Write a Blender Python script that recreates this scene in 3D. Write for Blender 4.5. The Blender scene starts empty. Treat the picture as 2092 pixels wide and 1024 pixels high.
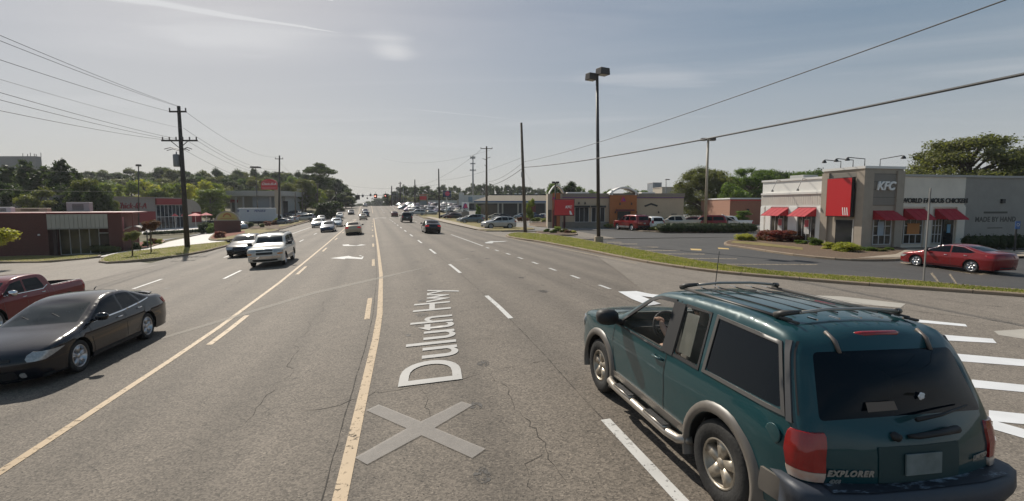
import bpy, bmesh, math, random
import numpy as np
from math import sin, cos, pi, radians, sqrt, atan2
from mathutils import Vector, Matrix
from mathutils.geometry import delaunay_2d_cdt
SC = bpy.context.scene; C = SC.collection
# ---------------------------------------------------------------- camera, light
FOC, HY, H = 1020., 421., 2.7
PT = atan2(512 - HY, FOC); TH = radians(-12.)
cam = bpy.data.cameras.new('camera'); camo = bpy.data.objects.new('camera', cam); C.objects.link(camo)
cam.lens = FOC / 2092 * 36; cam.sensor_width = 36; cam.clip_start = .1; cam.clip_end = 6000
camo.location = (0, 0, H); camo.rotation_euler = (pi / 2 - PT, 0, 0); SC.camera = camo
SUN_AZ, SUN_EL = radians(-32.5), radians(40)
sun = bpy.data.lights.new('sun', 'SUN'); sun.energy = 4.6; sun.angle = radians(.55); sun.color = (1, .93, .82)
suno = bpy.data.objects.new('sun', sun); C.objects.link(suno)
sd = Vector((sin(SUN_AZ) * cos(SUN_EL), cos(SUN_AZ) * cos(SUN_EL), sin(SUN_EL)))
suno.rotation_euler = sd.to_track_quat('Z', 'Y').to_euler()
SC.view_settings.view_transform = 'Standard'; SC.view_settings.look = 'None'; SC.view_settings.exposure = .0
SC.view_settings.gamma = 1
W = bpy.data.worlds.new('World'); SC.world = W; W.use_nodes = True
def world():
    nt = W.node_tree; N = nt.nodes; Lk = nt.links; N.clear()
    def n(t, **k):
        x = N.new(t)
        for a, b in k.items(): setattr(x, a, b)
        return x
    out = n('ShaderNodeOutputWorld'); bg = n('ShaderNodeBackground'); bg.inputs[1].default_value = .1
    sky = n('ShaderNodeTexSky', sky_type='NISHITA', sun_disc=False, sun_elevation=SUN_EL, sun_rotation=SUN_AZ,
            altitude=300, air_density=1.0, dust_density=2.2, ozone_density=1.5)
    hs = n('ShaderNodeHueSaturation'); hs.inputs['Saturation'].default_value = 1.42; hs.inputs['Value'].default_value = SKYV
    Lk.new(sky.outputs[0], hs.inputs['Color'])
    gm = n('ShaderNodeGamma'); gm.inputs[1].default_value = SKYG; Lk.new(hs.outputs[0], gm.inputs[0])
    sc = n('ShaderNodeVectorMath', operation='SCALE'); sc.inputs['Scale'].default_value = SKYM; Lk.new(gm.outputs[0], sc.inputs[0])
    tc = n('ShaderNodeTexCoord'); sep = n('ShaderNodeSeparateXYZ'); Lk.new(tc.outputs['Generated'], sep.inputs[0])
    def m(op, a, b=None, c=None, clamp=False):
        x = n('ShaderNodeMath', operation=op, use_clamp=clamp)
        for i, v in enumerate((a, b, c)):
            if v is None: continue
            if isinstance(v, (int, float)): x.inputs[i].default_value = v
            else: Lk.new(v, x.inputs[i])
        return x.outputs[0]
    z = m('MAXIMUM', sep.outputs[2], .02)
    u = m('DIVIDE', sep.outputs[0], z); v = m('DIVIDE', sep.outputs[1], z)
    cb = n('ShaderNodeCombineXYZ'); Lk.new(u, cb.inputs[0]); Lk.new(v, cb.inputs[1])
    def noise(scale, rot, st, det, off=0, dist=0):
        mp = n('ShaderNodeMapping'); mp.inputs['Rotation'].default_value = (0, 0, rot); mp.inputs['Scale'].default_value = (scale * st, scale, 1)
        mp.inputs['Location'].default_value = (off, off, 0); Lk.new(cb.outputs[0], mp.inputs[0])
        t = n('ShaderNodeTexNoise'); t.inputs['Scale'].default_value = 1; t.inputs['Detail'].default_value = det; t.inputs['Distortion'].default_value = dist
        Lk.new(mp.outputs[0], t.inputs['Vector']); return t.outputs[0]
    def rr(x, a, b):
        k = n('ShaderNodeMapRange'); k.interpolation_type = 'SMOOTHSTEP'
        k.inputs[1].default_value = a; k.inputs[2].default_value = b; Lk.new(x, k.inputs[0]); return k.outputs[0]
    cir = m('MULTIPLY', rr(noise(.7, .5, .3, 8, 3.1, 1.2), .46, .8), .36)
    veil = m('MULTIPLY', rr(noise(.16, .9, .6, 3, 7.7), .4, .75), .22)
    # contrails: bands about straight lines in the cloud plane (u,v)
    wig = noise(2.5, 0, 1, 4, 1.3)
    def trail(p, q, w, amp):
        p = Vector(p); q = Vector(q); dd = q - p; Lh = dd.length; dd /= Lh
        du = m('SUBTRACT', u, p.x); dv = m('SUBTRACT', v, p.y)
        al = m('ADD', m('MULTIPLY', du, dd.x), m('MULTIPLY', dv, dd.y))
        pr = m('ADD', m('MULTIPLY', du, -dd.y), m('MULTIPLY', dv, dd.x))
        pr = m('ABSOLUTE', m('ADD', pr, m('MULTIPLY', m('SUBTRACT', wig, .5), w * 1.2)))
        f = m('DIVIDE', al, Lh)
        wd = m('MULTIPLY', m('SUBTRACT', 1.06, f, clamp=True), w)
        core = m('SUBTRACT', 1, m('DIVIDE', pr, m('MAXIMUM', wd, .001)), clamp=True)
        g = m('MULTIPLY', rr(f, -.35, .1), m('SUBTRACT', 1, rr(f, .9, 1.02)))
        return m('MULTIPLY', m('MULTIPLY', rr(core, 0, .8), g), amp)
    def uv(px, py):
        r = ray(px, py); return (r[0] / r[2], r[1] / r[2])
    t1 = trail(uv(230, -8), uv(700, 68), .085, .9)
    t3 = trail(uv(640, -12), uv(684, 3), .05, .7)
    t2 = trail(uv(880, 227), uv(1090, 248), .035, .4)
    def puff(px, py, r, amp, st=1.):
        a, b = uv(px, py)
        du = m('DIVIDE', m('SUBTRACT', u, a), r); dv = m('DIVIDE', m('SUBTRACT', v, b), r * st)
        d = m('SQRT', m('ADD', m('MULTIPLY', du, du), m('MULTIPLY', dv, dv)))
        d = m('ADD', d, m('MULTIPLY', m('SUBTRACT', noise(2.2, .6, .3, 5, 5.5, 1.0), .5), 2.2))
        return m('MULTIPLY', m('SUBTRACT', 1, rr(d, .2, 1.1)), amp)
    p1 = puff(805, 105, .2, .6, 1.9); p2 = puff(1320, 165, .6, .22, .8); p3 = puff(500, 75, .6, .4, .7)
    tot = m('ADD', m('ADD', m('ADD', cir, veil), m('ADD', t1, t3)), m('ADD', m('ADD', t2, p1), m('ADD', p2, p3)), clamp=True)
    tot = m('MULTIPLY', tot, rr(sep.outputs[2], .04, .2))
    mx = n('ShaderNodeMix', data_type='RGBA'); mx.inputs['B'].default_value = (6.9, 6.95, 7.1, 1)
    hz = n('ShaderNodeMix', data_type='RGBA'); hz.inputs['B'].default_value = (5.9, 6.0, 6.15, 1); Lk.new(sc.outputs[0], hz.inputs['A'])
    Lk.new(m('MULTIPLY', m('SUBTRACT', 1, rr(sep.outputs[2], -.02, .38)), .62), hz.inputs['Factor'])
    Lk.new(tot, mx.inputs['Factor']); Lk.new(hz.outputs['Result'], mx.inputs['A'])
    Lk.new(mx.outputs['Result'], bg.inputs[0]); Lk.new(bg.outputs[0], out.inputs[0])
SKYV, SKYG, SKYM = 1.0, .5, 1.62
# ---------------------------------------------------------------- terrain
CT = [(0, 0), (12, 0), (20, -.33), (30, -.93), (40, -1.55), (48, -2.07), (63, -3.02), (80, -4.1), (120, -6.6), (200, -12.2), (400, -28), (900, -68)]
BP = [(-26, -1.6), (-17, -.85), (-14, -.66), (-4, -.19), (2.5, .12), (7, 0), (11, -.15), (16, -.2)]
def lerp(T, s):
    if s <= T[0][0]: return T[0][1]
    for a, b in zip(T, T[1:]):
        if s <= b[0]: return a[1] + (b[1] - a[1]) * (s - a[0]) / (b[0] - a[0])
    return T[-1][1]
def sm(a, b, x):
    t = max(0, min(1, (x - a) / (b - a))); return t * t * (3 - 2 * t)
cT, sT = cos(TH), sin(TH)
def SD(x, y):
    s = x * sT + y * cT; return s, x * cT - y * sT - lerp(CT, s)
def XY(s, d):
    dp = d + lerp(CT, s); return dp * cT + s * sT, -dp * sT + s * cT
def Z(x, y):
    s, d = SD(x, y)
    return lerp(BP, d) * (1 - sm(115, 200, s)) + 2.7 * sm(105, 205, s) - 3 * sm(205, 330, s) + 9 * sm(42, 140, -d) * sm(60, 200, s) + 14 * sm(120, 300, -d)
def tang(s):
    a = XY(s - 2, 0); b = XY(s + 2, 0); return atan2(b[1] - a[1], b[0] - a[0])
def ray(px, py):
    v = (py - 512) / FOC
    return (px - 1046) / FOC, cos(PT) - sin(PT) * v, -(sin(PT) + cos(PT) * v)
def at(px, py, z=None):
    r = ray(px, py); zz = 0 if z is None else z
    for i in range(40):
        t = (zz - H) / r[2]; x, y = r[0] * t, r[1] * t
        if z is not None: break
        zz = .5 * zz + .5 * Z(x, y)
    return Vector((x, y, zz))
def up(px, py, Y):
    r = ray(px, py); t = Y / r[1]; return Vector((r[0] * t, Y, H + r[2] * t))
world()
# ---------------------------------------------------------------- materials
MATS = {}
def P(name, col, rough=.6, metal=0., coat=0., var=.0, vscale=3., bump=0., bscale=20., spec=.5, trans=0., emit=None, alpha=1., rnd=0., var2=None, c2=None):
    if name in MATS: return MATS[name]
    m = bpy.data.materials.new(name); m.use_nodes = True; nt = m.node_tree; b = nt.nodes['Principled BSDF']; Lk = nt.links
    col = tuple(col) + (1,) if len(col) == 3 else col
    b.inputs['Base Color'].default_value = col; b.inputs['Roughness'].default_value = rough; b.inputs['Metallic'].default_value = metal
    b.inputs['Coat Weight'].default_value = coat; b.inputs['Coat Roughness'].default_value = .04; b.inputs['Specular IOR Level'].default_value = spec
    b.inputs['Alpha'].default_value = alpha
    if emit: b.inputs['Emission Color'].default_value = tuple(emit[:3]) + (1,); b.inputs['Emission Strength'].default_value = emit[3]
    if trans: b.inputs['Transmission Weight'].default_value = trans
    tc = nt.nodes.new('ShaderNodeTexCoord')
    last = None
    if var or c2:
        t = nt.nodes.new('ShaderNodeTexNoise'); t.inputs['Scale'].default_value = vscale; t.inputs['Detail'].default_value = 5; t.inputs['Roughness'].default_value = .6
        Lk.new(tc.outputs['Object'], t.inputs['Vector'])
        mr = nt.nodes.new('ShaderNodeMapRange'); mr.inputs[1].default_value = .3; mr.inputs[2].default_value = .7; Lk.new(t.outputs[0], mr.inputs[0])
        mx = nt.nodes.new('ShaderNodeMix'); mx.data_type = 'RGBA'
        mx.inputs['A'].default_value = tuple(max(0, c * (1 - var)) for c in col[:3]) + (1,)
        mx.inputs['B'].default_value = (tuple(c2) + (1,)) if c2 else tuple(min(1, c * (1 + var)) for c in col[:3]) + (1,)
        Lk.new(mr.outputs[0], mx.inputs['Factor']); last = mx.outputs['Result']
    if rnd:
        oi = nt.nodes.new('ShaderNodeObjectInfo'); hs = nt.nodes.new('ShaderNodeHueSaturation')
        r1 = nt.nodes.new('ShaderNodeMapRange'); r1.inputs[3].default_value = 1 - rnd; r1.inputs[4].default_value = 1 + rnd; Lk.new(oi.outputs['Random'], r1.inputs[0])
        Lk.new(r1.outputs[0], hs.inputs['Value'])
        r2 = nt.nodes.new('ShaderNodeMapRange'); r2.inputs[3].default_value = .5 + rnd * .06; r2.inputs[4].default_value = .5 - rnd * .06; Lk.new(oi.outputs['Random'], r2.inputs[0])
        Lk.new(r2.outputs[0], hs.inputs['Hue'])
        if last: Lk.new(last, hs.inputs['Color'])
        else: hs.inputs['Color'].default_value = col
        last = hs.outputs[0]
    if last: Lk.new(last, b.inputs['Base Color'])
    if bump:
        t2 = nt.nodes.new('ShaderNodeTexNoise'); t2.inputs['Scale'].default_value = bscale; t2.inputs['Detail'].default_value = 4
        Lk.new(tc.outputs['Object'], t2.inputs['Vector']); bp = nt.nodes.new('ShaderNodeBump'); bp.inputs['Strength'].default_value = bump; bp.inputs['Distance'].default_value = .02
        Lk.new(t2.outputs[0], bp.inputs['Height']); Lk.new(bp.outputs[0], b.inputs['Normal'])
    MATS[name] = m; return m
def leafmat(name, col, c2, rnd=.12):
    if name in MATS: return MATS[name]
    m = P(name, col, .55, c2=c2, var=.25, vscale=1.3, rnd=rnd, spec=.25)
    nt = m.node_tree; b = nt.nodes['Principled BSDF']; out = nt.nodes['Material Output']
    tr = nt.nodes.new('ShaderNodeBsdfTranslucent'); mx = nt.nodes.new('ShaderNodeMixShader'); mx.inputs[0].default_value = .45
    src = b.inputs['Base Color'].links[0].from_socket
    g = nt.nodes.new('ShaderNodeMix'); g.data_type = 'RGBA'; g.blend_type = 'MULTIPLY'; g.inputs['Factor'].default_value = 1; g.inputs['B'].default_value = (1.5, 1.6, .7, 1)
    nt.links.new(src, g.inputs['A']); nt.links.new(g.outputs['Result'], tr.inputs[0])
    nt.links.new(b.outputs[0], mx.inputs[1]); nt.links.new(tr.outputs[0], mx.inputs[2]); nt.links.new(mx.outputs[0], out.inputs[0])
    return m
# ---------------------------------------------------------------- mesh helpers
class MB:
    def __init__(s): s.v = []; s.f = []; s.mi = []
    def add(s, vs, fs, mi=0):
        o = len(s.v); s.v += [tuple(v) for v in vs]; s.f += [tuple(i + o for i in f) for f in fs]; s.mi += [mi] * len(fs); return s
    def box(s, c, size, rot=None, mi=0, taper=1.):
        x, y, z = [a / 2 for a in size]; vs = []
        for k in (-1, 1):
            t = taper if k > 0 else 1
            for i, j in ((-1, -1), (1, -1), (1, 1), (-1, 1)): vs.append(Vector((i * x * t, j * y * t, k * z)))
        if rot is not None:
            R = Matrix.Rotation(rot, 3, 'Z') if isinstance(rot, (int, float)) else rot
            vs = [R @ v for v in vs]
        c = Vector(c)
        return s.add([v + c for v in vs], [(3, 2, 1, 0), (4, 5, 6, 7), (0, 1, 5, 4), (1, 2, 6, 5), (2, 3, 7, 6), (3, 0, 4, 7)], mi)
    def tube(s, pts, r, n=8, mi=0, caps=True):
        pts = [Vector(p) for p in pts]; R = r if isinstance(r, (list, tuple)) else [r] * len(pts); rings = []
        for i, p in enumerate(pts):
            d = (pts[min(i + 1, len(pts) - 1)] - pts[max(i - 1, 0)]).normalized()
            a = d.cross(Vector((0, 0, 1)));  a = d.cross(Vector((1, 0, 0))) if a.length < .1 else a
            a.normalize(); b = d.cross(a)
            rings.append([p + (a * cos(2 * pi * k / n) + b * sin(2 * pi * k / n)) * R[i] for k in range(n)])
        fs = [(i * n + k, i * n + (k + 1) % n, (i + 1) * n + (k + 1) % n, (i + 1) * n + k) for i in range(len(pts) - 1) for k in range(n)]
        if caps: fs += [tuple(range(n))[::-1], tuple((len(pts) - 1) * n + k for k in range(n))]
        return s.add([v for r_ in rings for v in r_], fs, mi)
    def lathe(s, prof, n=24, axis='z', c=(0, 0, 0), mi=0):
        c = Vector(c); vs = []
        for r, h in prof:
            for k in range(n):
                a = 2 * pi * k / n; x, y = r * cos(a), r * sin(a)
                vs.append(c + (Vector((x, y, h)) if axis == 'z' else Vector((x, h, y)) if axis == 'y' else Vector((h, x, y))))
        fs = [(i * n + k, i * n + (k + 1) % n, (i + 1) * n + (k + 1) % n, (i + 1) * n + k) for i in range(len(prof) - 1) for k in range(n)]
        return s.add(vs, fs, mi)
    def prism(s, poly, a, b, f=None, mi=0):
        """poly: 2D points; f(u,v,w) maps to 3D, w from a to b"""
        f = f or (lambda u, v, w: (u, v, w)); n = len(poly)
        vs = [f(u, v, a) for u, v in poly] + [f(u, v, b) for u, v in poly]
        return s.add(vs, [tuple(range(n))[::-1], tuple(range(n, 2 * n))] + [(i, (i + 1) % n, n + (i + 1) % n, n + i) for i in range(n)], mi)
    def mesh(s, name, mats, smooth=False, fix=True, merge=0, bev=0):
        used = sorted({i for f in s.f for i in f})
        if len(used) < len(s.v): mp = {o: n for n, o in enumerate(used)}; s.v = [s.v[i] for i in used]; s.f = [tuple(mp[i] for i in f) for f in s.f]
        me = bpy.data.meshes.new(name); me.from_pydata([tuple(v) for v in s.v], [], s.f)
        mats = mats if isinstance(mats, (list, tuple)) else [mats]
        for m in mats: me.materials.append(m)
        me.polygons.foreach_set('material_index', s.mi)
        if fix or merge or bev:
            bm = bmesh.new(); bm.from_mesh(me)
            if merge: bmesh.ops.remove_doubles(bm, verts=bm.verts, dist=merge)
            if bev:
                ed = [e for e in bm.edges if len(e.link_faces) == 2 and e.calc_face_angle(0) > .6]
                bmesh.ops.bevel(bm, geom=ed, offset=bev, segments=2, affect='EDGES', profile=.6)
            if fix: bmesh.ops.recalc_face_normals(bm, faces=bm.faces)
            bm.to_mesh(me); bm.free()
        if smooth: me.polygons.foreach_set('use_smooth', [True] * len(me.polygons))
        me.update(); return me
    def build(s, name, mats, parent=None, smooth=False, loc=None, **k):
        return ob(name, s.mesh(name, mats, smooth, **k), parent, loc)
def ob(name, me, parent=None, loc=None):
    o = bpy.data.objects.new(name, me); C.objects.link(o)
    if parent: o.parent = parent
    if loc is not None: o.location = loc
    return o
def tag(o, label, cat, group=None):
    o['label'] = label; o['category'] = cat
    if group: o['group'] = group
    return o
def thing(name, label, cat, loc=(0, 0, 0), rz=0, group=None):
    o = bpy.data.objects.new(name, None); C.objects.link(o); o.location = loc; o.rotation_euler = (0, 0, rz); o.empty_display_size = .2
    return tag(o, label, cat, group)
def struct(o, kind='structure'): o['kind'] = kind; return o
def dup(o, parent=None):
    c = o.copy(); C.objects.link(c)
    if parent: c.parent = parent
    for ch in o.children: dup(ch, c)
    return c
def chaikin(pts, n=2, closed=False, k=.25):
    pts = [tuple(p) for p in pts]
    for _ in range(n):
        q = [] if closed else [pts[0]]
        m = len(pts)
        for i in range(m if closed else m - 1):
            a, b = pts[i], pts[(i + 1) % m]
            q.append(tuple(x * (1 - k) + y * k for x, y in zip(a, b))); q.append(tuple(x * k + y * (1 - k) for x, y in zip(a, b)))
        if not closed: q.append(pts[-1])
        pts = q
    return pts
def dense(pts, step, closed=False):
    out = []; m = len(pts)
    for i in range(m if closed else m - 1):
        a, b = pts[i], pts[(i + 1) % m]; L = sqrt(sum((x - y) ** 2 for x, y in zip(a, b))); n = max(1, int(L / step + .5))
        out += [tuple(x + (y - x) * j / n for x, y in zip(a, b)) for j in range(n)]
    if not closed: out.append(pts[-1])
    return out
def inside(p, poly):
    x, y = p; c = False; j = len(poly) - 1
    for i in range(len(poly)):
        xi, yi = poly[i]; xj, yj = poly[j]
        if (yi > y) != (yj > y) and x < (xj - xi) * (y - yi) / (yj - yi) + xi: c = not c
        j = i
    return c
def segd(p, P0):
    """distance of points p (n,2) to polyline P0 (m,2)"""
    p = np.asarray(p, float); P0 = np.asarray(P0, float); a = P0[:-1][None]; b = P0[1:][None]; q = p[:, None]
    ab = b - a; t = np.clip(((q - a) * ab).sum(2) / np.maximum((ab ** 2).sum(2), 1e-12), 0, 1)
    return np.sqrt((((a + ab * t[..., None]) - q) ** 2).sum(2)).min(1)
def cdt(outline, regions=(), extra=(), margin=.02):
    """triangulate outline with regions; returns verts, faces, tag (-1 or region index)"""
    vs = []; fs = []
    for poly in [outline] + list(regions):
        o = len(vs); vs += [Vector((p[0], p[1])) for p in poly]; fs.append(list(range(o, o + len(poly))))
    if len(extra):
        ex = list(np.array(extra)[insides(np.array(extra), outline)])
        if ex:
            keep = np.ones(len(ex), bool)
            for poly in [outline] + list(regions):
                keep &= segd(ex, list(poly) + [poly[0]]) > margin
            vs += [Vector(e) for e, k in zip(ex, keep) if k]
    r = delaunay_2d_cdt(vs, [], fs, 0, 1e-6, False)
    V, F = r[0], r[2]; of = []; tg = []
    if not F: return [tuple(v) for v in V], [], []
    ce = np.array([[sum(V[i][k] for i in f) / len(f) for k in (0, 1)] for f in F])
    io = insides(ce, outline); ir = [insides(ce, g) for g in regions]
    for n, f in enumerate(F):
        if not io[n]: continue
        k = [i for i in range(len(regions)) if ir[i][n]]; of.append(tuple(f)); tg.append(max(k) if k else -1)
    return [tuple(v) for v in V], of, tg
def insides(P_, poly):
    x, y = P_[:, 0], P_[:, 1]; c = np.zeros(len(P_), bool); j = len(poly) - 1
    for i in range(len(poly)):
        xi, yi = poly[i][0], poly[i][1]; xj, yj = poly[j][0], poly[j][1]
        if yi != yj: c ^= ((yi > y) != (yj > y)) & (x < (xj - xi) * (y - yi) / (yj - yi) + xi)
        j = i
    return c
def grid(poly, step):
    xs = [p[0] for p in poly]; ys = [p[1] for p in poly]
    sx, sy = step if isinstance(step, (tuple, list)) else (step, step)
    return [(x, y) for x in np.arange(min(xs) + sx * .37, max(xs), sx) for y in np.arange(min(ys) + sy * .41, max(ys), sy)]
def text(s, size, mat, name='lettering', parent=None, M=None, depth=.01, shear=0, bold=0, align='CENTER', spacing=1.):
    cu = bpy.data.curves.new(name, 'FONT'); cu.body = s; cu.size = size; cu.extrude = depth; cu.shear = shear; cu.offset = bold; cu.align_x = align; cu.align_y = 'CENTER'
    cu.space_character = spacing; cu.resolution_u = 4
    t = bpy.data.objects.new('tmp', cu); C.objects.link(t); dg = bpy.context.evaluated_depsgraph_get(); dg.update()
    me = bpy.data.meshes.new_from_object(t.evaluated_get(dg)); bpy.data.objects.remove(t); me.name = name
    me.materials.clear(); me.materials.append(mat)
    if M is not None: me.transform(M)
    return ob(name, me, parent)
# ---------------------------------------------------------------- ground sheets
def sheet(name, poly, off, mat, step=3., parent=None, kerb=0., kmat=None, kw=.16, kind='structure', regions=None):
    """poly in world XY laid on the terrain, UV = (s,d). kerb>0 raises it with a vertical face"""
    V, F, T = cdt(poly, [], grid(poly, step), margin=step * .2)
    me = bpy.data.meshes.new(name); me.from_pydata([(x, y, Z(x, y) + off + kerb) for x, y in V], [], F); me.materials.append(mat)
    bm = bmesh.new(); bm.from_mesh(me)
    for f in bm.faces:
        if f.normal.z < 0: f.normal_flip()
    bm.to_mesh(me); bm.free()
    uv = me.uv_layers.new(name='UVMap')
    for l in me.loops:
        v = me.vertices[l.vertex_index].co; uv.data[l.index].uv = SD(v.x, v.y)
    me.polygons.foreach_set('use_smooth', [True] * len(me.polygons))
    o = struct(ob(name, me, parent), kind)
    return o
def kerb(name, line, w, h, mat, closed=False, step=1.2):
    """kerb stone ribbon of width w along world polyline (outer edge=line), height h, inner side to the left"""
    pts = dense(line, step, closed); n = len(pts); mb = MB(); rows = []
    for i, p in enumerate(pts):
        a = Vector(pts[(i - 1) % n] if closed else pts[max(i - 1, 0)]); b = Vector(pts[(i + 1) % n] if closed else pts[min(i + 1, n - 1)])
        t = (b - a).normalized(); nr = Vector((-t.y, t.x)); q = Vector(p) + nr * w; z = Z(*p)
        rows.append([(p[0], p[1], z - .1), (p[0] - nr.x * -.0, p[1], z + h * .8), (p[0] + nr.x * .03, p[1] + nr.y * .03, z + h), (q.x, q.y, z + h), (q.x, q.y, z - .1)])
    vs = [v for r in rows for v in r]; fs = []
    for i in range(n if closed else n - 1):
        j = (i + 1) % n
        for k in range(4): fs.append((i * 5 + k, j * 5 + k, j * 5 + k + 1, i * 5 + k + 1))
    if not closed: fs += [(0, 1, 2, 3, 4), tuple((n - 1) * 5 + k for k in (4, 3, 2, 1, 0))]
    mb.add(vs, fs); k = struct(mb.build(name, mat)); jt = MB(); J = P('joint_dark', (.06, .05, .04), .9)
    for i in range(1, n - 1, max(2, int(3 / step))):
        p = Vector(pts[i]); t = (Vector(pts[i + 1]) - Vector(pts[i - 1])).normalized()
        if p.length > 60: continue
        jt.box((p.x - t.y * w / 2, p.y + t.x * w / 2, Z(*pts[i]) + h / 2 - .02), (.014, w + .006, h + .048), atan2(t.y, t.x))
    if jt.v: jt.build('kerb_joint', J, k)
    return k
def ribbon(mb, pts, w, off, step=1.5):
    """flat strip of width w along world polyline"""
    pts = dense(pts, step); rows = []
    for i, p in enumerate(pts):
        t = (Vector(pts[min(i + 1, len(pts) - 1)]) - Vector(pts[max(i - 1, 0)])).normalized(); n = Vector((-t.y, t.x)) * w / 2
        for k in (-1, 1):
            x, y = p[0] + n.x * k, p[1] + n.y * k; rows.append((x, y, Z(x, y) + off))
    mb.add(rows, [(2 * i, 2 * i + 1, 2 * i + 3, 2 * i + 2)[::-1] for i in range(len(pts) - 1)])
def px_poly(pl): return [tuple(at(*p)[:2]) for p in pl]
# ---------------------------------------------------------------- ground materials
def asphalt(name, c1, c2, agg=.35, tracks=0., rough=.8, cracks=True):
    m = bpy.data.materials.new(name); m.use_nodes = True; nt = m.node_tree; b = nt.nodes['Principled BSDF']; Lk = nt.links
    def n(t, **k):
        x = nt.nodes.new(t)
        for a, v in k.items(): setattr(x, a, v)
        return x
    tc = n('ShaderNodeTexCoord'); uv = n('ShaderNodeUVMap')
    def noise(scale, det=4, src='Object', rough_=.6, dist=0):
        t = n('ShaderNodeTexNoise'); t.inputs['Scale'].default_value = scale; t.inputs['Detail'].default_value = det; t.inputs['Roughness'].default_value = rough_; t.inputs['Distortion'].default_value = dist
        Lk.new(tc.outputs[src] if isinstance(src, str) else src, t.inputs['Vector']); return t.outputs[0]
    def ramp(x, a, b_, lo=0., hi=1.):
        k = n('ShaderNodeMapRange'); k.inputs[1].default_value = a; k.inputs[2].default_value = b_; k.inputs[3].default_value = lo; k.inputs[4].default_value = hi; Lk.new(x, k.inputs[0]); return k.outputs[0]
    def math_(op, a, b_=None):
        x = n('ShaderNodeMath', operation=op)
        for i, v in enumerate((a, b_)):
            if v is None: continue
            if isinstance(v, (int, float)): x.inputs[i].default_value = v
            else: Lk.new(v, x.inputs[i])
        return x.outputs[0]
    mp = n('ShaderNodeMapping'); mp.inputs['Scale'].default_value = (.035, 1, 1); Lk.new(uv.outputs[0], mp.inputs[0])
    streak = noise(1.1, 5, mp.outputs[0])
    big = noise(.22, 5); med = noise(3., 6); fine = noise(55, 3, rough_=.7)
    vo = n('ShaderNodeTexVoronoi'); vo.inputs['Scale'].default_value = 52; Lk.new(tc.outputs['Object'], vo.inputs['Vector'])
    vcol = n('ShaderNodeSeparateColor'); Lk.new(vo.outputs['Color'], vcol.inputs[0])
    f = math_('ADD', math_('MULTIPLY', ramp(big, .3, .7), .45), math_('MULTIPLY', ramp(streak, .3, .7), .55))
    mx = n('ShaderNodeMix', data_type='RGBA'); mx.inputs['A'].default_value = (*c1, 1); mx.inputs['B'].default_value = (*c2, 1); Lk.new(f, mx.inputs['Factor'])
    val = math_('ADD', 1 - agg / 2 - .1, math_('ADD', math_('MULTIPLY', vcol.outputs[0], agg), math_('MULTIPLY', ramp(med, .3, .7), .2)))
    val = math_('ADD', val, ramp(fine, .3, .7, -.16, .16))
    # bright and dark stones
    val = math_('ADD', val, ramp(vcol.outputs[1], .93, .99, 0, .5))
    val = math_('SUBTRACT', val, ramp(vcol.outputs[2], .9, .98, 0, .3))
    if tracks:
        sp = n('ShaderNodeSeparateXYZ'); Lk.new(uv.outputs[0], sp.inputs[0])
        # wheel paths either side of each lane's centre: period half a lane
        a = math_('ADD', sp.outputs[1], -.85); w = math_('COSINE', math_('MULTIPLY', a, 2 * pi / 1.55))
        lane = math_('MULTIPLY', ramp(w, -1, 1, 0, 1), ramp(streak, .35, .65, .3, 1))
        val = math_('MULTIPLY', val, math_('SUBTRACT', 1, math_('MULTIPLY', lane, tracks)))
        oil = math_('COSINE', math_('MULTIPLY', a, 2 * pi / 3.1))
        val = math_('MULTIPLY', val, math_('SUBTRACT', 1, math_('MULTIPLY', ramp(oil, .75, 1, 0, tracks * .7), ramp(noise(.6, 4, mp.outputs[0]), .35, .65))))
    if cracks:
        ns = n('ShaderNodeTexNoise'); ns.inputs['Scale'].default_value = 1.6; ns.inputs['Detail'].default_value = 6; Lk.new(tc.outputs['Object'], ns.inputs['Vector'])
        va = n('ShaderNodeVectorMath', operation='SCALE'); Lk.new(ns.outputs['Color'], va.inputs[0]); va.inputs['Scale'].default_value = .9
        vb = n('ShaderNodeVectorMath', operation='ADD'); Lk.new(tc.outputs['Object'], vb.inputs[0]); Lk.new(va.outputs[0], vb.inputs[1])
        v2 = n('ShaderNodeTexVoronoi', feature='DISTANCE_TO_EDGE'); v2.inputs['Scale'].default_value = .22; Lk.new(vb.outputs[0], v2.inputs['Vector'])
        cr = ramp(v2.outputs['Distance'], 0, .0022, 1, 0); cr = math_('MULTIPLY', cr, ramp(noise(.35, 3), .5, .58))
        val = math_('MULTIPLY', val, math_('SUBTRACT', 1, math_('MULTIPLY', cr, .6)))
    sc = n('ShaderNodeMix', data_type='RGBA', blend_type='MULTIPLY'); sc.inputs['Factor'].default_value = 1
    cv = n('ShaderNodeCombineColor'); [Lk.new(val, cv.inputs[i]) for i in range(3)]
    Lk.new(mx.outputs['Result'], sc.inputs['A']); Lk.new(cv.outputs[0], sc.inputs['B']); Lk.new(sc.outputs['Result'], b.inputs['Base Color'])
    b.inputs['Roughness'].default_value = rough; b.inputs['Specular IOR Level'].default_value = .45
    bp = n('ShaderNodeBump'); bp.inputs['Strength'].default_value = .55; bp.inputs['Distance'].default_value = .004
    Lk.new(math_('ADD', vo.outputs['Distance'], fine), bp.inputs['Height']); Lk.new(bp.outputs[0], b.inputs['Normal'])
    MATS[name] = m; return m
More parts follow.
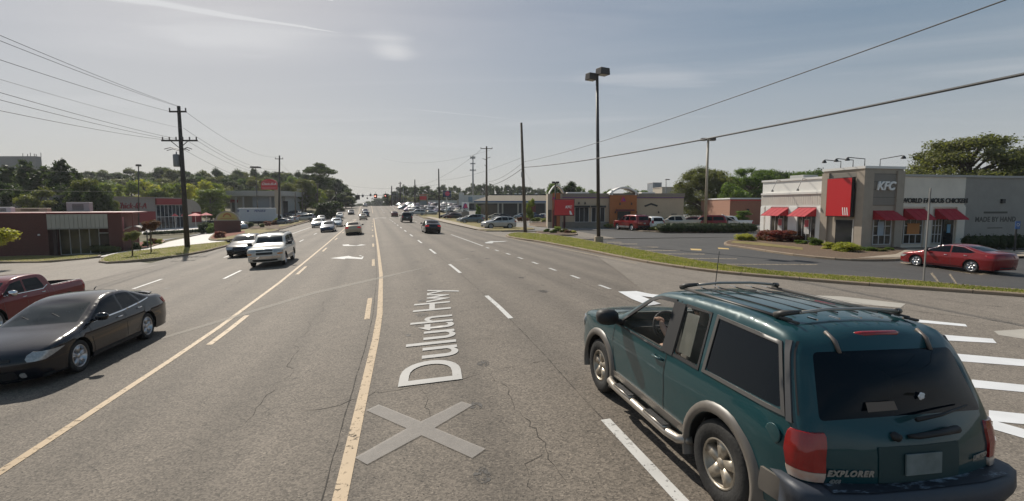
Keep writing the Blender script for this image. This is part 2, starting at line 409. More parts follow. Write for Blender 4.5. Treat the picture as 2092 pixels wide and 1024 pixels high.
def paintmat(name, col, wear=.5):
    """worn road paint: transparent to the asphalt below where worn"""
    m = P(name, col, .6); nt = m.node_tree; b = nt.nodes['Principled BSDF']; Lk = nt.links
    tc = nt.nodes.new('ShaderNodeTexCoord'); t = nt.nodes.new('ShaderNodeTexNoise'); t.inputs['Scale'].default_value = 14; t.inputs['Detail'].default_value = 7; t.inputs['Roughness'].default_value = .75
    Lk.new(tc.outputs['Object'], t.inputs[0]); r = nt.nodes.new('ShaderNodeMapRange')
    r.inputs[1].default_value = .25 + wear * .3; r.inputs[2].default_value = .32 + wear * .3; Lk.new(t.outputs[0], r.inputs[0]); Lk.new(r.outputs[0], b.inputs['Alpha'])
    mx = nt.nodes.new('ShaderNodeMix'); mx.data_type = 'RGBA'; mx.inputs['A'].default_value = tuple(c * .72 for c in col) + (1,); mx.inputs['B'].default_value = (*col, 1)
    t2 = nt.nodes.new('ShaderNodeTexNoise'); t2.inputs['Scale'].default_value = 2.5; t2.inputs['Detail'].default_value = 6; Lk.new(tc.outputs['Object'], t2.inputs[0]); Lk.new(t2.outputs[0], mx.inputs['Factor']); Lk.new(mx.outputs['Result'], b.inputs['Base Color'])
    return m
ROADM = asphalt('road_asphalt', (.13, .108, .085), (.202, .17, .136), .85, .26)
LOTM = asphalt('lot_asphalt', (.05, .048, .045), (.085, .08, .074), .3, 0, .75)
SIDEM = asphalt('worn_asphalt', (.16, .136, .11), (.245, .21, .172), .7)
CONC = P('concrete', (.36, .3, .23), .85, var=.16, vscale=1.2, bump=.25, bscale=30)
BRIGHT = P('pale_concrete', (.62, .59, .55), .75, var=.08, vscale=.5)
KERBM = P('kerb_concrete', (.34, .25, .165), .9, c2=(.25, .2, .15), var=.1, vscale=1.7, bump=.4, bscale=40)
GRASS = P('grass', (.175, .16, .03), .9, c2=(.3, .225, .08), var=.35, vscale=.8, bump=1, bscale=60)
DIRT = P('ground_cover', (.075, .075, .03), .95, c2=(.14, .115, .055), var=.2, vscale=.25, bump=.6, bscale=12)
MULCH = P('mulch', (.11, .07, .042), .95, c2=(.2, .13, .08), var=.3, vscale=9, bump=1, bscale=45)
REDMULCH = P('red_mulch', (.2, .045, .03), .95, c2=(.3, .1, .06), var=.3, vscale=9, bump=1, bscale=45)
WPAINT = paintmat('white_paint', (.66, .65, .62), .35)
FPAINT = paintmat('fresh_white_paint', (.86, .86, .86), .05)
YPAINT = paintmat('yellow_paint', (.48, .335, .18), .4)
CPAINT = paintmat('cream_paint', (.42, .34, .24), .62)
# ---------------------------------------------------------------- terrain sheet
def terrain():
    ss = list(np.arange(-40, 0, 4)) + list(np.arange(0, 120, 3)) + list(np.arange(120, 340, 8)) + list(np.arange(340, 1300, 60))
    ds = [-1100, -850, -600, -450, -340, -300, -260, -220, -190, -170, -150, -135, -120, -105, -92, -80, -70, -62, -54, -48, -42, -36, -31, -26, -23, -20, -17, -14, -9, -4, 0, 2.5, 7, 11, 16, 24, 36, 55, 80, 120, 180, 260, 400, 700, 1100]
    vs = [];
    for s in ss:
        for d in ds:
            x, y = XY(s, d); vs.append((x, y, Z(x, y) - .06))
    m = len(ds); fs = [(i * m + j, i * m + j + 1, (i + 1) * m + j + 1, (i + 1) * m + j) for i in range(len(ss) - 1) for j in range(m - 1)]
    o = MB().add(vs, fs).build('ground', DIRT, smooth=True); struct(o)
terrain()
def sdpoly(pts): return [XY(*p) for p in pts]
def road():
    rs = [-12, -6] + list(range(0, 341, 6)) + [400, 500, 650, 850]
    vs = []; ds = [-13.6, -10, -7, -4, -1, 2.5, 5, 7, 9, 11.4, 13]
    uvs = []
    for s in rs:
        for d in ds:
            x, y = XY(s, d); vs.append((x, y, Z(x, y))); uvs.append((s, d))
    # subdivide more near the camera is not needed: the surface is ruled
    m = len(ds); fs = [(i * m + j, i * m + j + 1, (i + 1) * m + j + 1, (i + 1) * m + j) for i in range(len(rs) - 1) for j in range(m - 1)]
    me = MB().add(vs, fs).mesh('road', ROADM, True); uv = me.uv_layers.new(name='UVMap')
    for l in me.loops: uv.data[l.index].uv = uvs[l.vertex_index]
    struct(ob('road', me))
road()
# side road mouth at lower right, entry drives
sheet('side_road', px_poly([(1215, 521), (1500, 557), (1740, 576), (2092, 601), (2500, 634), (2500, 1100), (1700, 1100), (1420, 680), (1270, 560)]) , .014, SIDEM, 1.5)
sheet('driveway', sdpoly([(41, 10.5), (41, 20), (41, 40), (56, 40), (54, 20), (54, 10.5)]), .006, SIDEM, 3)
sheet('driveway', sdpoly([(86, 10.5), (86, 40), (100, 40), (99, 10.5)]), .006, SIDEM, 3)
# left side: street mouth, drives, lots
sheet('side_street', px_poly([(-300, 620), (0, 604), (200, 571), (330, 541), (212, 527), (197, 528), (104, 537), (0, 539), (-300, 545)]), .006, SIDEM, 2)
sheet('driveway', px_poly([(190, 527), (240, 516), (300, 508), (345, 494), (410, 480), (435, 470), (480, 480), (426, 487), (478, 496), (400, 504), (300, 514)]), .008, BRIGHT, 2)
sheet('parking_lot', px_poly([(0, 520), (104, 519), (250, 510), (345, 490), (440, 470), (640, 446), (640, 438), (0, 438)]), .004, P('left_lot_grey', (.16, .155, .15), .85, var=.15, vscale=.3), 5)  # left lot: mid grey paving with random tone variation
sheet('driveway', px_poly([(290, 469), (340, 465), (400, 460), (440, 459), (440, 468), (352, 471), (290, 478)]), .012, BRIGHT, 3)
sheet('driveway', sdpoly([(124, -13.5), (124, -46), (134, -46), (134, -13.5)]), .012, SIDEM, 4)
# right side lots
sheet('parking_lot', px_poly([(2500, 630), (2092, 602), (1830, 577), (1600, 562), (1500, 549.5), (1400, 533.5), (1300, 514), (1235, 502), (1150, 486), (1070, 479)]) + sdpoly([(41, 12.6), (41, 20), (56, 22), (60, 100), (8, 100)]), .010, LOTM, 3)
sheet('parking_lot', sdpoly([(56, 15), (86, 16), (86, 80), (60, 80)]), .014, P('lot_grey', (.2, .19, .175), .85, var=.12, vscale=.3), 5)
sheet('parking_lot', sdpoly([(100, 22), (190, 22), (190, 90), (99, 90)]), .014, MATS['lot_grey'], 6)
# ---------------------------------------------------------------- kerbed islands
def island(name, px, mat=GRASS, h=.13, w=.16, holes=None, step=.8, sd=None, ks=None):
    poly = px_poly(px) if px else sdpoly(sd)
    a = sum(p[0] * q[1] - q[0] * p[1] for p, q in zip(poly, poly[1:] + poly[:1]))
    if a < 0: poly = poly[::-1]
    poly = chaikin(poly, 1, True)
    kerb('kerb', poly, w, h, KERBM, True, step)
    # fill slightly inside the kerb
    n = len(poly); pin = []
    for i, p in enumerate(poly):
        t = (Vector(poly[(i + 1) % n]) - Vector(poly[i - 1])).normalized(); pin.append((p[0] - t.y * w * .7, p[1] + t.x * w * .7))
    return sheet(name, pin, h - .012, mat, 1.2), pin
NEARG = []
_, g = island('grass', [(1030, 484), (1060, 490), (1100, 495), (1200, 514), (1300, 535), (1400, 551), (1500, 563), (1740, 583), (1890, 594), (2092, 608), (2500, 642),
                        (2500, 628), (2092, 600), (1830, 575), (1600, 561), (1500, 548), (1400, 532), (1300, 512), (1235, 500), (1150, 484), (1070, 477), (1042, 478)], w=.2)
NEARG.append(g)
_, g = island('grass', [(870, 446), (915, 456), (975, 471), (1000, 474), (1092, 471), (1092, 467), (1020, 464), (985, 455), (1068, 447), (1040, 441), (930, 440)], h=.12)
NEARG.append(g)
sheet('sidewalk', px_poly([(866, 444), (880, 444), (930, 455), (975, 466), (1010, 471), (970, 470), (905, 455)]), .135, CONC, 2)
island('grass', None, sd=[(101, 10.2), (150, 10.2), (180, 10.0), (180, 13), (150, 18), (101, 20)], h=.12)
_, g = island('mulch_bed', [(1478, 499), (1482, 503), (1520, 508), (1600, 521), (1690, 531), (1755, 535), (1850, 534), (1850, 526), (1860, 510), (1700, 480), (1556, 483), (1556, 489), (1508, 491), (1484, 495)], MULCH)
sheet('grass', px_poly([(1492, 499), (1560, 506), (1640, 515), (1640, 510), (1560, 500), (1500, 495)]), .133, GRASS, 1)
sheet('sidewalk', px_poly([(1750, 532), (1850, 531), (2110, 528), (2110, 516), (1855, 512), (1830, 524)]), .136, CONC, 1.5)
island('mulch_bed', [(1225, 462), (1250, 467), (1300, 473), (1355, 476), (1540, 475), (1560, 470), (1400, 464), (1300, 456), (1240, 458)], MULCH)
island('mulch_bed', [(1092, 477), (1110, 481), (1160, 483), (1186, 480), (1160, 473), (1100, 474)], MULCH)
island('mulch_bed', [(1080, 463), (1150, 467), (1200, 463), (1395, 466), (1395, 460), (1120, 452), (1080, 456)], MULCH, sd=None)
# left islands
_, g = island('grass', [(-80, 540), (0, 537), (104, 536), (203, 528), (208, 523), (104, 524), (0, 527), (-80, 529)])
NEARG.append(g)
_, g = island('grass', [(197, 541), (287, 535), (400, 521), (476, 501), (483, 497), (478, 494), (400, 502), (301, 513), (246, 519), (212, 527)])
NEARG.append(g)
_, g = island('grass', [(424, 489), (432, 493), (480, 491), (566, 473), (572, 470), (540, 467), (490, 470), (440, 476)], step=1.2); NEARG.append(g)
_, g = island('mulch_bed', [(496, 471), (566, 472), (600, 462), (637, 450), (634, 447), (600, 450), (560, 458), (500, 464)], MULCH, step=1.5)
sheet('grass', px_poly([(570, 465), (600, 460), (630, 450), (600, 453), (570, 461)]), .13, GRASS, 2)
sheet('flower_bed', px_poly([(430, 489), (440, 491), (500, 478), (500, 473), (440, 478)]), .13, REDMULCH, 1.5)
island('flower_bed', [(262, 507), (290, 510), (318, 503), (338, 495), (336, 492), (310, 494), (280, 497)], REDMULCH, w=.12)
kerb('kerb', sdpoly([(300, -13.4), (250, -13.4), (200, -13.4), (160, -13.4), (134, -13.4)]), .2, .13, KERBM, step=4)
kerb('kerb', sdpoly([(124, -13.4), (108, -13.4)]), .2, .13, KERBM, step=4)
# ---------------------------------------------------------------- road markings
YR, YL, WA, WB, WL1, WL2 = -.65, -4.4, -6.98, -9.83, 2.33, 6.15
def line(name, segs, d, w, mat, off=.006):
    mb = MB()
    for a, b in segs: ribbon(mb, [XY(s, d) for s in np.linspace(a, b, max(2, int((b - a) / 2.5) + 2))], w, off, 2.5)
    return struct(mb.build(name, mat))
SPX = lambda *p: SD(*at(*p)[:2])
line('yellow_line', [(.5, 112), (140, 330)], YR, .14, YPAINT)
line('yellow_line', [(.5, 112), (140, 330)], YL, .12, YPAINT)
line('yellow_dash', [(12.4 + k * 11.2, 15.3 + k * 11.2) for k in range(9)], YR - .3, .13, YPAINT)
line('yellow_dash', [(11.3 + k * 11.1, 14.2 + k * 11.1) for k in range(9)], YL + .33, .13, YPAINT)
dash = [(2.4, 5.5)] + [(11.1 + k * 8.1, 14.1 + k * 8.1) for k in range(12)] + [(140 + k * 10, 143 + k * 10) for k in range(14)]
line('white_dash', dash, WL1, .12, WPAINT)
line('white_dash', [(22.7 + k * 11.2, 25.5 + k * 11.2) for k in range(8)] + [(142 + k * 10, 145 + k * 10) for k in range(14)], WA, .12, WPAINT)
line('white_dash', [(9.5, 12.3), (21.5, 24.2), (33.6, 36.1)], WB, .12, WPAINT)
line('white_line', [(46, 58), (59.8, 112)], WB, .12, WPAINT)
line('white_line', [(33, 47)], WL2, .12, WPAINT)
line('white_dash', [(60, 64), (72, 76), (84, 88)] + [(140 + k * 10, 143 + k * 10) for k in range(14)], WL2, .12, WPAINT)
mbd = MB()
for p in [(996, 506.5), (1015, 512), (1038, 519), (1063, 527.5), (1093, 537.5), (1129, 550.5), (1175, 566), (1235, 586.5)]:
    s, d = SPX(*p); ribbon(mbd, [XY(s - .42, d), XY(s + .42, d)], .13, .006)
struct(mbd.build('white_dots', WPAINT))
def flat(name, polys, mat, off=.008, lay=None):  # each polygon is laid on the terrain
    mb = MB()
    for pl in polys:
        if lay is None: pl = px_poly(pl)
        V, F, T = cdt(pl, [], grid(pl, .8), .1)
        o = [(x, y, Z(x, y) + off) for x, y in V]; mb.add(o, F)
    o = mb.build(name, mat, fix=False)
    bm = bmesh.new(); bm.from_mesh(o.data)
    for f in bm.faces:
        if f.normal.z < 0: f.normal_flip()
    bm.to_mesh(o.data); bm.free(); return struct(o)
# gore and hatching at the right turn
flat('gore_marking', off=.02, mat=FPAINT, polys=[[(1263, 597), (1300, 596), (1330, 602), (1420, 612), (1420, 620), (1310, 606), (1350, 622), (1325, 626), (1290, 612)]])
flat('hatch_marking', off=.02, mat=FPAINT, polys=[[(1850, 652), (1972, 664), (1976, 669), (1850, 658)], [(1905, 684), (2028, 694), (2036, 703), (1905, 696)], [(1945, 724), (2140, 741), (2150, 755), (1945, 739)],
                      [(1985, 778), (2180, 798), (2190, 813), (1985, 794)], [(2020, 841), (2240, 864), (2250, 885), (2020, 863)], [(2028, 862), (2250, 925), (2250, 945), (2028, 880)]])
flat('concrete_patch', [[(1560, 600), (1720, 607), (1850, 622), (1840, 630), (1700, 618), (1560, 610)]], P('new_concrete', (.42, .39, .34), .8, var=.08, vscale=2), .018)
flat('concrete_patch', [[(2030, 678), (2092, 674), (2200, 680), (2200, 700), (2092, 694), (2040, 686)]], MATS['new_concrete'], .018)
flat('edge_line', [[(1010, 480), (1040, 485), (1042, 486.2), (1008, 481)], [(1046, 488), (1100, 498), (1200, 518), (1300, 538), (1302, 540), (1200, 520.2), (1100, 499.6), (1046, 489.4)]], CPAINT, .02)
# lane arrows
def arrow_px(polys): flat('lane_arrow', polys, WPAINT)
arrow_px([[(675, 528), (712, 523), (720, 525), (738, 527), (741, 524.5), (733, 523), (736, 522), (743, 525), (740, 530), (722, 529), (706, 528.5), (704, 530)]])
arrow_px([[(699, 500.5), (712, 499.5), (714, 501), (728, 502), (738, 499.6), (748, 500.8), (736, 502.2), (712, 503), (702, 502.6)]])
arrow_px([[(990, 496), (1004, 492.6), (1010, 493.2), (1038, 492.6), (1028, 494.2), (1008, 495), (1006, 497.5), (993, 497.5)]])
# stop bar / crosswalk dots over the junction
flat('stop_bar', [sdpoly([(113.5, d), (114.2, d), (114.2, d + 2.4), (113.5, d + 2.4)]) for d in (-.4, 2.7, 5.7)], WPAINT, lay=1)
flat('stop_bar', [sdpoly([(110, d), (110.6, d), (110.6, d + .9), (110, d + .9)]) for d in np.arange(-13, 10, 2)], WPAINT, lay=1)
# parking stripes on the right lot
flat('parking_stripe', [[(a, b - .7), (c, e - .7), (c, e + .7), (a, b + .7)] for a, b, c, e in
     [(1240, 495.5, 1270, 495.5), (1255, 499, 1302, 499), (1272, 505.5, 1345, 505.5), (1300, 512, 1389, 512.5), (1330, 519, 1440, 520), (1390, 528.5, 1505, 529.5), (1450, 540.5, 1670, 541.5)]], CPAINT, .016)
flat('parking_stripe', [[(1410, 508.5), (1433, 509.5), (1433, 512.5), (1412, 511.5)], [(1466, 506.5), (1488, 508), (1490, 510), (1468, 509)]], P('arrow_yellow', (.6, .42, .16), .7), .016)
flat('parking_stripe', [[(1842, 536), (2010, 561), (2006, 563), (1838, 538)], [(1868, 541), (1990, 558), (2100, 560), (2100, 562.5), (1985, 561)], [(1905, 558), (1925, 585), (1921, 586), (1900, 559)], [(1942, 560), (1960, 587), (1956, 588), (1938, 561)]], CPAINT, .016)
# street name and cross lettered on the lane
LETM = paintmat('street_lettering', (.5, .485, .46), .2)
def letters():
    cu = bpy.data.curves.new('t', 'FONT'); cu.body = 'Duluth Hwy'; cu.size = 1; cu.resolution_u = 6; cu.offset = .008
    t = bpy.data.objects.new('tmp', cu); C.objects.link(t); dg = bpy.context.evaluated_depsgraph_get(); dg.update()
    me = bpy.data.meshes.new_from_object(t.evaluated_get(dg)); bpy.data.objects.remove(t)
    me.name = 'street_lettering'; me.materials.clear(); me.materials.append(LETM)
    xs = [v.co.x for v in me.vertices]; x0 = min(xs); w = max(xs) - x0; cap = .73
    a = at(943, 776); b = at(914, 590); a2 = at(805, 793)
    ux = (b - a); uy = (a2 - a)
    for v in me.vertices:
        q = a + ux * ((v.co.x - x0) / w) + uy * (v.co.y / cap)
        v.co = (q.x, q.y, Z(q.x, q.y) + .013)
    o = struct(ob('street_lettering', me))
    bm = bmesh.new(); bm.from_mesh(me); bmesh.ops.recalc_face_normals(bm, faces=bm.faces)
    for f in bm.faces:
        if f.normal.z < 0: f.normal_flip()
    bm.to_mesh(me); bm.free()
letters()
XM = P('faded_cross', (.4, .37, .34), .7, alpha=.5, var=.08, vscale=8)
flat('cross_marking', [[(748, 840), (774, 828), (860, 863), (943, 822), (966, 829), (888, 876), (992, 919), (965, 938), (861, 891), (750, 951), (725, 937), (831, 877)]], XM, .012)
# cracks
CRK = P('crack_filler', (.05, .043, .036), .9)
def crack(pts, w, seed, amp=.075, name='road_crack'):
    rnd = random.Random(seed); pts = dense([tuple(p) for p in pts], .13); mb = MB(); q = []
    ox = oy = 0
    for p in pts:
        ox = ox * .85 + rnd.gauss(0, amp * .5); oy = oy * .85 + rnd.gauss(0, amp * .5); q.append((p[0] + ox, p[1] + oy))
    rows = []
    for i, p in enumerate(q):
        t = (Vector(q[min(i + 1, len(q) - 1)]) - Vector(q[max(i - 1, 0)])).normalized(); ww = w * .8 * rnd.uniform(.05, 1) / 2 * min(1, i / 4 + .2, (len(q) - i) / 4)
        for k in (-1, 1): x, y = p[0] - t.y * ww * k, p[1] + t.x * ww * k; rows.append((x, y, Z(x, y) + (.0045 if seed not in (13, 14) else .019)))
    mb.add(rows, [(2 * i, 2 * i + 1, 2 * i + 3, 2 * i + 2)[::-1] for i in range(len(q) - 1)]); struct(mb.build(name, CRK))
crack(sdpoly([(s, YR - .17 - (.0 if s > 8 else .0)) for s in range(1, 60, 3)]), .025, 1, .006, 'road_joint')
crack(sdpoly([(s, WL1 - .02) for s in range(1, 80, 3)]), .022, 2, .006, 'road_joint')
crack(sdpoly([(s, WL2 + .02) for s in range(12, 50, 3)]), .03, 3, .008, 'road_joint')
crack(px_poly([(560, 850), (690, 828), (760, 803), (900, 780), (1000, 757), (1100, 742), (1180, 736)]), .016, 4)
crack(px_poly([(1003, 758), (1040, 800), (1060, 860), (1110, 905), (1125, 960), (1150, 990)]), .016, 5)
crack(px_poly([(1110, 905), (1085, 950), (1105, 1010)]), .014, 6)
crack(px_poly([(905, 706), (960, 695), (1045, 690)]), .012, 7); crack(px_poly([(850, 800), (870, 845), (862, 880)]), .012, 8)
crack(px_poly([(680, 600), (640, 665), (600, 720), (560, 790), (500, 870)]), .011, 9)
crack(px_poly([(1010, 525), (1060, 545), (1130, 570), (1180, 590), (1260, 612)]), .02, 10)
crack(px_poly([(930, 640), (980, 628), (1040, 622)]), .011, 11); crack(px_poly([(430, 600), (520, 560), (580, 520), (620, 500)]), .02, 12)
crack(px_poly([(1560, 590), (1800, 628), (2092, 665)]), .05, 13, .02); crack(px_poly([(1850, 600), (1980, 622), (2092, 632)]), .04, 14, .02)
crack(px_poly([(250, 600), (330, 578), (440, 545), (560, 505)]), .02, 15, .02)
SCU = P('pale_scuff', (.46, .42, .36), .8, alpha=.4)
flat('tyre_scuff', [[(330, 694), (480, 650), (640, 602), (790, 567), (960, 530), (958, 528), (790, 563), (640, 597), (480, 645), (330, 690)]], SCU, .007)

for i_, (y0, pts) in enumerate([(1, [(30, -4), (30.2, 2.3)]), (2, [(52, -9.5), (52.3, 6)]), (3, [(18.3, -9.6), (18.6, -4.5)])]): crack(sdpoly(pts), .02, 60 + i_, .02)
STN = paintmat('oil_stain', (.05, .043, .037), .7)
def stains():
    r = random.Random(8); polys = []
    for k in range(46):
        s0 = r.uniform(3, 60); d0 = r.choice([-8.4, -5.7, .85, 4.2]) + r.gauss(0, .35); w = r.uniform(.04, .16)
        polys.append(sdpoly([(s0 + w * 1.6 * r.uniform(.7, 1.2) * sin(a), d0 + w * r.uniform(.7, 1.2) * cos(a)) for a in np.arange(0, 6.2, .7)]))
    flat('oil_stain', polys, STN, .0042, lay=1)
stains()
# ---------------------------------------------------------------- vehicles
TYRE = P('tyre_rubber', (.022, .021, .02), .8, var=.3, vscale=8, bump=.3, bscale=40)
RIM = P('alloy', (.55, .55, .56), .28, metal=.9); RIMTAN = P('tan_alloy', (.42, .37, .3), .38, metal=.6, var=.25, vscale=9); DKRIM = P('dark_wheel', (.05, .05, .05), .4, metal=.4)
DARK = P('dark_trim', (.016, .016, .017), .6); WELL = P('underbody', (.01, .01, .01), .95)
CHROME = P('chrome', (.75, .75, .76), .12, metal=1.)
GLASS = P('tinted_glass', (.004, .007, .011), .03, spec=.18)
WGLASS = P('windscreen_glass', (.012, .02, .022), .03, spec=.35, c2=(.03, .042, .043), var=.4, vscale=1.6)
REDL = P('red_lens', (.42, .012, .012), .12, coat=.6, c2=(.25, .006, .008), var=.2, vscale=18); REDON = P('lit_red_lens', (.8, .02, .02), .2, emit=(1, .04, .03, .12))
CLRL = P('clear_lens', (.62, .62, .6), .08, metal=.25, coat=1, c2=(.3, .3, .3), var=.2, vscale=22); AMB = P('amber_lens', (.6, .2, .03), .15, coat=.5)
PLATE = P('plate_blank', (.42, .44, .42), .45, c2=(.25, .29, .3), var=.2, vscale=5)
CLAD = P('tan_grey_cladding', (.2, .178, .152), .42, c2=(.13, .115, .1), var=.2, vscale=4)
def paint(name, col, metal=.35, rough=.26): return P('paint_' + name, col, rough, metal=metal * .4, coat=.75, var=.05, vscale=1.5, spec=.2)
PAINTS = {k: paint(k, *v) for k, v in dict(
    teal=((.008, .052, .06), .2, .38), black=((.004, .006, .011), .0, .2), wine=((.17, .01, .014), .2, .25), red=((.2, .012, .014), .35), darkred=((.07, .007, .01), .2), white=((.72, .72, .7), 0), offwhite=((.62, .6, .54), .1),
    silver=((.46, .46, .45), .7), grey=((.2, .205, .21), .6), gold=((.42, .36, .26), .6), navy=((.03, .045, .085), .5), bluegrey=((.11, .15, .18), .6), ltblue=((.25, .31, .37), .6), beige=((.5, .45, .36), .4),
    charcoal=((.022, .023, .026), .0, .2), purple=((.05, .03, .1), .5), green=((.02, .03, .027), .1)).items()}
def mirror_x(p): return p
class Shell:
    def __init__(s, S):
        s.S = S; n = S.get('round', 2)
        s.sil = dense(chaikin(S['prof'], n), .07); s.A = np.array(s.sil); m = len(s.sil)
        d = np.r_[0, np.cumsum(np.sqrt(((s.A[1:] - s.A[:-1]) ** 2).sum(1)))]; s.len = d
        t = np.gradient(s.A, axis=0); t /= np.sqrt((t ** 2).sum(1))[:, None] + 1e-9
        s.N = np.c_[-t[:, 1], t[:, 0]] * -1     # outward normal: profile runs front bottom -> up -> rear bottom
        if s.N[m // 2][1] < 0: s.N = -s.N
        for _ in range(3): s.N[1:-1] = (s.N[:-2] + s.N[2:] + s.N[1:-1] * 2) / 4
        s.N /= np.sqrt((s.N ** 2).sum(1))[:, None]
        s.W2 = S['W'] / 2; s.xf = max(p[0] for p in s.sil); s.xr = min(p[0] for p in s.sil)
    def halfw(s, xz):
        xz = np.atleast_2d(np.array(xz, float)); x, z = xz[:, 0], xz[:, 1]; S = s.S; w = np.full(len(x), s.W2)
        ft = S.get('ft', .16); fl = S.get('fl', .8); q = np.clip((x - (s.xf - fl)) / fl, 0, 1); w -= ft * q ** 2.4
        rt = S.get('rt', .1); rl = S.get('rl', .7); q = np.clip(((s.xr + rl) - x) / rl, 0, 1); w -= rt * q ** 2.4
        bz = S['belt']; w -= .05 * np.clip((.55 - z) / .4, 0, 1) ** 1.5
        sh = np.clip((z - (bz - .22)) / .2, 0, 1); w -= S.get('shoulder', .05) * sh ** 2
        w -= S.get('tum', .34) * np.clip(z - bz, 0, 2)
        # crease along the flank
        w += .012 * np.exp(-((z - S.get('crease', bz - .2)) / .035) ** 2)
        e = segd(xz, s.A); r = S.get('r', .09); q = np.clip(1 - e / r, 0, 1); w -= r * (1 - np.sqrt(1 - q ** 2 * .98))
        return w
    def pt_side(s, xz, sgn, off=0.):
        w = s.halfw(xz) + off; xz = np.atleast_2d(np.array(xz, float))
        if off:
            d2 = ((xz[:, None] - s.A[None]) ** 2).sum(2); j = d2.argmin(1); q = np.clip(1 - np.sqrt(d2[np.arange(len(j)), j]) / s.S.get('r', .09), 0, 1)
            xz = xz + s.N[j] * (off * q ** 1.5)[:, None]
        return [(p[0], sgn * a, p[1]) for p, a in zip(xz, w)]
    def near(s, x, z): return float(s.len[np.argmin(((s.A - [x, z]) ** 2).sum(1))])
    def crown(s, l):
        S = s.S; i = np.interp(l, s.len, np.arange(len(s.len))); x = np.interp(l, s.len, s.A[:, 0]); z = np.interp(l, s.len, s.A[:, 1])
        nx = np.interp(l, s.len, s.N[:, 0]); base = .035 + .09 * np.clip(nx, 0, 1) ** 2 + .07 * np.clip(-nx, 0, 1) ** 2
        return base * S.get('crown', 1)
    def pt_top(s, lt, off=0.):
        lt = np.atleast_2d(np.array(lt, float)); l, t = lt[:, 0], lt[:, 1]
        x = np.interp(l, s.len, s.A[:, 0]); z = np.interp(l, s.len, s.A[:, 1]); nx = np.interp(l, s.len, s.N[:, 0]); nz = np.interp(l, s.len, s.N[:, 1])
        ye = s._ye(l); c = s.crown(l) * (1 - np.abs(t) ** 2.2) + off
        return [(a, b, d) for a, b, d in zip(x + nx * c, t * (ye + off * np.abs(t) ** 4), z + nz * c)]
    def _ye(s, l):
        if not hasattr(s, 'YE'): s.YE = s.halfw(s.A)
        return np.interp(l, s.len, s.YE)
def lamp(sh, mb, sg, rows, end, off=.013, mi=0):
    """lens wrapping from the flank round to the end face; rows: (z, x where it starts on the flank, t where it stops on the face)"""
    A = sh.A; half = (A[:, 0] > 0) if end == 'front' else (A[:, 0] < 0); idx = np.where(half)[0]
    low = idx[A[idx, 1] < max(r[0] for r in rows) + .12]; pts = []
    for z, xs, ti in rows:
        j = low[np.argmin(np.abs(A[low, 1] - z))]; L = sh.len[j]
        z_ = A[low, 1]; o = np.argsort(z_); L = float(np.interp(z, z_[o], sh.len[low][o])); xe = float(np.interp(z, z_[o], A[low, 0][o])); e = xe - .012 * np.sign(xe)
        row = sh.pt_side([(xs + (e - xs) * k / 4, z) for k in range(5)], sg, off) + sh.pt_top([(L, sg * t) for t in np.linspace(.995, ti, 6)], off)
        pts.append([(p[0], p[1], p[2]) for p in row])
    # close the rim back into the body
    n = len(pts[0]); ctr = lambda p: (p[0] * .985, p[1] * .975, p[2])
    vs = [v for r in pts for v in r]; m = len(pts)
    mb.add(vs, [(i * n + k, i * n + k + 1, (i + 1) * n + k + 1, (i + 1) * n + k) for i in range(m - 1) for k in range(n - 1)], mi)
    loop = [pts[0][k] for k in range(n)] + [pts[i][-1] for i in range(1, m)] + [pts[-1][k] for k in range(n - 2, -1, -1)] + [pts[i][0] for i in range(m - 2, 0, -1)]; q = len(loop)
    mb.add(loop + [ctr(p) for p in loop], [(i, (i + 1) % q, q + (i + 1) % q, q + i) for i in range(q)], mi)
def rnd_poly(pl, k=1, r=.05):
    """fillet every corner with a radius of about r"""
    out = []; n = len(pl)
    for i, p in enumerate(pl):
        p = Vector(p[:2]); a = Vector(pl[i - 1][:2]) - p; b = Vector(pl[(i + 1) % n][:2]) - p
        e = min(r, a.length * .42, b.length * .42)
        p0 = p + a.normalized() * e; p1 = p + b.normalized() * e
        for t in (0, .25, .5, .75, 1): q = p0 * (1 - t) ** 2 + p * 2 * t * (1 - t) + p1 * t * t; out.append((q.x, q.y))
    return [q for i, q in enumerate(out) if (Vector(q) - Vector(out[i - 1])).length > 1e-4]
def patch(sh, mb, poly, where, sgn=1, off=.006, step=.09, mi=0):
    """a raised skin over a region of the body: where='side' poly in (x,z); 'top' poly in (length,t)"""
    if where == 'top': poly = dense(poly, .12, True); g = grid(poly, (.12, .14)); f = lambda p, o: sh.pt_top(p, o)
    else: poly = dense(poly, .08, True); g = grid(poly, step); f = lambda p, o: sh.pt_side(p, sgn, o)
    V, F, T = cdt(poly, [], g, .02)
    if not F: return
    mb.add(f(V, off), F, mi); n = len(poly)
    mb.add(f(poly, off) + f(poly, -.012), [(i, (i + 1) % n, n + (i + 1) % n, n + i) for i in range(n)], mi)
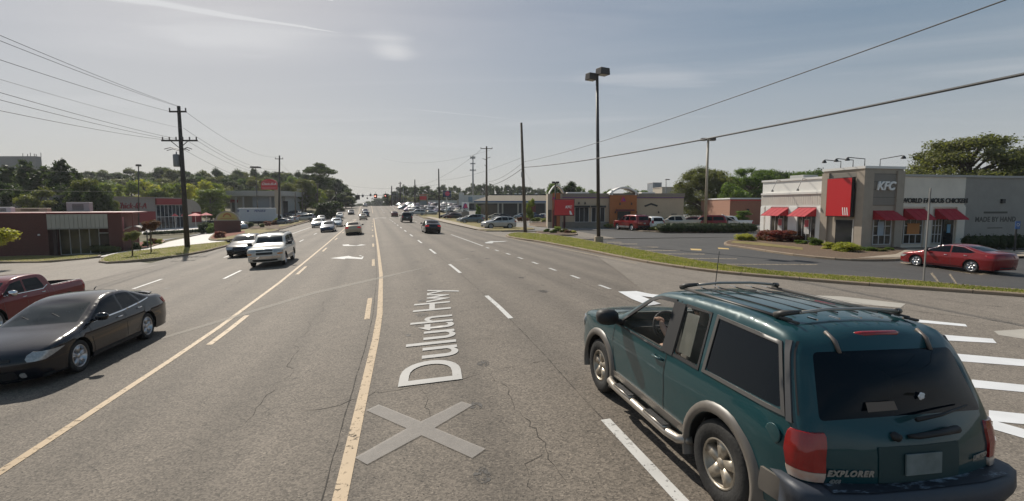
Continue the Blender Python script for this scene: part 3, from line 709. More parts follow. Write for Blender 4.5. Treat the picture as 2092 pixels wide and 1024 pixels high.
def body_meshes(S):
    sh = Shell(S); R = S['R']; z0 = S['z0']; ax = S['axles']; Ra = R + S.get('gap', .055)
    sil = sh.sil; zf, zr = sil[0], sil[-1]
    bot = []
    for xa in sorted(ax):           # from the rear forward
        a0 = math.asin(min(1, (R - z0) / Ra)) if R > z0 else 0
        n = 14; bot += [(xa + Ra * cos(pi + a0 - (pi + 2 * a0) * k / n), R + Ra * sin(pi + a0 - (pi + 2 * a0) * k / n)) for k in range(n + 1)]
    outline = [tuple(p) for p in sil] + dense([zr, (zr[0] + .02, z0)] + bot + [(zf[0] - .02, z0)], .1)[1:]
    outline = [p for i, p in enumerate(outline) if i == 0 or sqrt((p[0] - outline[i - 1][0]) ** 2 + (p[1] - outline[i - 1][1]) ** 2) > 1e-4]
    wins = [dense(rnd_poly(w, 2), .15, True) for w in S['windows']]
    extra = grid(outline, (.1, .085))
    for e in (.012, .03, .055, .085): extra += [tuple(p) for p in (sh.A - sh.N * e)]
    V, F, T = cdt(outline, wins, extra, .011)
    body = MB(); glass = {}
    for sg in (1, -1):
        P3 = sh.pt_side(V, sg); body.add(P3, [f for f, t in zip(F, T) if t < 0])
        for w in range(len(wins)):
            g = MB(); g.add(P3, [f for f, t in zip(F, T) if t == w]); glass[(w, sg)] = g
    # top skin
    L = sh.len[-1]; out = [(l, -1.) for l in sh.len] + [(L, t) for t in (-.6, -.2, .2, .6)] + [(l, 1.) for l in sh.len[::-1]] + [(0, t) for t in (.6, .2, -.2, -.6)]
    tops = []
    for kind, (xa, za), (xb, zb), tb, tt in S['glass_top']:
        la, lb = sh.near(xa, za), sh.near(xb, zb)
        tops.append((kind, rnd_poly([(la, -tb), (lb, -tt), (lb, tt), (la, tb)], 2)))
    cuts = []
    if 'bed' in S:
        x0, x1, zb = S['bed']; la, lb = sh.near(x0, zb), sh.near(x1, zb); cuts.append([(la, -.9), (lb, -.9), (lb, .9), (la, .9)])
    ex = [(l, t) for l in sh.len[::2] for t in (-.95, -.82, -.6, -.35, 0, .35, .6, .82, .95)]
    V, F, T = cdt(out, [t[1] for t in tops] + cuts, ex, .012)
    P3 = sh.pt_top(V); body.add(P3, [f for f, t in zip(F, T) if t < 0]); gt = []
    for i, (k, _) in enumerate(tops):
        g = MB(); g.add(P3, [f for f, t in zip(F, T) if t == i]); gt.append((k, g))
    # underside, wheel wells
    xs0, xs1 = zr[0] + .05, zf[0] - .05; hw = sh.W2 - .28
    body.box(((xs0 + xs1) / 2, 0, z0 + .14), (xs1 - xs0, 2 * hw, .2), mi=1)
    for xa in ax:
        for sg in (1, -1):
            pts = [(xa + (Ra + .0) * cos(a), R + (Ra) * sin(a)) for a in np.linspace(-.1, pi + .1, 14)]; yo = sh.pt_side(pts, sg); n = len(pts)
            body.add([(p[0], p[1] - sg * .004, p[2]) for p in yo] + [(p[0], sg * (sh.W2 - .34), p[2]) for p in yo], [(i, i + 1, n + i + 1, n + i) for i in range(n - 1)], 1)
    # sills between the wells
    xr_, xf_ = sorted(ax)
    for a, b in ((xs0, xr_ - Ra), (xr_ + Ra, xf_ - Ra), (xf_ + Ra, xs1)):
        if b > a: body.box(((a + b) / 2, 0, z0 + .03), (b - a, 2 * (sh.W2 - .1), .06), mi=1)
    if 'bed' in S:
        x0, x1, zb = S['bed']; yy = float(sh.halfw([((x0 + x1) / 2, zb - .01)])[0]) * .9
        body.add([(x0, yy, zb), (x1, yy, zb), (x1, -yy, zb), (x0, -yy, zb), (x0, yy, zb - .5), (x1, yy, zb - .5), (x1, -yy, zb - .5), (x0, -yy, zb - .5)], [(0, 1, 5, 4), (1, 2, 6, 5), (2, 3, 7, 6), (3, 0, 4, 7), (4, 5, 6, 7)], 1)
    return sh, body, glass, gt
def wheel_meshes(R, w, rim, spokes=5, style='alloy', tyre_in=.64):
    """axis along y, outer face at +y"""
    h = w / 2; ri = R * tyre_in; t = MB()
    t.lathe([(ri, -h * .9), (R * .88, -h), (R * .97, -h * .85), (R, -h * .55), (R, h * .55), (R * .97, h * .85), (R * .88, h), (ri + .01, h * .92), (ri, h * .8), (ri, -h * .9)], 36, 'y')
    m = MB(); m.lathe([(ri + .004, h * .86), (ri * .965, h * .95), (ri * .92, h * .8), (ri * .9, h * .1), (ri * .3, h * .02), (.0001, 0)], 36, 'y')
    hub = ri * .24
    m.lathe([(hub * 1.15, h * .1), (hub * 1.1, h * .6), (hub * .8, h * .75), (.0001, h * .78)], 18, 'y')
    for k in range(spokes):
        a = 2 * pi * k / spokes + .3
        for da, wd in (((-.09, .3), (.09, .3)) if style == 'twin' else ((0, .62 if spokes < 7 else .34),)):
            a2 = a + da * 1.6; c, s_ = cos(a2), sin(a2)
            r0, r1 = hub * .8, ri * .95; w0, w1 = hub * wd * 1.1, hub * wd * 1.35
            def q(r, u, y): return (r * c - u * s_, y, r * s_ + u * c)
            m.add([q(r0, -w0, h * .7), q(r0, w0, h * .7), q(r1, w1, h * .84), q(r1, -w1, h * .84), q(r0, -w0 * 1.2, h * .15), q(r0, w0 * 1.2, h * .15), q(r1, w1 * 1.2, h * .3), q(r1, -w1 * 1.2, h * .3)],
                  [(0, 1, 2, 3), (0, 4, 5, 1), (1, 5, 6, 2), (2, 6, 7, 3), (3, 7, 4, 0)])
    d = MB().lathe([(ri * .9, h * .12), (.0001, h * .05)], 20, 'y')
    tm = t.mesh('tyre', TYRE, True); rm = m.mesh('rim', rim, True, merge=1e-4); return tm, rm
def handle_mesh(mb, x, y, z, sg):
    mb.tube([(x - .09, y + sg * .0, z), (x - .07, y + sg * .035, z + .004), (x + .07, y + sg * .035, z + .004), (x + .09, y, z)], .014, 6)
def mirror_mesh(sh, x, z, sg, s=1.):
    mb = MB(); y = float(sh.halfw([(x, z)])[0]) * sg
    prof = [(.0, -.02), (.05, -.01), (.075, .05), (.085, .14), (.075, .2), (.0, .23)]
    for_x = []
    n = 12; rings = [(.085, .0, .25), (.055, .05, .9), (0, .07, 1.), (-.05, .06, .92), (-.09, .05, .35)]
    vs = []
    for i, (dx, dz, r) in enumerate(rings):
        for k in range(n):
            a = 2 * pi * k / n; ca, sa = cos(a), sin(a); e = .72
            vs.append((x + dx * s, y + sg * (.17 * s + .115 * s * r * (abs(ca) ** e) * (1 if ca > 0 else -1)), z + .06 * s + .085 * s * r * (abs(sa) ** e) * (1 if sa > 0 else -1)))
    mb.add(vs, [(i * n + k, i * n + (k + 1) % n, (i + 1) * n + (k + 1) % n, (i + 1) * n + k) for i in range(4) for k in range(n)] + [tuple(range(n)), tuple(4 * n + k for k in range(n))])
    mb.tube([(x + .02, y - sg * .03, z - .02), (x + .01, y + sg * .1 * s, z + .03)], .035 * s, 8)
    return mb
CACHE = {}
def template(key, S):
    """returns list of (name, mesh, parent index, location, label) describing one vehicle"""
    if key in CACHE: return CACHE[key]
    sh, body, glass, gt = body_meshes(S); parts = []; near = S.get('near', False)
    def add(name, mb, mats, smooth=True, parent=-1, loc=(0, 0, 0), **k):
        me = mb if isinstance(mb, bpy.types.Mesh) else mb.mesh(name, mats, smooth, **k)
        parts.append((name, me, parent, loc)); return len(parts) - 1
    add('body', body, [PAINTS['white'], WELL], merge=2e-4)
    gm = S.get('glassmat', GLASS)
    for (w, sg), g in sorted(glass.items()):
        add('side_window', g, S.get('wmat', {}).get(w, gm))
    for k, g in gt: add({'ws': 'windshield', 'rw': 'rear_window', 'roof': 'sunroof'}[k], g, S.get('wsmat', WGLASS) if k == 'ws' else gm)
    # wheels
    R = S['R']; ww = S.get('tw', .21); tm, rm = wheel_meshes(R, ww, S.get('rim', RIM), S.get('spokes', 5), S.get('rimstyle', 'alloy'), S.get('tyre_in', .64))
    for xa in S['axles']:
        yw = float(sh.halfw([(xa, R + S.get('gap', .055) + R * .9)])[0]) - ww / 2 - S.get('inset', .035)
        for sg in (1, -1):
            i = add('wheel', tm, None, loc=(xa, sg * yw, R, 0 if sg > 0 else pi)); add('rim', rm, None, parent=i)
    for nm, defs in (('headlight', S.get('head', [])), ('taillight', S.get('tail', [])), ('turn_signal', S.get('amber', [])), ('fog_light', S.get('fog', []))):
        if not defs: continue
        for sg in (1, -1):
            mb = MB()
            for d in defs:
                mat_i = 0
                if d[0] == 'wrap': lamp(sh, mb, sg, d[1], d[2])
                elif d[0] == 'side': patch(sh, mb, rnd_poly(d[1]), 'side', sg, .009)
                else:
                    (za, zb), (ta, tb) = d[1], d[2]; xx = d[3]; la = sh.near(xx, za); lb = sh.near(xx, zb)
                    patch(sh, mb, rnd_poly([(la, sg * ta), (lb, sg * ta), (lb, sg * tb), (la, sg * tb)]), 'top', 1, .01)
            add(nm, mb, {'headlight': CLRL, 'taillight': S.get('tailmat', REDL), 'turn_signal': AMB, 'fog_light': CLRL}[nm])
    for nm, mat, (za, zb), t, xx, off in S.get('panels', []):
        mb = MB(); la, lb = sh.near(xx, za), sh.near(xx, zb); t0, t1 = t if isinstance(t, tuple) else (-t, t)
        patch(sh, mb, rnd_poly([(la, t0), (lb, t0), (lb, t1), (la, t1)]), 'top', 1, off); add(nm, mb, mat)
    for nm, mat, poly, off in S.get('sides', []):
        for sg in (1, -1):
            mb = MB(); patch(sh, mb, poly, 'side', sg, off); add(nm, mb, mat)
    if S.get('mirror'):
        for sg in (1, -1): add('side_mirror', mirror_mesh(sh, *S['mirror'], sg, S.get('ms', 1)), S.get('mirmat', DARK))
    for hx, hz in S.get('handles', []):
        for sg in (1, -1):
            mb = MB(); handle_mesh(mb, hx, float(sh.halfw([(hx, hz)])[0]) * sg, hz, sg); add('door_handle', mb, S.get('hmat', CHROME))
    if S.get('seams'):
        for sg in (1, -1):
            for pl in S['seams']:
                mb = MB(); pl = dense(pl, .08); a = np.array(pl); t = np.gradient(a, axis=0); t /= np.sqrt((t ** 2).sum(1))[:, None] + 1e-9; nn = np.c_[-t[:, 1], t[:, 0]] * .005
                A_ = sh.pt_side(a + nn, sg, .0025) + sh.pt_side(a - nn, sg, .0025); m = len(pl)
                mb.add(A_, [(i, i + 1, m + i + 1, m + i) for i in range(m - 1)]); add('panel_gap', mb, DARK)
    for fn in S.get('extra', []): fn(sh, add)
    CACHE[key] = (parts, sh); return CACHE[key]
def place(key, x, y, yaw, color, label, cat='car', name='car', group=None, scale=1., tailon=False, z=None, lite=False):
    S = SPECS[key]; parts, sh = template(key, S)
    root = thing(name, label, cat, group=group)
    f = Vector((cos(yaw), sin(yaw), 0)); l = Vector((-sin(yaw), cos(yaw), 0)); q_ = scale[0] if isinstance(scale, tuple) else scale; a = 1.3 * q_; b = .8 * q_
    zz = lambda p: Z(p.x, p.y) if z is None else z
    c = Vector((x, y, 0)); zf, zb, zl, zr = zz(c + f * a), zz(c - f * a), zz(c + l * b), zz(c - l * b)
    F = (f * 2 * a + Vector((0, 0, zf - zb))).normalized(); Lf = (l * 2 * b + Vector((0, 0, zl - zr))); Lf = (Lf - F * Lf.dot(F)).normalized(); U = F.cross(Lf)
    M = Matrix((F, Lf, U)).transposed().to_4x4(); M.translation = Vector((x, y, (zf + zb + zl + zr) / 4 + .008 + S.get('lift', 0)))
    sx = scale if isinstance(scale, tuple) else (scale,) * 3; root.matrix_world = M @ Matrix.Diagonal((*sx, 1))
    objs = []
    for nm, me, par, loc in parts:
        if lite and nm in ('door_handle', 'panel_gap', 'fog_light', 'turn_signal'): objs.append(None); continue
        o = bpy.data.objects.new(nm, me); C.objects.link(o); o.parent = objs[par] if par >= 0 else root
        o.location = loc[:3]
        if len(loc) > 3: o.rotation_euler = (0, 0, loc[3])
        if nm in ('body', 'spoiler', 'bumper_cover', 'mirror_cap') and len(o.material_slots):
            o.material_slots[0].link = 'OBJECT'; o.material_slots[0].material = PAINTS[color]
        if nm == 'taillight' and tailon: o.material_slots[0].link = 'OBJECT'; o.material_slots[0].material = REDON
        objs.append(o)
    return root, sh
def plate(x, z, w=.31, h=.16, tilt=0):
    def f(sh, add):
        add('license_plate', MB().box((x, 0, z), (.012, w, h), Matrix.Rotation(tilt, 3, 'Y')), PLATE, False, bev=.003)
    return f
def roofrails(x0, x1, z, y, mat=DARK, cross=()):
    def f(sh, add):
        mb = MB()
        for sg in (1, -1):
            mb.tube([(x0, sg * y, z - .02), (x0 - .08, sg * y, z + .035), (x1 + .08, sg * y, z + .035), (x1, sg * y, z - .02)], .018, 6)
        for c in cross: mb.tube([(c, -y, z + .035), (c, -y * .5, z + .06), (c, y * .5, z + .06), (c, y, z + .035)], .016, 6)
        add('roof_rack', mb, mat)
    return f
def shaft(sh, add):
    pass
SPECS = {}
SPECS['sedan'] = dict(W=1.82, prof=[(2.36, .24), (2.42, .45), (2.36, .62), (2.12, .76), (1.1, .95), (.25, 1.38), (-.3, 1.46), (-.95, 1.42), (-1.7, 1.08), (-2.1, 1.07), (-2.34, 1.02), (-2.42, .7), (-2.36, .3)],
    R=.32, z0=.2, axles=(1.4, -1.38), belt=.93, windows=[[(.92, .97), (.2, 1.33), (-.33, 1.38), (-.35, .99)], [(-.43, .99), (-.41, 1.38), (-.95, 1.34), (-1.42, 1.04)]],
    glass_top=[('ws', (1.02, .97), (.32, 1.35), .9, .88), ('rw', (-1.02, 1.39), (-1.62, 1.12), .86, .88)], mirror=(.78, .98), hmat=DARK, handles=[(-.15, .86), (-1.1, .9)],
    head=[('wrap', [(.54, 2.12, .62), (.61, 2.02, .56), (.68, 1.92, .6)], 'front')], tail=[('wrap', [(.78, -2.22, .7), (.85, -2.17, .66), (.92, -2.14, .7)], 'rear')],
    panels=[('grille', DARK, (.5, .64), .38, 2.4, .006), ('air_intake', DARK, (.27, .4), .5, 2.42, .004), ('rear_valance', DARK, (.3, .4), .7, -2.4, .004)],
    seams=[[(.98, .93), (.9, .3)], [(-.39, 1.36), (-.39, .95), (-.42, .3)], [(-1.45, 1.0), (-1.15, .7), (-1.05, .45)]], extra=[plate(-2.46, .78), plate(2.5, .42)])
SPECS['coupe_sedan'] = dict(SPECS['sedan'], W=1.85, prof=[(2.38, .2), (2.45, .42), (2.38, .64), (2.1, .8), (1.2, .95), (.25, 1.36), (-.3, 1.45), (-.9, 1.41), (-1.85, 1.12), (-2.3, 1.1), (-2.42, .98), (-2.42, .6), (-2.36, .26)],
    R=.335, windows=[[(1.0, .98), (.22, 1.32), (-.3, 1.38), (-.32, 1.0)], [(-.38, 1.0), (-.36, 1.38), (-.9, 1.33), (-1.5, 1.1), (-1.3, 1.04)]], glass_top=[('ws', (1.1, .98), (.32, 1.34), .9, .88), ('rw', (-1.0, 1.39), (-1.78, 1.15), .84, .86)],
    tail=[('wrap', [(.84, -2.15, .55), (.9, -2.02, .45), (.97, -2.0, .45)], 'rear')], spokes=5, tyre_in=.72, hmat=CHROME, near=True,
    sides=[('window_trim', CHROME, [(1.05, .965), (.25, 1.36), (-.3, 1.42), (-.92, 1.37), (-1.58, 1.1), (-.92, 1.352), (-.3, 1.4), (.24, 1.34), (1.0, .965)], .006), ('sill_trim', PAINTS['darkred'], [(1.0, .24), (1.0, .31), (-1.0, .31), (-1.0, .24)], .02)])
SPECS['hatch'] = dict(W=1.76, prof=[(2.1, .24), (2.15, .5), (2.05, .72), (1.7, .88), (.95, 1.02), (.2, 1.48), (-.4, 1.55), (-1.4, 1.5), (-1.9, 1.1), (-2.02, .85), (-2.02, .5), (-1.95, .28)], R=.31, z0=.2, axles=(1.28, -1.28), belt=1.0, tum=.3,
    windows=[[(.85, 1.04), (.15, 1.42), (-.33, 1.46), (-.35, 1.04)], [(-.42, 1.05), (-.4, 1.46), (-1.1, 1.42), (-1.4, 1.1)]], glass_top=[('ws', (.9, 1.05), (.25, 1.46), .9, .88), ('rw', (-1.46, 1.46), (-1.86, 1.14), .82, .84)], mirror=(.7, 1.04),
    head=[('wrap', [(.6, 1.85, .62), (.67, 1.75, .58), (.74, 1.65, .62)], 'front')], tail=[('wrap', [(.82, -1.8, .74), (.92, -1.76, .72), (1.05, -1.76, .76)], 'rear')],
    panels=[('grille', DARK, (.56, .7), .4, 2.12, .006), ('air_intake', DARK, (.27, .44), .6, 2.14, .004)], extra=[plate(-2.07, .72), plate(2.22, .45)])
SPECS['crossover'] = dict(W=1.88, prof=[(2.2, .28), (2.28, .55), (2.22, .82), (1.95, .98), (1.05, 1.12), (.4, 1.55), (-.1, 1.68), (-1.2, 1.69), (-1.9, 1.62), (-2.2, 1.22), (-2.32, 1.0), (-2.34, .6), (-2.28, .32)], R=.36, z0=.25, axles=(1.35, -1.35), belt=1.08, tum=.28,
    windows=[[(.98, 1.13), (.38, 1.52), (-.18, 1.6), (-.2, 1.14)], [(-.27, 1.14), (-.25, 1.6), (-1.05, 1.6), (-1.1, 1.17)], [(-1.18, 1.18), (-1.14, 1.59), (-1.62, 1.55), (-1.85, 1.36)]], glass_top=[('ws', (1.02, 1.15), (.42, 1.55), .9, .88), ('rw', (-1.93, 1.58), (-2.2, 1.22), .84, .86)],
    mirror=(.85, 1.14), handles=[(-.05, 1.02), (-1.0, 1.04)], hmat=DARK, head=[('wrap', [(.7, 1.98, .62), (.78, 1.85, .58), (.86, 1.75, .62)], 'front')], tail=[('wrap', [(.93, -2.1, .7), (1.02, -2.02, .66), (1.14, -1.95, .7)], 'rear')],
    panels=[('grille', DARK, (.62, .76), .5, 2.28, .006), ('air_intake', DARK, (.32, .5), .62, 2.26, .004), ('rear_bumper', DARK, (.34, .52), .9, -2.32, .02)], sides=[('sill_cladding', DARK, [(.9, .25), (.9, .36), (-.9, .36), (-.9, .25)], .02)],
    seams=[[(1.0, 1.1), (.92, .35)], [(-.23, 1.58), (-.24, .35)], [(-1.14, 1.16), (-1.0, .8), (-.9, .5)]], extra=[plate(-2.4, .78), plate(2.37, .5), roofrails(-.05, -1.7, 1.66, .62)], tyre_in=.7)
SPECS['suv'] = dict(W=2.0, prof=[(2.34, .36), (2.42, .52), (2.44, .8), (2.42, 1.02), (2.24, 1.13), (1.02, 1.2), (.42, 1.74), (-.02, 1.86), (-1.5, 1.89), (-2.38, 1.84), (-2.56, 1.3), (-2.62, .9), (-2.6, .42)], R=.39, z0=.33, axles=(1.48, -1.48), belt=1.16, tum=.2, ft=.1, fl=.5, rt=.06, gap=.07, r=.08,
    windows=[[(.84, 1.25), (.4, 1.66), (-.0, 1.72), (-.02, 1.23)], [(-.1, 1.23), (-.08, 1.72), (-.92, 1.72), (-.96, 1.23)], [(-1.06, 1.24), (-1.03, 1.72), (-2.2, 1.7), (-2.32, 1.26)]], glass_top=[('ws', (.92, 1.27), (.46, 1.7), .92, .9), ('rw', (-2.42, 1.74), (-2.55, 1.28), .84, .86)],
    mirror=(.75, 1.22), ms=1.25, handles=[(.1, 1.08), (-.85, 1.08)], hmat=DARK, head=[('wrap', [(.86, 2.26, .6), (.92, 2.24, .6), (.99, 2.22, .6)], 'front')], amber=[('wrap', [(.765, 2.3, .84), (.8, 2.3, .84), (.835, 2.29, .84)], 'front')],
    tail=[('wrap', [(.9, -2.5, .86), (1.05, -2.48, .86), (1.24, -2.47, .86)], 'rear')], tailmat=REDL,
    panels=[('grille', DARK, (.92, 1.0), .54, 2.44, .008), ('grille', DARK, (.76, .86), .54, 2.44, .008), ('front_bumper', CHROME, (.56, .7), .99, 2.44, .05), ('air_intake', DARK, (.38, .52), .8, 2.42, .02), ('rear_bumper', DARK, (.46, .64), .96, -2.62, .07), ('grille_bar', P('gold_emblem', (.6, .45, .12), .3, metal=.8), (.87, .91), .06, 2.44, .03)],
    sides=[('sill_cladding', P('lower_grey', (.3, .29, .27), .4), [(1.0, .36), (1.0, .56), (-.98, .56), (-.98, .36)], .015)],
    seams=[[(1.08, 1.2), (1.0, .4)], [(-.06, 1.72), (-.06, .4)], [(-1.0, 1.25), (-.98, .9), (-.9, .6)]], extra=[plate(-2.72, .9), plate(2.53, .6), roofrails(.0, -2.2, 1.86, .66, DARK, (-.5, -1.6))])
SPECS['pickup'] = dict(W=1.98, prof=[(2.75, .4), (2.85, .6), (2.86, 1.0), (2.7, 1.16), (1.6, 1.24), (.95, 1.74), (.5, 1.84), (-.5, 1.85), (-.82, 1.72), (-.98, 1.32), (-1.1, 1.27), (-2.8, 1.28), (-2.9, 1.22), (-2.92, .9), (-2.9, .5)], round=2, R=.4, z0=.36, axles=(1.85, -1.8), belt=1.2, tum=.22, ft=.1, fl=.5, rt=.03, rl=.3, gap=.07, r=.06, crown=.8,
    windows=[[(1.42, 1.27), (.92, 1.64), (.42, 1.71), (.4, 1.25)], [(.32, 1.25), (.34, 1.71), (-.4, 1.71), (-.62, 1.3), (-.5, 1.25)]], glass_top=[('ws', (1.5, 1.28), (1.0, 1.68), .9, .88), ('rw', (-.86, 1.68), (-.98, 1.36), .8, .82)], bed=(-1.12, -2.78, 1.28),
    mirror=(1.25, 1.24), ms=1.3, mirmat=CHROME, handles=[(.52, 1.08), (-.45, 1.1)], hmat=CHROME, head=[('wrap', [(.82, 2.62, .62), (.92, 2.6, .62), (1.03, 2.58, .62)], 'front')],
    tail=[('wrap', [(.86, -2.72, .86), (1.02, -2.72, .86), (1.19, -2.76, .86)], 'rear')], panels=[('grille', CHROME, (.76, 1.02), .58, 2.88, .012), ('front_bumper', CHROME, (.5, .7), .99, 2.86, .04), ('rear_bumper', CHROME, (.5, .68), .96, -2.92, .1)],
    seams=[[(1.5, 1.22), (1.4, .45)], [(.37, 1.68), (.37, .45)], [(-.66, 1.3), (-.72, .9), (-.7, .45)], [(-1.02, 1.26), (-1.02, .45)]], sides=[('window_trim', CHROME, [(1.42, 1.225), (1.42, 1.245), (-.5, 1.235), (-.78, 1.36), (-.79, 1.345), (-.5, 1.21)], .008)],
    extra=[plate(-3.04, .6), lambda sh, add: add('bed_rail', MB().box((-1.95, .83, 1.285), (1.75, .07, .025)).box((-1.95, -.83, 1.285), (1.75, .07, .025)), P('rail_cap', (.3, .3, .3), .4), False, bev=.006)], tyre_in=.68)
SPECS['cab_pickup'] = dict(SPECS['pickup'], extra=[plate(-3.04, .6)])
SPECS['minivan'] = dict(W=1.95, prof=[(2.4, .28), (2.48, .55), (2.38, .82), (2.1, .96), (1.55, 1.08), (.65, 1.62), (.1, 1.74), (-1.6, 1.76), (-2.2, 1.68), (-2.42, 1.2), (-2.5, .9), (-2.48, .35)], R=.34, z0=.24, axles=(1.5, -1.45), belt=1.06, tum=.24,
    windows=[[(1.35, 1.12), (.62, 1.52), (.1, 1.62), (.08, 1.1)], [(0, 1.1), (.02, 1.63), (-1.0, 1.64), (-1.02, 1.1)], [(-1.1, 1.1), (-1.08, 1.64), (-2.05, 1.6), (-2.22, 1.14)]], glass_top=[('ws', (1.42, 1.14), (.7, 1.58), .9, .88), ('rw', (-2.24, 1.6), (-2.42, 1.22), .84, .86)], mirror=(1.2, 1.1),
    head=[('wrap', [(.64, 2.2, .6), (.72, 2.1, .58), (.8, 2.0, .62)], 'front')], tail=[('wrap', [(.92, -2.36, .86), (1.1, -2.32, .86), (1.3, -2.28, .86)], 'rear')], panels=[('grille', DARK, (.56, .7), .4, 2.46, .006)], extra=[plate(-2.56, .8)])
# ------------------------------------------------------------ the black sedan close by on the left
def impala_extra(sh, add):
    sp = MB(); n = 11; pts = [(-2.32 + .06 * abs(k) ** 2 * 1., .62 * k, 1.175 + .0 - .05 * abs(k) ** 3) for k in np.linspace(-1, 1, n)]
    for i, p in enumerate(pts): pass
    vs = []
    for p in pts: vs += [(p[0] + .1, p[1], p[2] - .012), (p[0] + .02, p[1], p[2] + .016), (p[0] - .1, p[1], p[2] + .022), (p[0] - .1, p[1], p[2] + .004), (p[0] + .08, p[1], p[2] - .022)]
    sp.add(vs, [(i * 5 + k, i * 5 + (k + 1) % 5, (i + 1) * 5 + (k + 1) % 5, (i + 1) * 5 + k) for i in range(n - 1) for k in range(5)])
    for sg in (1, -1): sp.box((-2.33, sg * .45, 1.13), (.12, .03, .08))
    add('spoiler', sp, [PAINTS['black']])
    em = MB().box((2.58, 0, .61), (.02, .2, .03)).box((2.582, 0, .61), (.022, .07, .05)); add('emblem', em, CHROME, False, bev=.004)
    add('antenna', MB().tube([(-.95, 0, 1.48), (-1.05, 0, 1.56)], .012, 6), DARK)
    wp = MB(); wp.tube([(1.02, .55, 1.03), (.72, .05, 1.21)], .008, 5); wp.tube([(1.03, -.05, 1.045), (.75, -.5, 1.18)], .008, 5); add('wiper', wp, DARK)
    ds = MB(); a = sh.near(.95, 1.05); add('sun_glare_paper', MB().box((.8, -.35, 1.12), (.02, .01, .02)), DARK) if 0 else None
SPECS['impala'] = dict(W=1.85, prof=[(2.36, .2), (2.46, .38), (2.47, .6), (2.34, .74), (1.9, .86), (1.12, .97), (.2, 1.38), (-.3, 1.475), (-.95, 1.455), (-1.85, 1.12), (-2.2, 1.11), (-2.5, 1.06), (-2.62, .82), (-2.62, .45), (-2.54, .25)], R=.35, z0=.2, axles=(1.42, -1.39), belt=.95, tum=.36, ft=.2, fl=1.0, tyre_in=.68,
    windows=[[(.95, .98), (.2, 1.34), (-.32, 1.405), (-.35, 1.0)], [(-.42, 1.0), (-.4, 1.405), (-.9, 1.38), (-1.2, 1.06)], [(-1.28, 1.07), (-1.0, 1.36), (-1.25, 1.26), (-1.62, 1.1)]],
    glass_top=[('ws', (1.05, .98), (.3, 1.35), .91, .89), ('rw', (-1.05, 1.42), (-1.78, 1.16), .86, .88)], mirror=(.78, 1.0), ms=1.05, mirmat=PAINTS['black'], handles=[(-.14, .88), (-1.08, .92)], hmat=CHROME, spokes=5, rimstyle='twin',
    head=[('wrap', [(.55, 2.3, .93), (.6, 2.16, .88), (.66, 2.0, .88), (.71, 1.88, .92)], 'front')], tail=[('wrap', [(.82, -2.4, .62), (.89, -2.32, .56), (.98, -2.28, .6)], 'rear')],
    panels=[('grille', DARK, (.56, .65), .56, 2.47, .006), ('grille_trim', CHROME, (.655, .675), .56, 2.44, .012), ('air_intake', DARK, (.25, .4), .66, 2.46, .004), ('license_plate', PLATE, (.36, .46), .2, 2.46, .014)],
    fog=[('top', (.27, .36), (.72, .86), 2.42)], sides=[('window_trim', CHROME, [(1.0, .982), (-.35, 1.0), (-1.2, 1.05), (-1.66, 1.095), (-1.64, 1.072), (-1.2, 1.024), (-.35, .974), (1.0, .955)], .008), ('sill_trim', DARK, [(1.0, .22), (1.0, .3), (-1.0, .3), (-1.0, .22)], .018)],
    seams=[[(1.02, .94), (1.0, .7), (.92, .3)], [(-.385, 1.39), (-.385, .97), (-.4, .3)], [(-1.25, 1.08), (-1.32, .9), (-1.1, .62), (-1.0, .45)], [(2.0, .76), (1.2, .9), (1.03, .93)]], extra=[impala_extra])
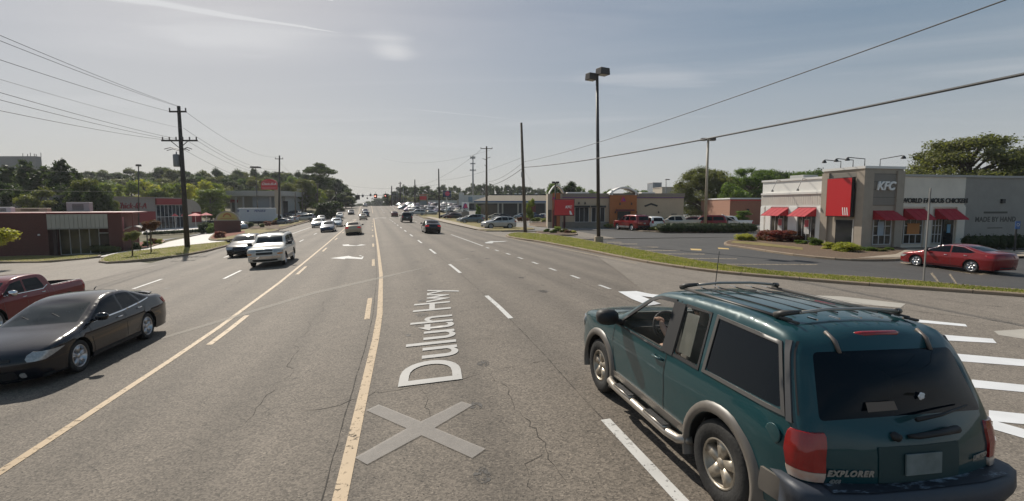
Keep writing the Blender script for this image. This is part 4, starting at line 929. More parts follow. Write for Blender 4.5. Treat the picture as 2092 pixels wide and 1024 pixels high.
# ------------------------------------------------------------ the teal two-tone SUV at lower right
CLEARG = P('clear_side_glass', (.05, .06, .06), .03, alpha=.14, spec=.5)
SEAT = P('seat_cloth', (.3, .27, .23), .9)
def explorer_extra(sh, add0):
    def rear(y, z, off=0.):
        lo = np.where(sh.A[:, 0] < -1.5)[0]; o = np.argsort(sh.A[lo, 1]); L = float(np.interp(z, sh.A[lo, 1][o], sh.len[lo][o])); ye = float(sh._ye(np.array([L]))[0]); return Vector(sh.pt_top([(L, y / ye)], off)[0])
    def add(name, mb, mats, *a, **k):
        if isinstance(mb, MB):
            if min(v[0] for v in mb.v) < -2.1 and max(v[0] for v in mb.v) < -1.9: q = .33 if name in ('tailgate_handle', 'lock', 'plate_recess', 'license_plate', 'window_sticker') else .35 if name in ('rear_bumper', 'bumper_step') else .42; mb.v = [(v[0] + q, v[1], v[2]) for v in mb.v]
        else: mb.transform(Matrix.Translation((.37, 0, 0)))
        return add0(name, mb, mats, *a, **k)
    hw = lambda x, z: float(sh.halfw([(x, z)])[0])
    R = .37
    WL = P('white_lens', (.6, .54, .46), .2, coat=.5, c2=(.5, .3, .22), var=.1, vscale=9)
    for sg in (1, -1):
        mb = MB(); lamp(sh, mb, sg, [(.7, -2.01, .93), (.73, -1.995, .918), (.762, -1.99, .912)], 'rear'); add0('taillight_lower', mb, WL)
    # wheel flares: raised bands round the arches
    for sg in (1, -1):
        for xa in (1.29, -1.29):
            mb = MB(); n = 22; r0, r1 = .435, .53; rows = []
            for k in range(n + 1):
                a = -.32 + (pi + .64) * k / n; c, s_ = cos(a), sin(a)
                q = lambda r: (xa + r * c, R + .0 + r * s_)
                w0 = hw(*q(r0)); w1 = hw(*q(r1)); yo = hw(xa, .6) + .034
                rows.append([(q(r1)[0], sg * (w1 - .01), q(r1)[1]), (q(r1 - .02)[0], sg * (w1 + .022), q(r1 - .02)[1]), (q(.47)[0], sg * yo, q(.47)[1]), (q(r0)[0], sg * (yo - .005), q(r0)[1]), (q(r0)[0], sg * (yo - .09), q(r0)[1])])
            m = 5; mb.add([v for r in rows for v in r], [(i * m + k, i * m + k + 1, (i + 1) * m + k + 1, (i + 1) * m + k) for i in range(n) for k in range(m - 1)])
            add('wheel_flare', mb, CLAD)
        # running board tube
        mb = MB(); y = sh.W2 + .07
        mb.tube([(.86, sg * (y - .12), .36), (.78, sg * (y - .02), .34), (.6, sg * y, .33), (-.6, sg * y, .33), (-.78, sg * (y - .02), .34), (-.86, sg * (y - .12), .36)], .045, 12)
        mb.box((.35, sg * y, .375), (.42, .085, .02)); mb.box((-.4, sg * y, .375), (.42, .085, .02))
        add('running_board', mb, P('bar_metal', (.42, .38, .33), .35, metal=.7, var=.15, vscale=6))
        add('step_pad', MB().box((.35, sg * y, .39), (.38, .07, .012)), DARK, False); add('step_pad', MB().box((-.4, sg * y, .39), (.38, .07, .012)), DARK, False)
    # roof rack: side rails, two bowed cross bars on feet, low ribs on the roof
    mb = MB(); BAR = P('rack_bar', (.06, .055, .05), .5)
    for sg in (1, -1):
        mb.box((-.85, sg * .56, 1.712), (1.5, .035, .022)); mb.tube([(-.1, sg * .56, 1.715), (-1.68, sg * .56, 1.705)], .012, 6)
    for x in (-.22, -1.58):
        for sg in (1, -1):
            mb.tube([(x + (.12 if x > -1 else .12), sg * .575, 1.72), (x + .06, sg * .56, 1.75), (x, sg * .45, 1.772)], [.03, .026, .016], 8)
    add('roof_rack', mb, BAR)
    add('rack_crossbar', MB().tube([(-.22, -.47, 1.765), (-.2, -.2, 1.785), (-.2, .2, 1.785), (-.22, .47, 1.765)], .014, 8), P('crossbar_metal', (.4, .37, .33), .35, metal=.6))
    add('rack_crossbar', MB().tube([(-1.58, -.47, 1.765), (-1.56, -.2, 1.785), (-1.56, .2, 1.785), (-1.58, .47, 1.765)], .014, 8), MATS['crossbar_metal'])
    for k in range(5):
        y = -.4 + .2 * k
        zt = [1.735 + .018 * (1 - (y / .6) ** 2)] * 2
        rb = MB(); rb.box((-.85, y, 1.722 + .014 * (1 - (y / .6) ** 2)), (1.25, .012, .01)); add('roof_rib', rb, DARK, False)
        for x in (-.12, -1.6): add('roof_rib', MB().box((x - .04, y, 1.724 + .014 * (1 - (y / .6) ** 2)), (.09, .016, .012)), CHROME, False)
    # rear bumper wrapping the corners, worn top
    bp = MB(); prof = [(-2.36, .50), (-2.5, .46), (-2.66, .48), (-2.7, .56), (-2.69, .66), (-2.64, .685), (-2.42, .69), (-2.36, .66)]
    ys = [-.93, -.88, -.75, -.45, 0, .45, .75, .88, .93]; ring = []
    for y in ys:
        sft = .16 * (abs(y) / .93) ** 4; ring.append([(max(-9, px_) + sft * (1 if px_ < -2.4 else 0), y, pz) for px_, pz in prof])
    m = len(prof); vs = [v for r in ring for v in r]
    bp.add(vs, [(i * m + k, i * m + (k + 1) % m, (i + 1) * m + (k + 1) % m, (i + 1) * m + k) for i in range(len(ys) - 1) for k in range(m)] + [tuple(range(m)), tuple((len(ys) - 1) * m + k for k in range(m))])
    add('rear_bumper', bp, P('bumper_grey', (.05, .055, .065), .55, c2=(.035, .045, .065), var=.2, vscale=3))
    # worn scuffed step pad on the bumper top: peeled pale patches
    wm = P('peeled_pad', (.03, .045, .075), .5); 
    if 'peeled' not in wm:
        wm['peeled'] = 1; nt = wm.node_tree; b = nt.nodes['Principled BSDF']; tc = nt.nodes.new('ShaderNodeTexCoord'); t = nt.nodes.new('ShaderNodeTexNoise'); t.inputs['Scale'].default_value = 5; t.inputs['Detail'].default_value = 8; t.inputs['Roughness'].default_value = .7
        mp = nt.nodes.new('ShaderNodeMapping'); mp.inputs['Scale'].default_value = (1.6, .6, 1); nt.links.new(tc.outputs['Object'], mp.inputs[0]); nt.links.new(mp.outputs[0], t.inputs[0])
        r = nt.nodes.new('ShaderNodeValToRGB'); e = r.color_ramp; e.elements[0].position = .5; e.elements[0].color = (.015, .02, .03, 1); e.elements[1].position = .62; e.elements[1].color = (.34, .42, .5, 1)
        nt.links.new(t.outputs[0], r.inputs[0]); nt.links.new(r.outputs[0], b.inputs['Base Color'])
    pd = MB(); pd.add([(-2.42, -.72, .694), (-2.42, .72, .694), (-2.6, .74, .692), (-2.645, .45, .689), (-2.655, 0, .689), (-2.645, -.45, .689), (-2.6, -.74, .692)], [tuple(range(7))]); add('bumper_step', pd, wm, False)
    # tailgate hardware
    hg = MB()
    for y in (.42, -.42):
        hg = MB().tube([(-2.20, y, 1.665), (-2.28, y * .98, 1.61), (-2.325, y * .97, 1.53)], [.012, .017, .014], 8)
        add('glass_hinge', hg, P('hinge_grey', (.16, .13, .11), .45))
    add('high_brake_light', MB().tube([(-2.235, -.2, 1.648), (-2.25, -.15, 1.65), (-2.25, .15, 1.65), (-2.235, .2, 1.648)], [.014, .024, .024, .014], 10), REDL)
    V_ = lambda p, dy=0, dz=0: (p.x, p.y + dy, p.z + dz)
    hd = MB().tube([V_(rear(-.34, 1.0, .0)), V_(rear(-.3, 1.01, .035)), V_(rear(-.12, 1.0, .04)), V_(rear(.06, .99, .035)), V_(rear(.1, .985, .0))], [.016, .028, .022, .02, .012], 8); add0('tailgate_handle', hd, DARK)
    add0('wiper', MB().tube([V_(rear(.02, 1.08, .02)), V_(rear(-.2, 1.1, .03)), V_(rear(-.5, 1.14, .02))], [.016, .011, .008], 6), DARK)
    p = rear(.2, .99, .0); add0('lock', MB().lathe([(.0001, -.03), (.028, -.028), (.032, .01)], 14, 'x', p), DARK)
    wn = MB(); g_ = [[rear(y, z, .004) for y in (-.34, -.17, 0, .17, .34)] for z in (.7, .78, .86, .93)]; wn.add([v for r in g_ for v in r], [(i * 5 + k, i * 5 + k + 1, (i + 1) * 5 + k + 1, (i + 1) * 5 + k) for i in range(3) for k in range(4)]); add0('plate_recess', wn, P('recess_teal', (.012, .04, .043), .6))
    add0('license_plate', MB().box(rear(0, .815, .012), (.012, .3, .15), Matrix.Rotation(radians(4), 3, 'Y')), P('plate_dull', (.13, .17, .17), .5, c2=(.2, .24, .24), var=.2, vscale=6), False, bev=.003)
    def badge(txt, y, z, size, mat):
        c = rear(y, z, .006); w_ = rear(y - .15, z, .006); dx = (w_.x - c.x) / .15
        M = Matrix(((dx, 0, -1, c.x), (-1, 0, 0, y), (0, 1, 0, z), (0, 0, 0, 1)))
        o = text(txt, size, mat, 'badge', None, M, .002, .25, .003, 'CENTER', 1.2); me = o.data; bpy.data.objects.remove(o); add0('badge', me, None)
    SILV = P('badge_silver', (.42, .42, .4), .35, metal=.7)
    badge('EXPLORER', .54, .765, .058, SILV); badge('4X4', .64, .705, .036, SILV); badge('LIMITED', -.58, .8, .045, SILV)
    # stuck on the rear glass and seen behind it
    p = rear(-.1, 1.22, .004); st_ = MB()
    for k in range(5): a_ = k * 1.257; st_.lathe([(.0001, -.004), (.014, -.004), (.014, 0)], 8, 'x', p + Vector((0, .016 * cos(a_), .016 * sin(a_))))
    st_.lathe([(.0001, -.005), (.012, -.005)], 8, 'x', p); add0('window_sticker', st_, P('sticker_white', (.8, .8, .8), .5))
    q_ = [rear(y, z, .003) for y, z in ((.36, 1.14), (.13, 1.145), (.14, 1.2), (.36, 1.2))]; add0('window_card', MB().add(q_, [(0, 1, 2, 3)]), P('card_brown', (.13, .095, .07), .5), False)
    add('filler_cap', MB().lathe([(.07, -.002), (.074, .004), (.065, .0055), (.0001, .006)], 24, 'y', (-1.86, hw(-1.86, .93), .93)), [PAINTS['teal']])
    add('filler_cap', MB().lathe([(.07, .002), (.074, -.004), (.065, -.0055), (.0001, -.006)], 24, 'y', (-1.86, -hw(-1.86, .93), .93)), [PAINTS['teal']])
    add0('antenna', MB().tube([(1.15, -.7, 1.1), (1.12, -.7, 1.5), (1.08, -.7, 2.02)], .006, 5), DARK)
    # cabin
    cb = MB(); cb.box((-.5, 0, .55), (2.7, 1.4, .1)); cb.box((.85, 0, .92), (.35, 1.4, .3)); cb.box((.12, .0, 1.04), (.1, .0, .0)) if 0 else None
    for sg in (1, -1):
        cb.box((-.1, sg * .77, .8), (1.7, .05, .5)); cb.box((-.32, sg * .68, 1.3), (.08, .05, .5))
    cb.box((-1.4, 0, .9), (1.1, 1.45, .45)); cb.box((-.95, 0, 1.15), (.12, 1.3, .75))
    add('cabin_trim', cb, P('cabin_dark', (.06, .057, .05), .9), False)
    st = MB()
    for sg in (1, -1):
        st.box((.0, sg * .36, .78), (.5, .5, .16)); st.box((-.28, sg * .36, 1.06), (.14, .48, .6), Matrix.Rotation(radians(-14), 3, 'Y')); st.box((-.36, sg * .36, 1.43), (.1, .26, .17))
    add('seat', st, SEAT, False, bev=.03)
    sw = MB(); n = 20; ctr = Vector((.48, .36, 1.12)); ux = Vector((.42, 0, .9)).normalized()
    rg = [ctr + (Vector((0, 1, 0)) * cos(2 * pi * k / n) + ux * sin(2 * pi * k / n)) * .19 for k in range(n + 1)]; sw.tube(rg, .015, 6, caps=False); sw.tube([ctr - Vector((0, .18, 0)), ctr + Vector((0, .18, 0))], .02, 6); sw.tube([ctr, ctr + Vector((.3, 0, -.15))], .03, 6)
    add('steering_wheel', sw, DARK)
    # rear side glass: half open sliding pane
    add('sliding_pane', MB().add([(-.52, hw(-.52, 1.15) - .01, 1.13), (-.5, hw(-.5, 1.5) - .01, 1.53), (-.7, hw(-.7, 1.5) - .01, 1.54), (-.72, hw(-.7, 1.15) - .01, 1.13)], [(0, 1, 2, 3)]), P('pale_pane', (.2, .2, .17), .08, alpha=.8), False)
SPECS['explorer'] = dict(W=1.79, prof=[(2.02, .42), (2.1, .5), (2.13, .72), (2.1, .94), (1.95, 1.04), (.92, 1.13), (.25, 1.58), (-.1, 1.68), (-1.0, 1.71), (-1.6, 1.69), (-1.84, 1.62), (-2.06, 1.1), (-2.11, .92), (-2.13, .6), (-2.05, .46)], R=.37, z0=.4, axles=(1.29, -1.29), belt=1.06, tum=.27, ft=.1, fl=.55, rt=.07, rl=.5, gap=.06, r=.075, shoulder=.03, crease=.86, tw=.235, inset=-.0,
    windows=[[(.78, 1.1), (.2, 1.5), (.06, 1.56), (-.26, 1.58), (-.3, 1.09)], [(-.48, 1.1), (-.46, 1.58), (-.84, 1.59), (-.88, 1.1)], [(-1.0, 1.11), (-.98, 1.58), (-1.7, 1.55), (-1.88, 1.12)]],
    wmat={0: CLEARG, 1: CLEARG}, glass_top=[('ws', (.86, 1.17), (.3, 1.55), .9, .88), ('rw', (-1.865, 1.57), (-2.055, 1.12), .93, .95)], mirror=(.72, 1.13), ms=1.2, rim=RIMTAN, spokes=5, tyre_in=.57,
    head=[('wrap', [(.78, 1.95, .6), (.86, 1.93, .6), (.94, 1.92, .6)], 'front')],
    tail=[('wrap', [(.765, -1.99, .912), (.87, -1.975, .9), (.94, -1.965, .9), (1.0, -1.97, .905), (1.025, -1.985, .92)], 'rear')],
    panels=[('grille', DARK, (.76, .92), .55, 2.12, .008), ('front_bumper', CLAD, (.44, .66), 1., 2.1, .05), ],
    sides=[('lower_cladding', CLAD, [(.8, .40), (.8, .475), (-.8, .475), (-.8, .40)], .018), ('lower_cladding', CLAD, [(-1.78, .46), (-1.8, .64), (-2.1, .64), (-2.04, .46)], .022), 
           ('window_frame', DARK, [(.86, 1.075), (.22, 1.54), (.04, 1.6), (-.28, 1.62), (-.28, 1.585), (.05, 1.565), (.19, 1.51), (.79, 1.09), (-.3, 1.08), (-.3, 1.06)], .01),
           ('window_frame', DARK, [(-.27, 1.07), (-.25, 1.6), (-.45, 1.6), (-.47, 1.07)], .012), ('window_frame', DARK, [(-.47, 1.07), (-.45, 1.61), (-.87, 1.61), (-.91, 1.07), (-.88, 1.1), (-.85, 1.59), (-.46, 1.58), (-.48, 1.1), (-.88, 1.1), (-.91, 1.07)], .006),
           ('window_frame', P('frame_grey', (.085, .08, .075), .45), [(-.96, 1.08), (-.945, 1.61), (-1.72, 1.58), (-1.925, 1.08), (-1.88, 1.112), (-1.7, 1.552), (-.98, 1.582), (-1.0, 1.108), (-1.88, 1.11), (-1.925, 1.08)], .01),
           ('pillar_trim', P('pillar_grey', (.07, .07, .072), .5), [(-1.94, 1.06), (-1.74, 1.6), (-1.78, 1.6), (-1.985, 1.06)], .012)],
    seams=[[(.88, 1.06), (.86, .8), (.8, .45)], [(-.36, 1.62), (-.37, 1.06), (-.4, .45)], [(-1.8, 1.6), (-2.0, 1.12)]], hmat=PAINTS['teal'], handles=[(-.24, .98)], extra=[explorer_extra], glassmat=GLASS, near=True, wsmat=CLEARG)
# ------------------------------------------------------------ person
SKIN = P('skin', (.5, .3, .2), .55); SHIRT = P('red_shirt', (.5, .03, .06), .8)
def skin_mesh(name, verts, edges, radii, mat, sub=2):
    me = bpy.data.meshes.new(name); me.from_pydata(verts, edges, []); o = bpy.data.objects.new(name, me); C.objects.link(o)
    o.modifiers.new('s', 'SKIN'); sv = me.skin_vertices[0].data
    for i, r in enumerate(radii): sv[i].radius = (r, r); sv[i].use_root = (i == 0)
    m = o.modifiers.new('u', 'SUBSURF'); m.levels = m.render_levels = sub
    dg = bpy.context.evaluated_depsgraph_get(); dg.update(); nm = bpy.data.meshes.new_from_object(o.evaluated_get(dg)); bpy.data.objects.remove(o)
    nm.name = name; nm.materials.clear(); nm.materials.append(mat); nm.polygons.foreach_set('use_smooth', [True] * len(nm.polygons)); return nm
def driver(M):
    root = thing('person', 'driver in a red top with one hand on the steering wheel of the teal SUV', 'person'); root.matrix_world = M
    v = [(-.08, .36, .88), (-.12, .36, 1.05), (-.17, .36, 1.22), (-.18, .36, 1.33), (-.16, .36, 1.40), (-.14, .36, 1.50), (-.12, .36, 1.57),
         (-.15, .55, 1.29), (.05, .6, 1.12), (.24, .56, 1.16), (.36, .53, 1.22), (-.15, .17, 1.29), (.05, .12, 1.1), (.28, .2, 1.12), (.38, .22, 1.15), (.2, .44, .88), (.2, .28, .88), (.5, .44, .86), (.5, .28, .86)]
    e = [(0, 1), (1, 2), (2, 3), (3, 4), (4, 5), (5, 6), (3, 7), (7, 8), (8, 9), (9, 10), (3, 11), (11, 12), (12, 13), (13, 14), (0, 15), (0, 16), (15, 17), (16, 18)]
    r = [.14, .135, .14, .09, .05, .085, .075, .06, .048, .036, .028, .06, .048, .036, .028, .08, .08, .06, .06]
    ob('body', skin_mesh('body', v, e, r, SKIN), root)
    v2 = [(-.08, .36, .88), (-.12, .36, 1.05), (-.17, .36, 1.22), (-.18, .36, 1.31), (-.15, .55, 1.29), (.0, .59, 1.16), (-.15, .17, 1.29), (.0, .13, 1.15)]
    ob('shirt', skin_mesh('shirt', v2, [(0, 1), (1, 2), (2, 3), (3, 4), (4, 5), (3, 6), (6, 7)], [.155, .15, .155, .1, .075, .062, .075, .062], SHIRT), root)
    for sg, wx, wy, wz in ((1, .37, .53, 1.225), (-1, .39, .22, 1.155)):
        for k in range(4):
            y = wy + (k - 1.5) * .021; L = [.9, 1.05, 1., .8][k]
            ob('finger', skin_mesh('finger', [(wx + .01, y, wz), (wx + .045, y, wz + .03 * L), (wx + .075, y, wz + .022 * L), (wx + .08, y, wz - .005)], [(0, 1), (1, 2), (2, 3)], [.011, .01, .009, .008], SKIN, 1), root)
        ob('finger', skin_mesh('finger', [(wx, wy - .045 * sg, wz - .01), (wx + .04, wy - .055 * sg, wz + .01), (wx + .06, wy - .04 * sg, wz + .025)], [(0, 1), (1, 2)], [.012, .011, .009], SKIN, 1), root)
    ob('hair', MB().lathe([(.0001, .13), (.06, .12), (.095, .07), (.1, 0), (.085, -.06)], 16, 'z', (-.15, .36, 1.52)).mesh('hair', P('hair', (.03, .02, .015), .7), True), root)
# ------------------------------------------------------------ vehicles in place
def on_road(key, px, py, d, color, label, cat, name, away, group, scale=.95, **k):
    """near end's contact at pixel row py; lane offset d"""
    s = SPX(px, py)[0]; L = {'suv': 2.5, 'pickup': 2.85}.get(key, 2.3) * scale; s += L
    x, y = XY(s, d); yaw = tang(s) + (0 if away else pi)
    return place(key, x, y, yaw, color, label, cat, name, group, scale, **k)
G1 = 'cars coming towards the camera'; G2 = 'cars driving away from the camera'; G3 = 'cars in the centre turn lane'
# near ones
r, sh = place('explorer', 2.365, 5.638, 1.776, 'teal', 'teal two-tone SUV with tan wheel flares and a roof rack, nearest at lower right', 'SUV', 'suv', G2, (1.058, 1.016, .985))
driver(r.matrix_world.copy())
place('impala', -8.686, 9.751, -1.39, 'black', 'shiny black sedan with a tail spoiler beside the red pickup, nearest at lower left', 'sedan', 'sedan', G1, (.808, .857, .83))
place('pickup', -13.65, 13.4, -1.415, 'wine', 'dark red crew cab pickup with chrome mirrors behind the black sedan', 'pickup', 'pickup_truck', G1, (.69, .66, .7))
place('suv', -12.463, 26.015, -1.307, 'offwhite', 'big white SUV with chrome bumper and black grille coming towards the camera', 'SUV', 'suv', G1, (.85, .819, .829))
place('sedan', *XY(35.0, -8.75), tang(36) + pi, 'black', 'black sedan half hidden behind the big white SUV', 'sedan', 'sedan', G1, .9)
place('coupe_sedan', 20.437, 22.938, 1.802, 'red', 'bright red sedan with silver wheels parked by the chicken restaurant', 'sedan', 'sedan', None, (.851, .805, .802))
place('crossover', -1.761, 63.782, 3.519, 'silver', 'silver SUV waiting at the drive exit left of the bare wooden pole', 'SUV', 'suv', None, (.949, .936, .916))
place('crossover', -6.759, 84.026, 3.234, 'bluegrey', 'blue grey SUV parked behind the silver SUV at the drive exit', 'SUV', 'suv', None, .867)
MID = [
 ('hatch', 645, 466, -8.6, 'silver', 'silver hatchback leading the far approaching cars', 'car', 'hatchback', 0, G1),
 ('sedan', 680, 474.5, -5.9, 'navy', 'navy blue sedan with glinting windshield ahead of a light blue one', 'sedan', 'sedan', 0, G1),
 ('sedan', 692, 464, -5.9, 'ltblue', 'light blue sedan tucked behind the navy sedan', 'sedan', 'sedan', 0, G1),
 ('crossover', 691, 443.5, -11.4, 'silver', 'silver SUV far off in the outer approaching lane', 'SUV', 'suv', 0, G1),
 ('sedan', 720, 444.5, -8.4, 'white', 'white sedan crossing the far junction towards the camera', 'sedan', 'sedan', 0, G1),
 ('sedan', 728, 438.5, -6.2, 'charcoal', 'charcoal car just behind the white sedan at the junction', 'car', 'car', 0, G1),
 ('sedan', 712, 433.5, -11.2, 'grey', 'grey car right in front of the white and blue bus', 'car', 'car', 0, G1),
 ('sedan', 735, 428.5, -6.6, 'white', 'white car near the crest, right of the bus', 'car', 'car', 0, G1),
 ('sedan', 728, 425.6, -9., 'silver', 'silver car at the crest behind the bus', 'car', 'car', 0, G1),
 ('crossover', 737, 423.4, -6.4, 'charcoal', 'dark vehicle topping the crest left of the turn lane queue', 'car', 'car', 0, G1),
 ('sedan', 745, 479.5, -2.75, 'gold', 'gold sedan with lit tail lights, last in the turn lane queue', 'sedan', 'sedan', 1, G3),
 ('sedan', 750, 449.5, -2.7, 'beige', 'tan sedan second from the back of the turn lane queue', 'sedan', 'sedan', 1, G3),
 ('hatch', 753, 443.6, -2.3, 'bluegrey', 'blue grey hatchback in front of the tan sedan in the queue', 'car', 'hatchback', 1, G3),
 ('sedan', 755, 436.8, -2.6, 'navy', 'navy car in the middle of the turn lane queue', 'car', 'car', 1, G3),
 ('sedan', 752, 432.3, -2.9, 'silver', 'silver car near the front of the turn lane queue', 'car', 'car', 1, G3),
 ('crossover', 752, 428.5, -2.9, 'white', 'white vehicle at the head of the turn lane queue', 'car', 'car', 1, G3),
 ('sedan', 866, 477.5, 4.6, 'black', 'black sedan with glowing tail lights driving away in the second lane', 'sedan', 'sedan', 1, G2),
 ('suv', 822, 455, 4.35, 'green', 'dark boxy SUV ahead of the black sedan', 'SUV', 'suv', 1, G2),
 ('sedan', 805, 443.5, 4.0, 'darkred', 'dark red sedan passing left of the dark boxy SUV', 'sedan', 'sedan', 1, G2),
 ('sedan', 775, 429.5, .9, 'charcoal', 'dark car near the crest in the lane beside the queue', 'car', 'car', 1, G2),
 ('crossover', 790, 427.8, 4.2, 'grey', 'grey hatchback near the crest in the right hand lane', 'car', 'car', 1, G2),
 ('suv', 772, 424.6, .9, 'beige', 'tan SUV just ahead of the dark car near the crest', 'SUV', 'suv', 1, G2),
 ('crossover', 785, 423.2, 4.4, 'silver', 'silver vehicle topping the crest in the right hand lane', 'car', 'car', 1, G2)]
for key, px, py, d, col, lab, cat, nm, away, grp in MID:
    on_road(key, px, py, d, col, lab, cat, nm, away, grp, .86, tailon=(col in ('gold', 'black')))
# ---------------------------------------------------------------- buildings
def brickmat(name, c1, c2, mortar, scale=4.5):
    m = P(name, c1, .9); nt = m.node_tree; b = nt.nodes['Principled BSDF']; tc = nt.nodes.new('ShaderNodeTexCoord'); br = nt.nodes.new('ShaderNodeTexBrick')
    mp = nt.nodes.new('ShaderNodeMapping'); nt.links.new(tc.outputs['Object'], mp.inputs[0]); mp.inputs['Rotation'].default_value = (pi / 2, 0, 0)
    br.inputs['Color1'].default_value = (*c1, 1); br.inputs['Color2'].default_value = (*c2, 1); br.inputs['Mortar'].default_value = (*mortar, 1)
    br.inputs['Scale'].default_value = scale; br.inputs['Mortar Size'].default_value = .012
    nt.links.new(mp.outputs[0], br.inputs[0]); nt.links.new(br.outputs[0], b.inputs['Base Color']); return m
class Frame:
    def __init__(s, name, label, cat, O, U, z0, group=None):
        """local u along the street face, v inwards, w up; the Empty stands at O"""
        s.a = atan2(U[1], U[0]); s.r = thing(name, label, cat, (O[0], O[1], z0), s.a, group); s.z0 = z0
    def box(s, name, u, v, w, mat, parent=None, bev=0, smooth=False):
        """w are world heights"""
        return MB().box(((u[0] + u[1]) / 2, (v[0] + v[1]) / 2, (w[0] + w[1]) / 2 - s.z0), (u[1] - u[0], v[1] - v[0], w[1] - w[0])).build(name, mat, parent or s.r, bev=bev)
    def mb(s, name, m, mat, parent=None, smooth=False, **k):
        m.v = [(x, y, z - s.z0) for x, y, z in m.v]; return m.build(name, mat, parent or s.r, smooth, **k)
    def text(s, t, size, mat, u, v, w, name='lettering', face='u', **k):
        if face == 'u': M = Matrix(((1, 0, 0, u), (0, 0, -1, v), (0, 1, 0, w - s.z0), (0, 0, 0, 1)))
        else: M = Matrix(((0, 0, -1, u), (-1, 0, 0, v), (0, 1, 0, w - s.z0), (0, 0, 0, 1)))
        return text(t, size, mat, name, k.pop('parent', s.r), M, **k)
STUC = P('taupe_stucco', (.38, .325, .262), .9, var=.08, vscale=1.5, bump=.25, bscale=25)
WHT = P('white_siding', (.86, .84, .79), .7, var=.05, vscale=1.2); TRIMW = P('white_trim', (.76, .74, .7), .6); BEI = P('beige_stucco', (.76, .68, .57), .9, var=.07, vscale=1, bump=.2, bscale=25)
DKT = P('dark_taupe', (.32, .295, .26), .9, var=.07, vscale=1.2, bump=.2, bscale=25)  # taupe paint of the far section, with its shade also put into the colour
AWN = P('red_awning', (.4, .02, .032), .75, var=.08, vscale=4); SGR = P('sign_red', (.55, .02, .025), .35); SGW = P('sign_white', (.8, .79, .76), .4); FRM = P('window_frame', (.55, .54, .52), .5)
WIN = P('shop_glass', (.035, .035, .032), .05, spec=.6, c2=(.12, .10, .08), var=.5, vscale=1.4); BLK = P('black_metal', (.02, .02, .02), .5); ROOF = P('flat_roof', (.3, .29, .27), .95, var=.1, vscale=.6)
SPOST = P('poster_white', (.6, .58, .55), .6)
def window(F, u, v, w, face='u', nx=2, ny=1, mat=WIN, depth=.06, fr=.05):
    """framed window in the plane v=const (face 'u') or u=const (face 'v')"""
    if face == 'u':
        o = F.box('window', u, (v - .01, v + depth), w, mat); m = MB()
        for i in range(nx + 1): x = u[0] + (u[1] - u[0]) * i / nx; m.box((x, v - .02, (w[0] + w[1]) / 2 - F.z0), (fr, .05, w[1] - w[0] + fr))
        for i in range(ny + 1): z = w[0] + (w[1] - w[0]) * i / ny; m.box(((u[0] + u[1]) / 2, v - .024, z - F.z0), (u[1] - u[0], .05, fr))
    else:
        o = F.box('window', (v - .01, v + depth), u, w, mat); m = MB()
        for i in range(nx + 1): x = u[0] + (u[1] - u[0]) * i / nx; m.box((v - .02, x, (w[0] + w[1]) / 2 - F.z0), (.05, fr, w[1] - w[0] + fr))
        for i in range(ny + 1): z = w[0] + (w[1] - w[0]) * i / ny; m.box((v - .024, (u[0] + u[1]) / 2, z - F.z0), (.05, u[1] - u[0], fr))
    m.build('frame', FRM, o); return o
def awning(F, a, b, ztop, zbot, out, face, mat=AWN):
    m = MB(); f = (lambda t, o, z: (t, -o, z)) if face == 'u' else (lambda t, o, z: (-o, t, z))
    o0 = -.22 if face == 'u' else -.22
    P0 = [f(a, -.2, ztop), f(b, -.2, ztop), f(b, out, zbot), f(a, out, zbot)]
    m.add([Vector(p) for p in P0] + [Vector(p) - Vector((0, 0, .03)) for p in P0] + [f(a, -.2, zbot), f(b, -.2, zbot)],
          [(0, 1, 2, 3), (7, 6, 5, 4), (0, 3, 7, 4), (1, 5, 6, 2), (3, 2, 6, 7), (0, 3, 8), (1, 9, 2)])
    n = int((b - a) / .45)
    o = F.mb('awning', m, mat)
    vm = MB(); 
    for i in range(n + 1):
        t = a + (b - a) * i / n; vm.tube([f(t, out, zbot + .01), f(t, -.18, ztop + .01)], .008, 4)
    F.mb('awning_rib', vm, P('awning_seam', (.4, .05, .06), .7), o)
    return o
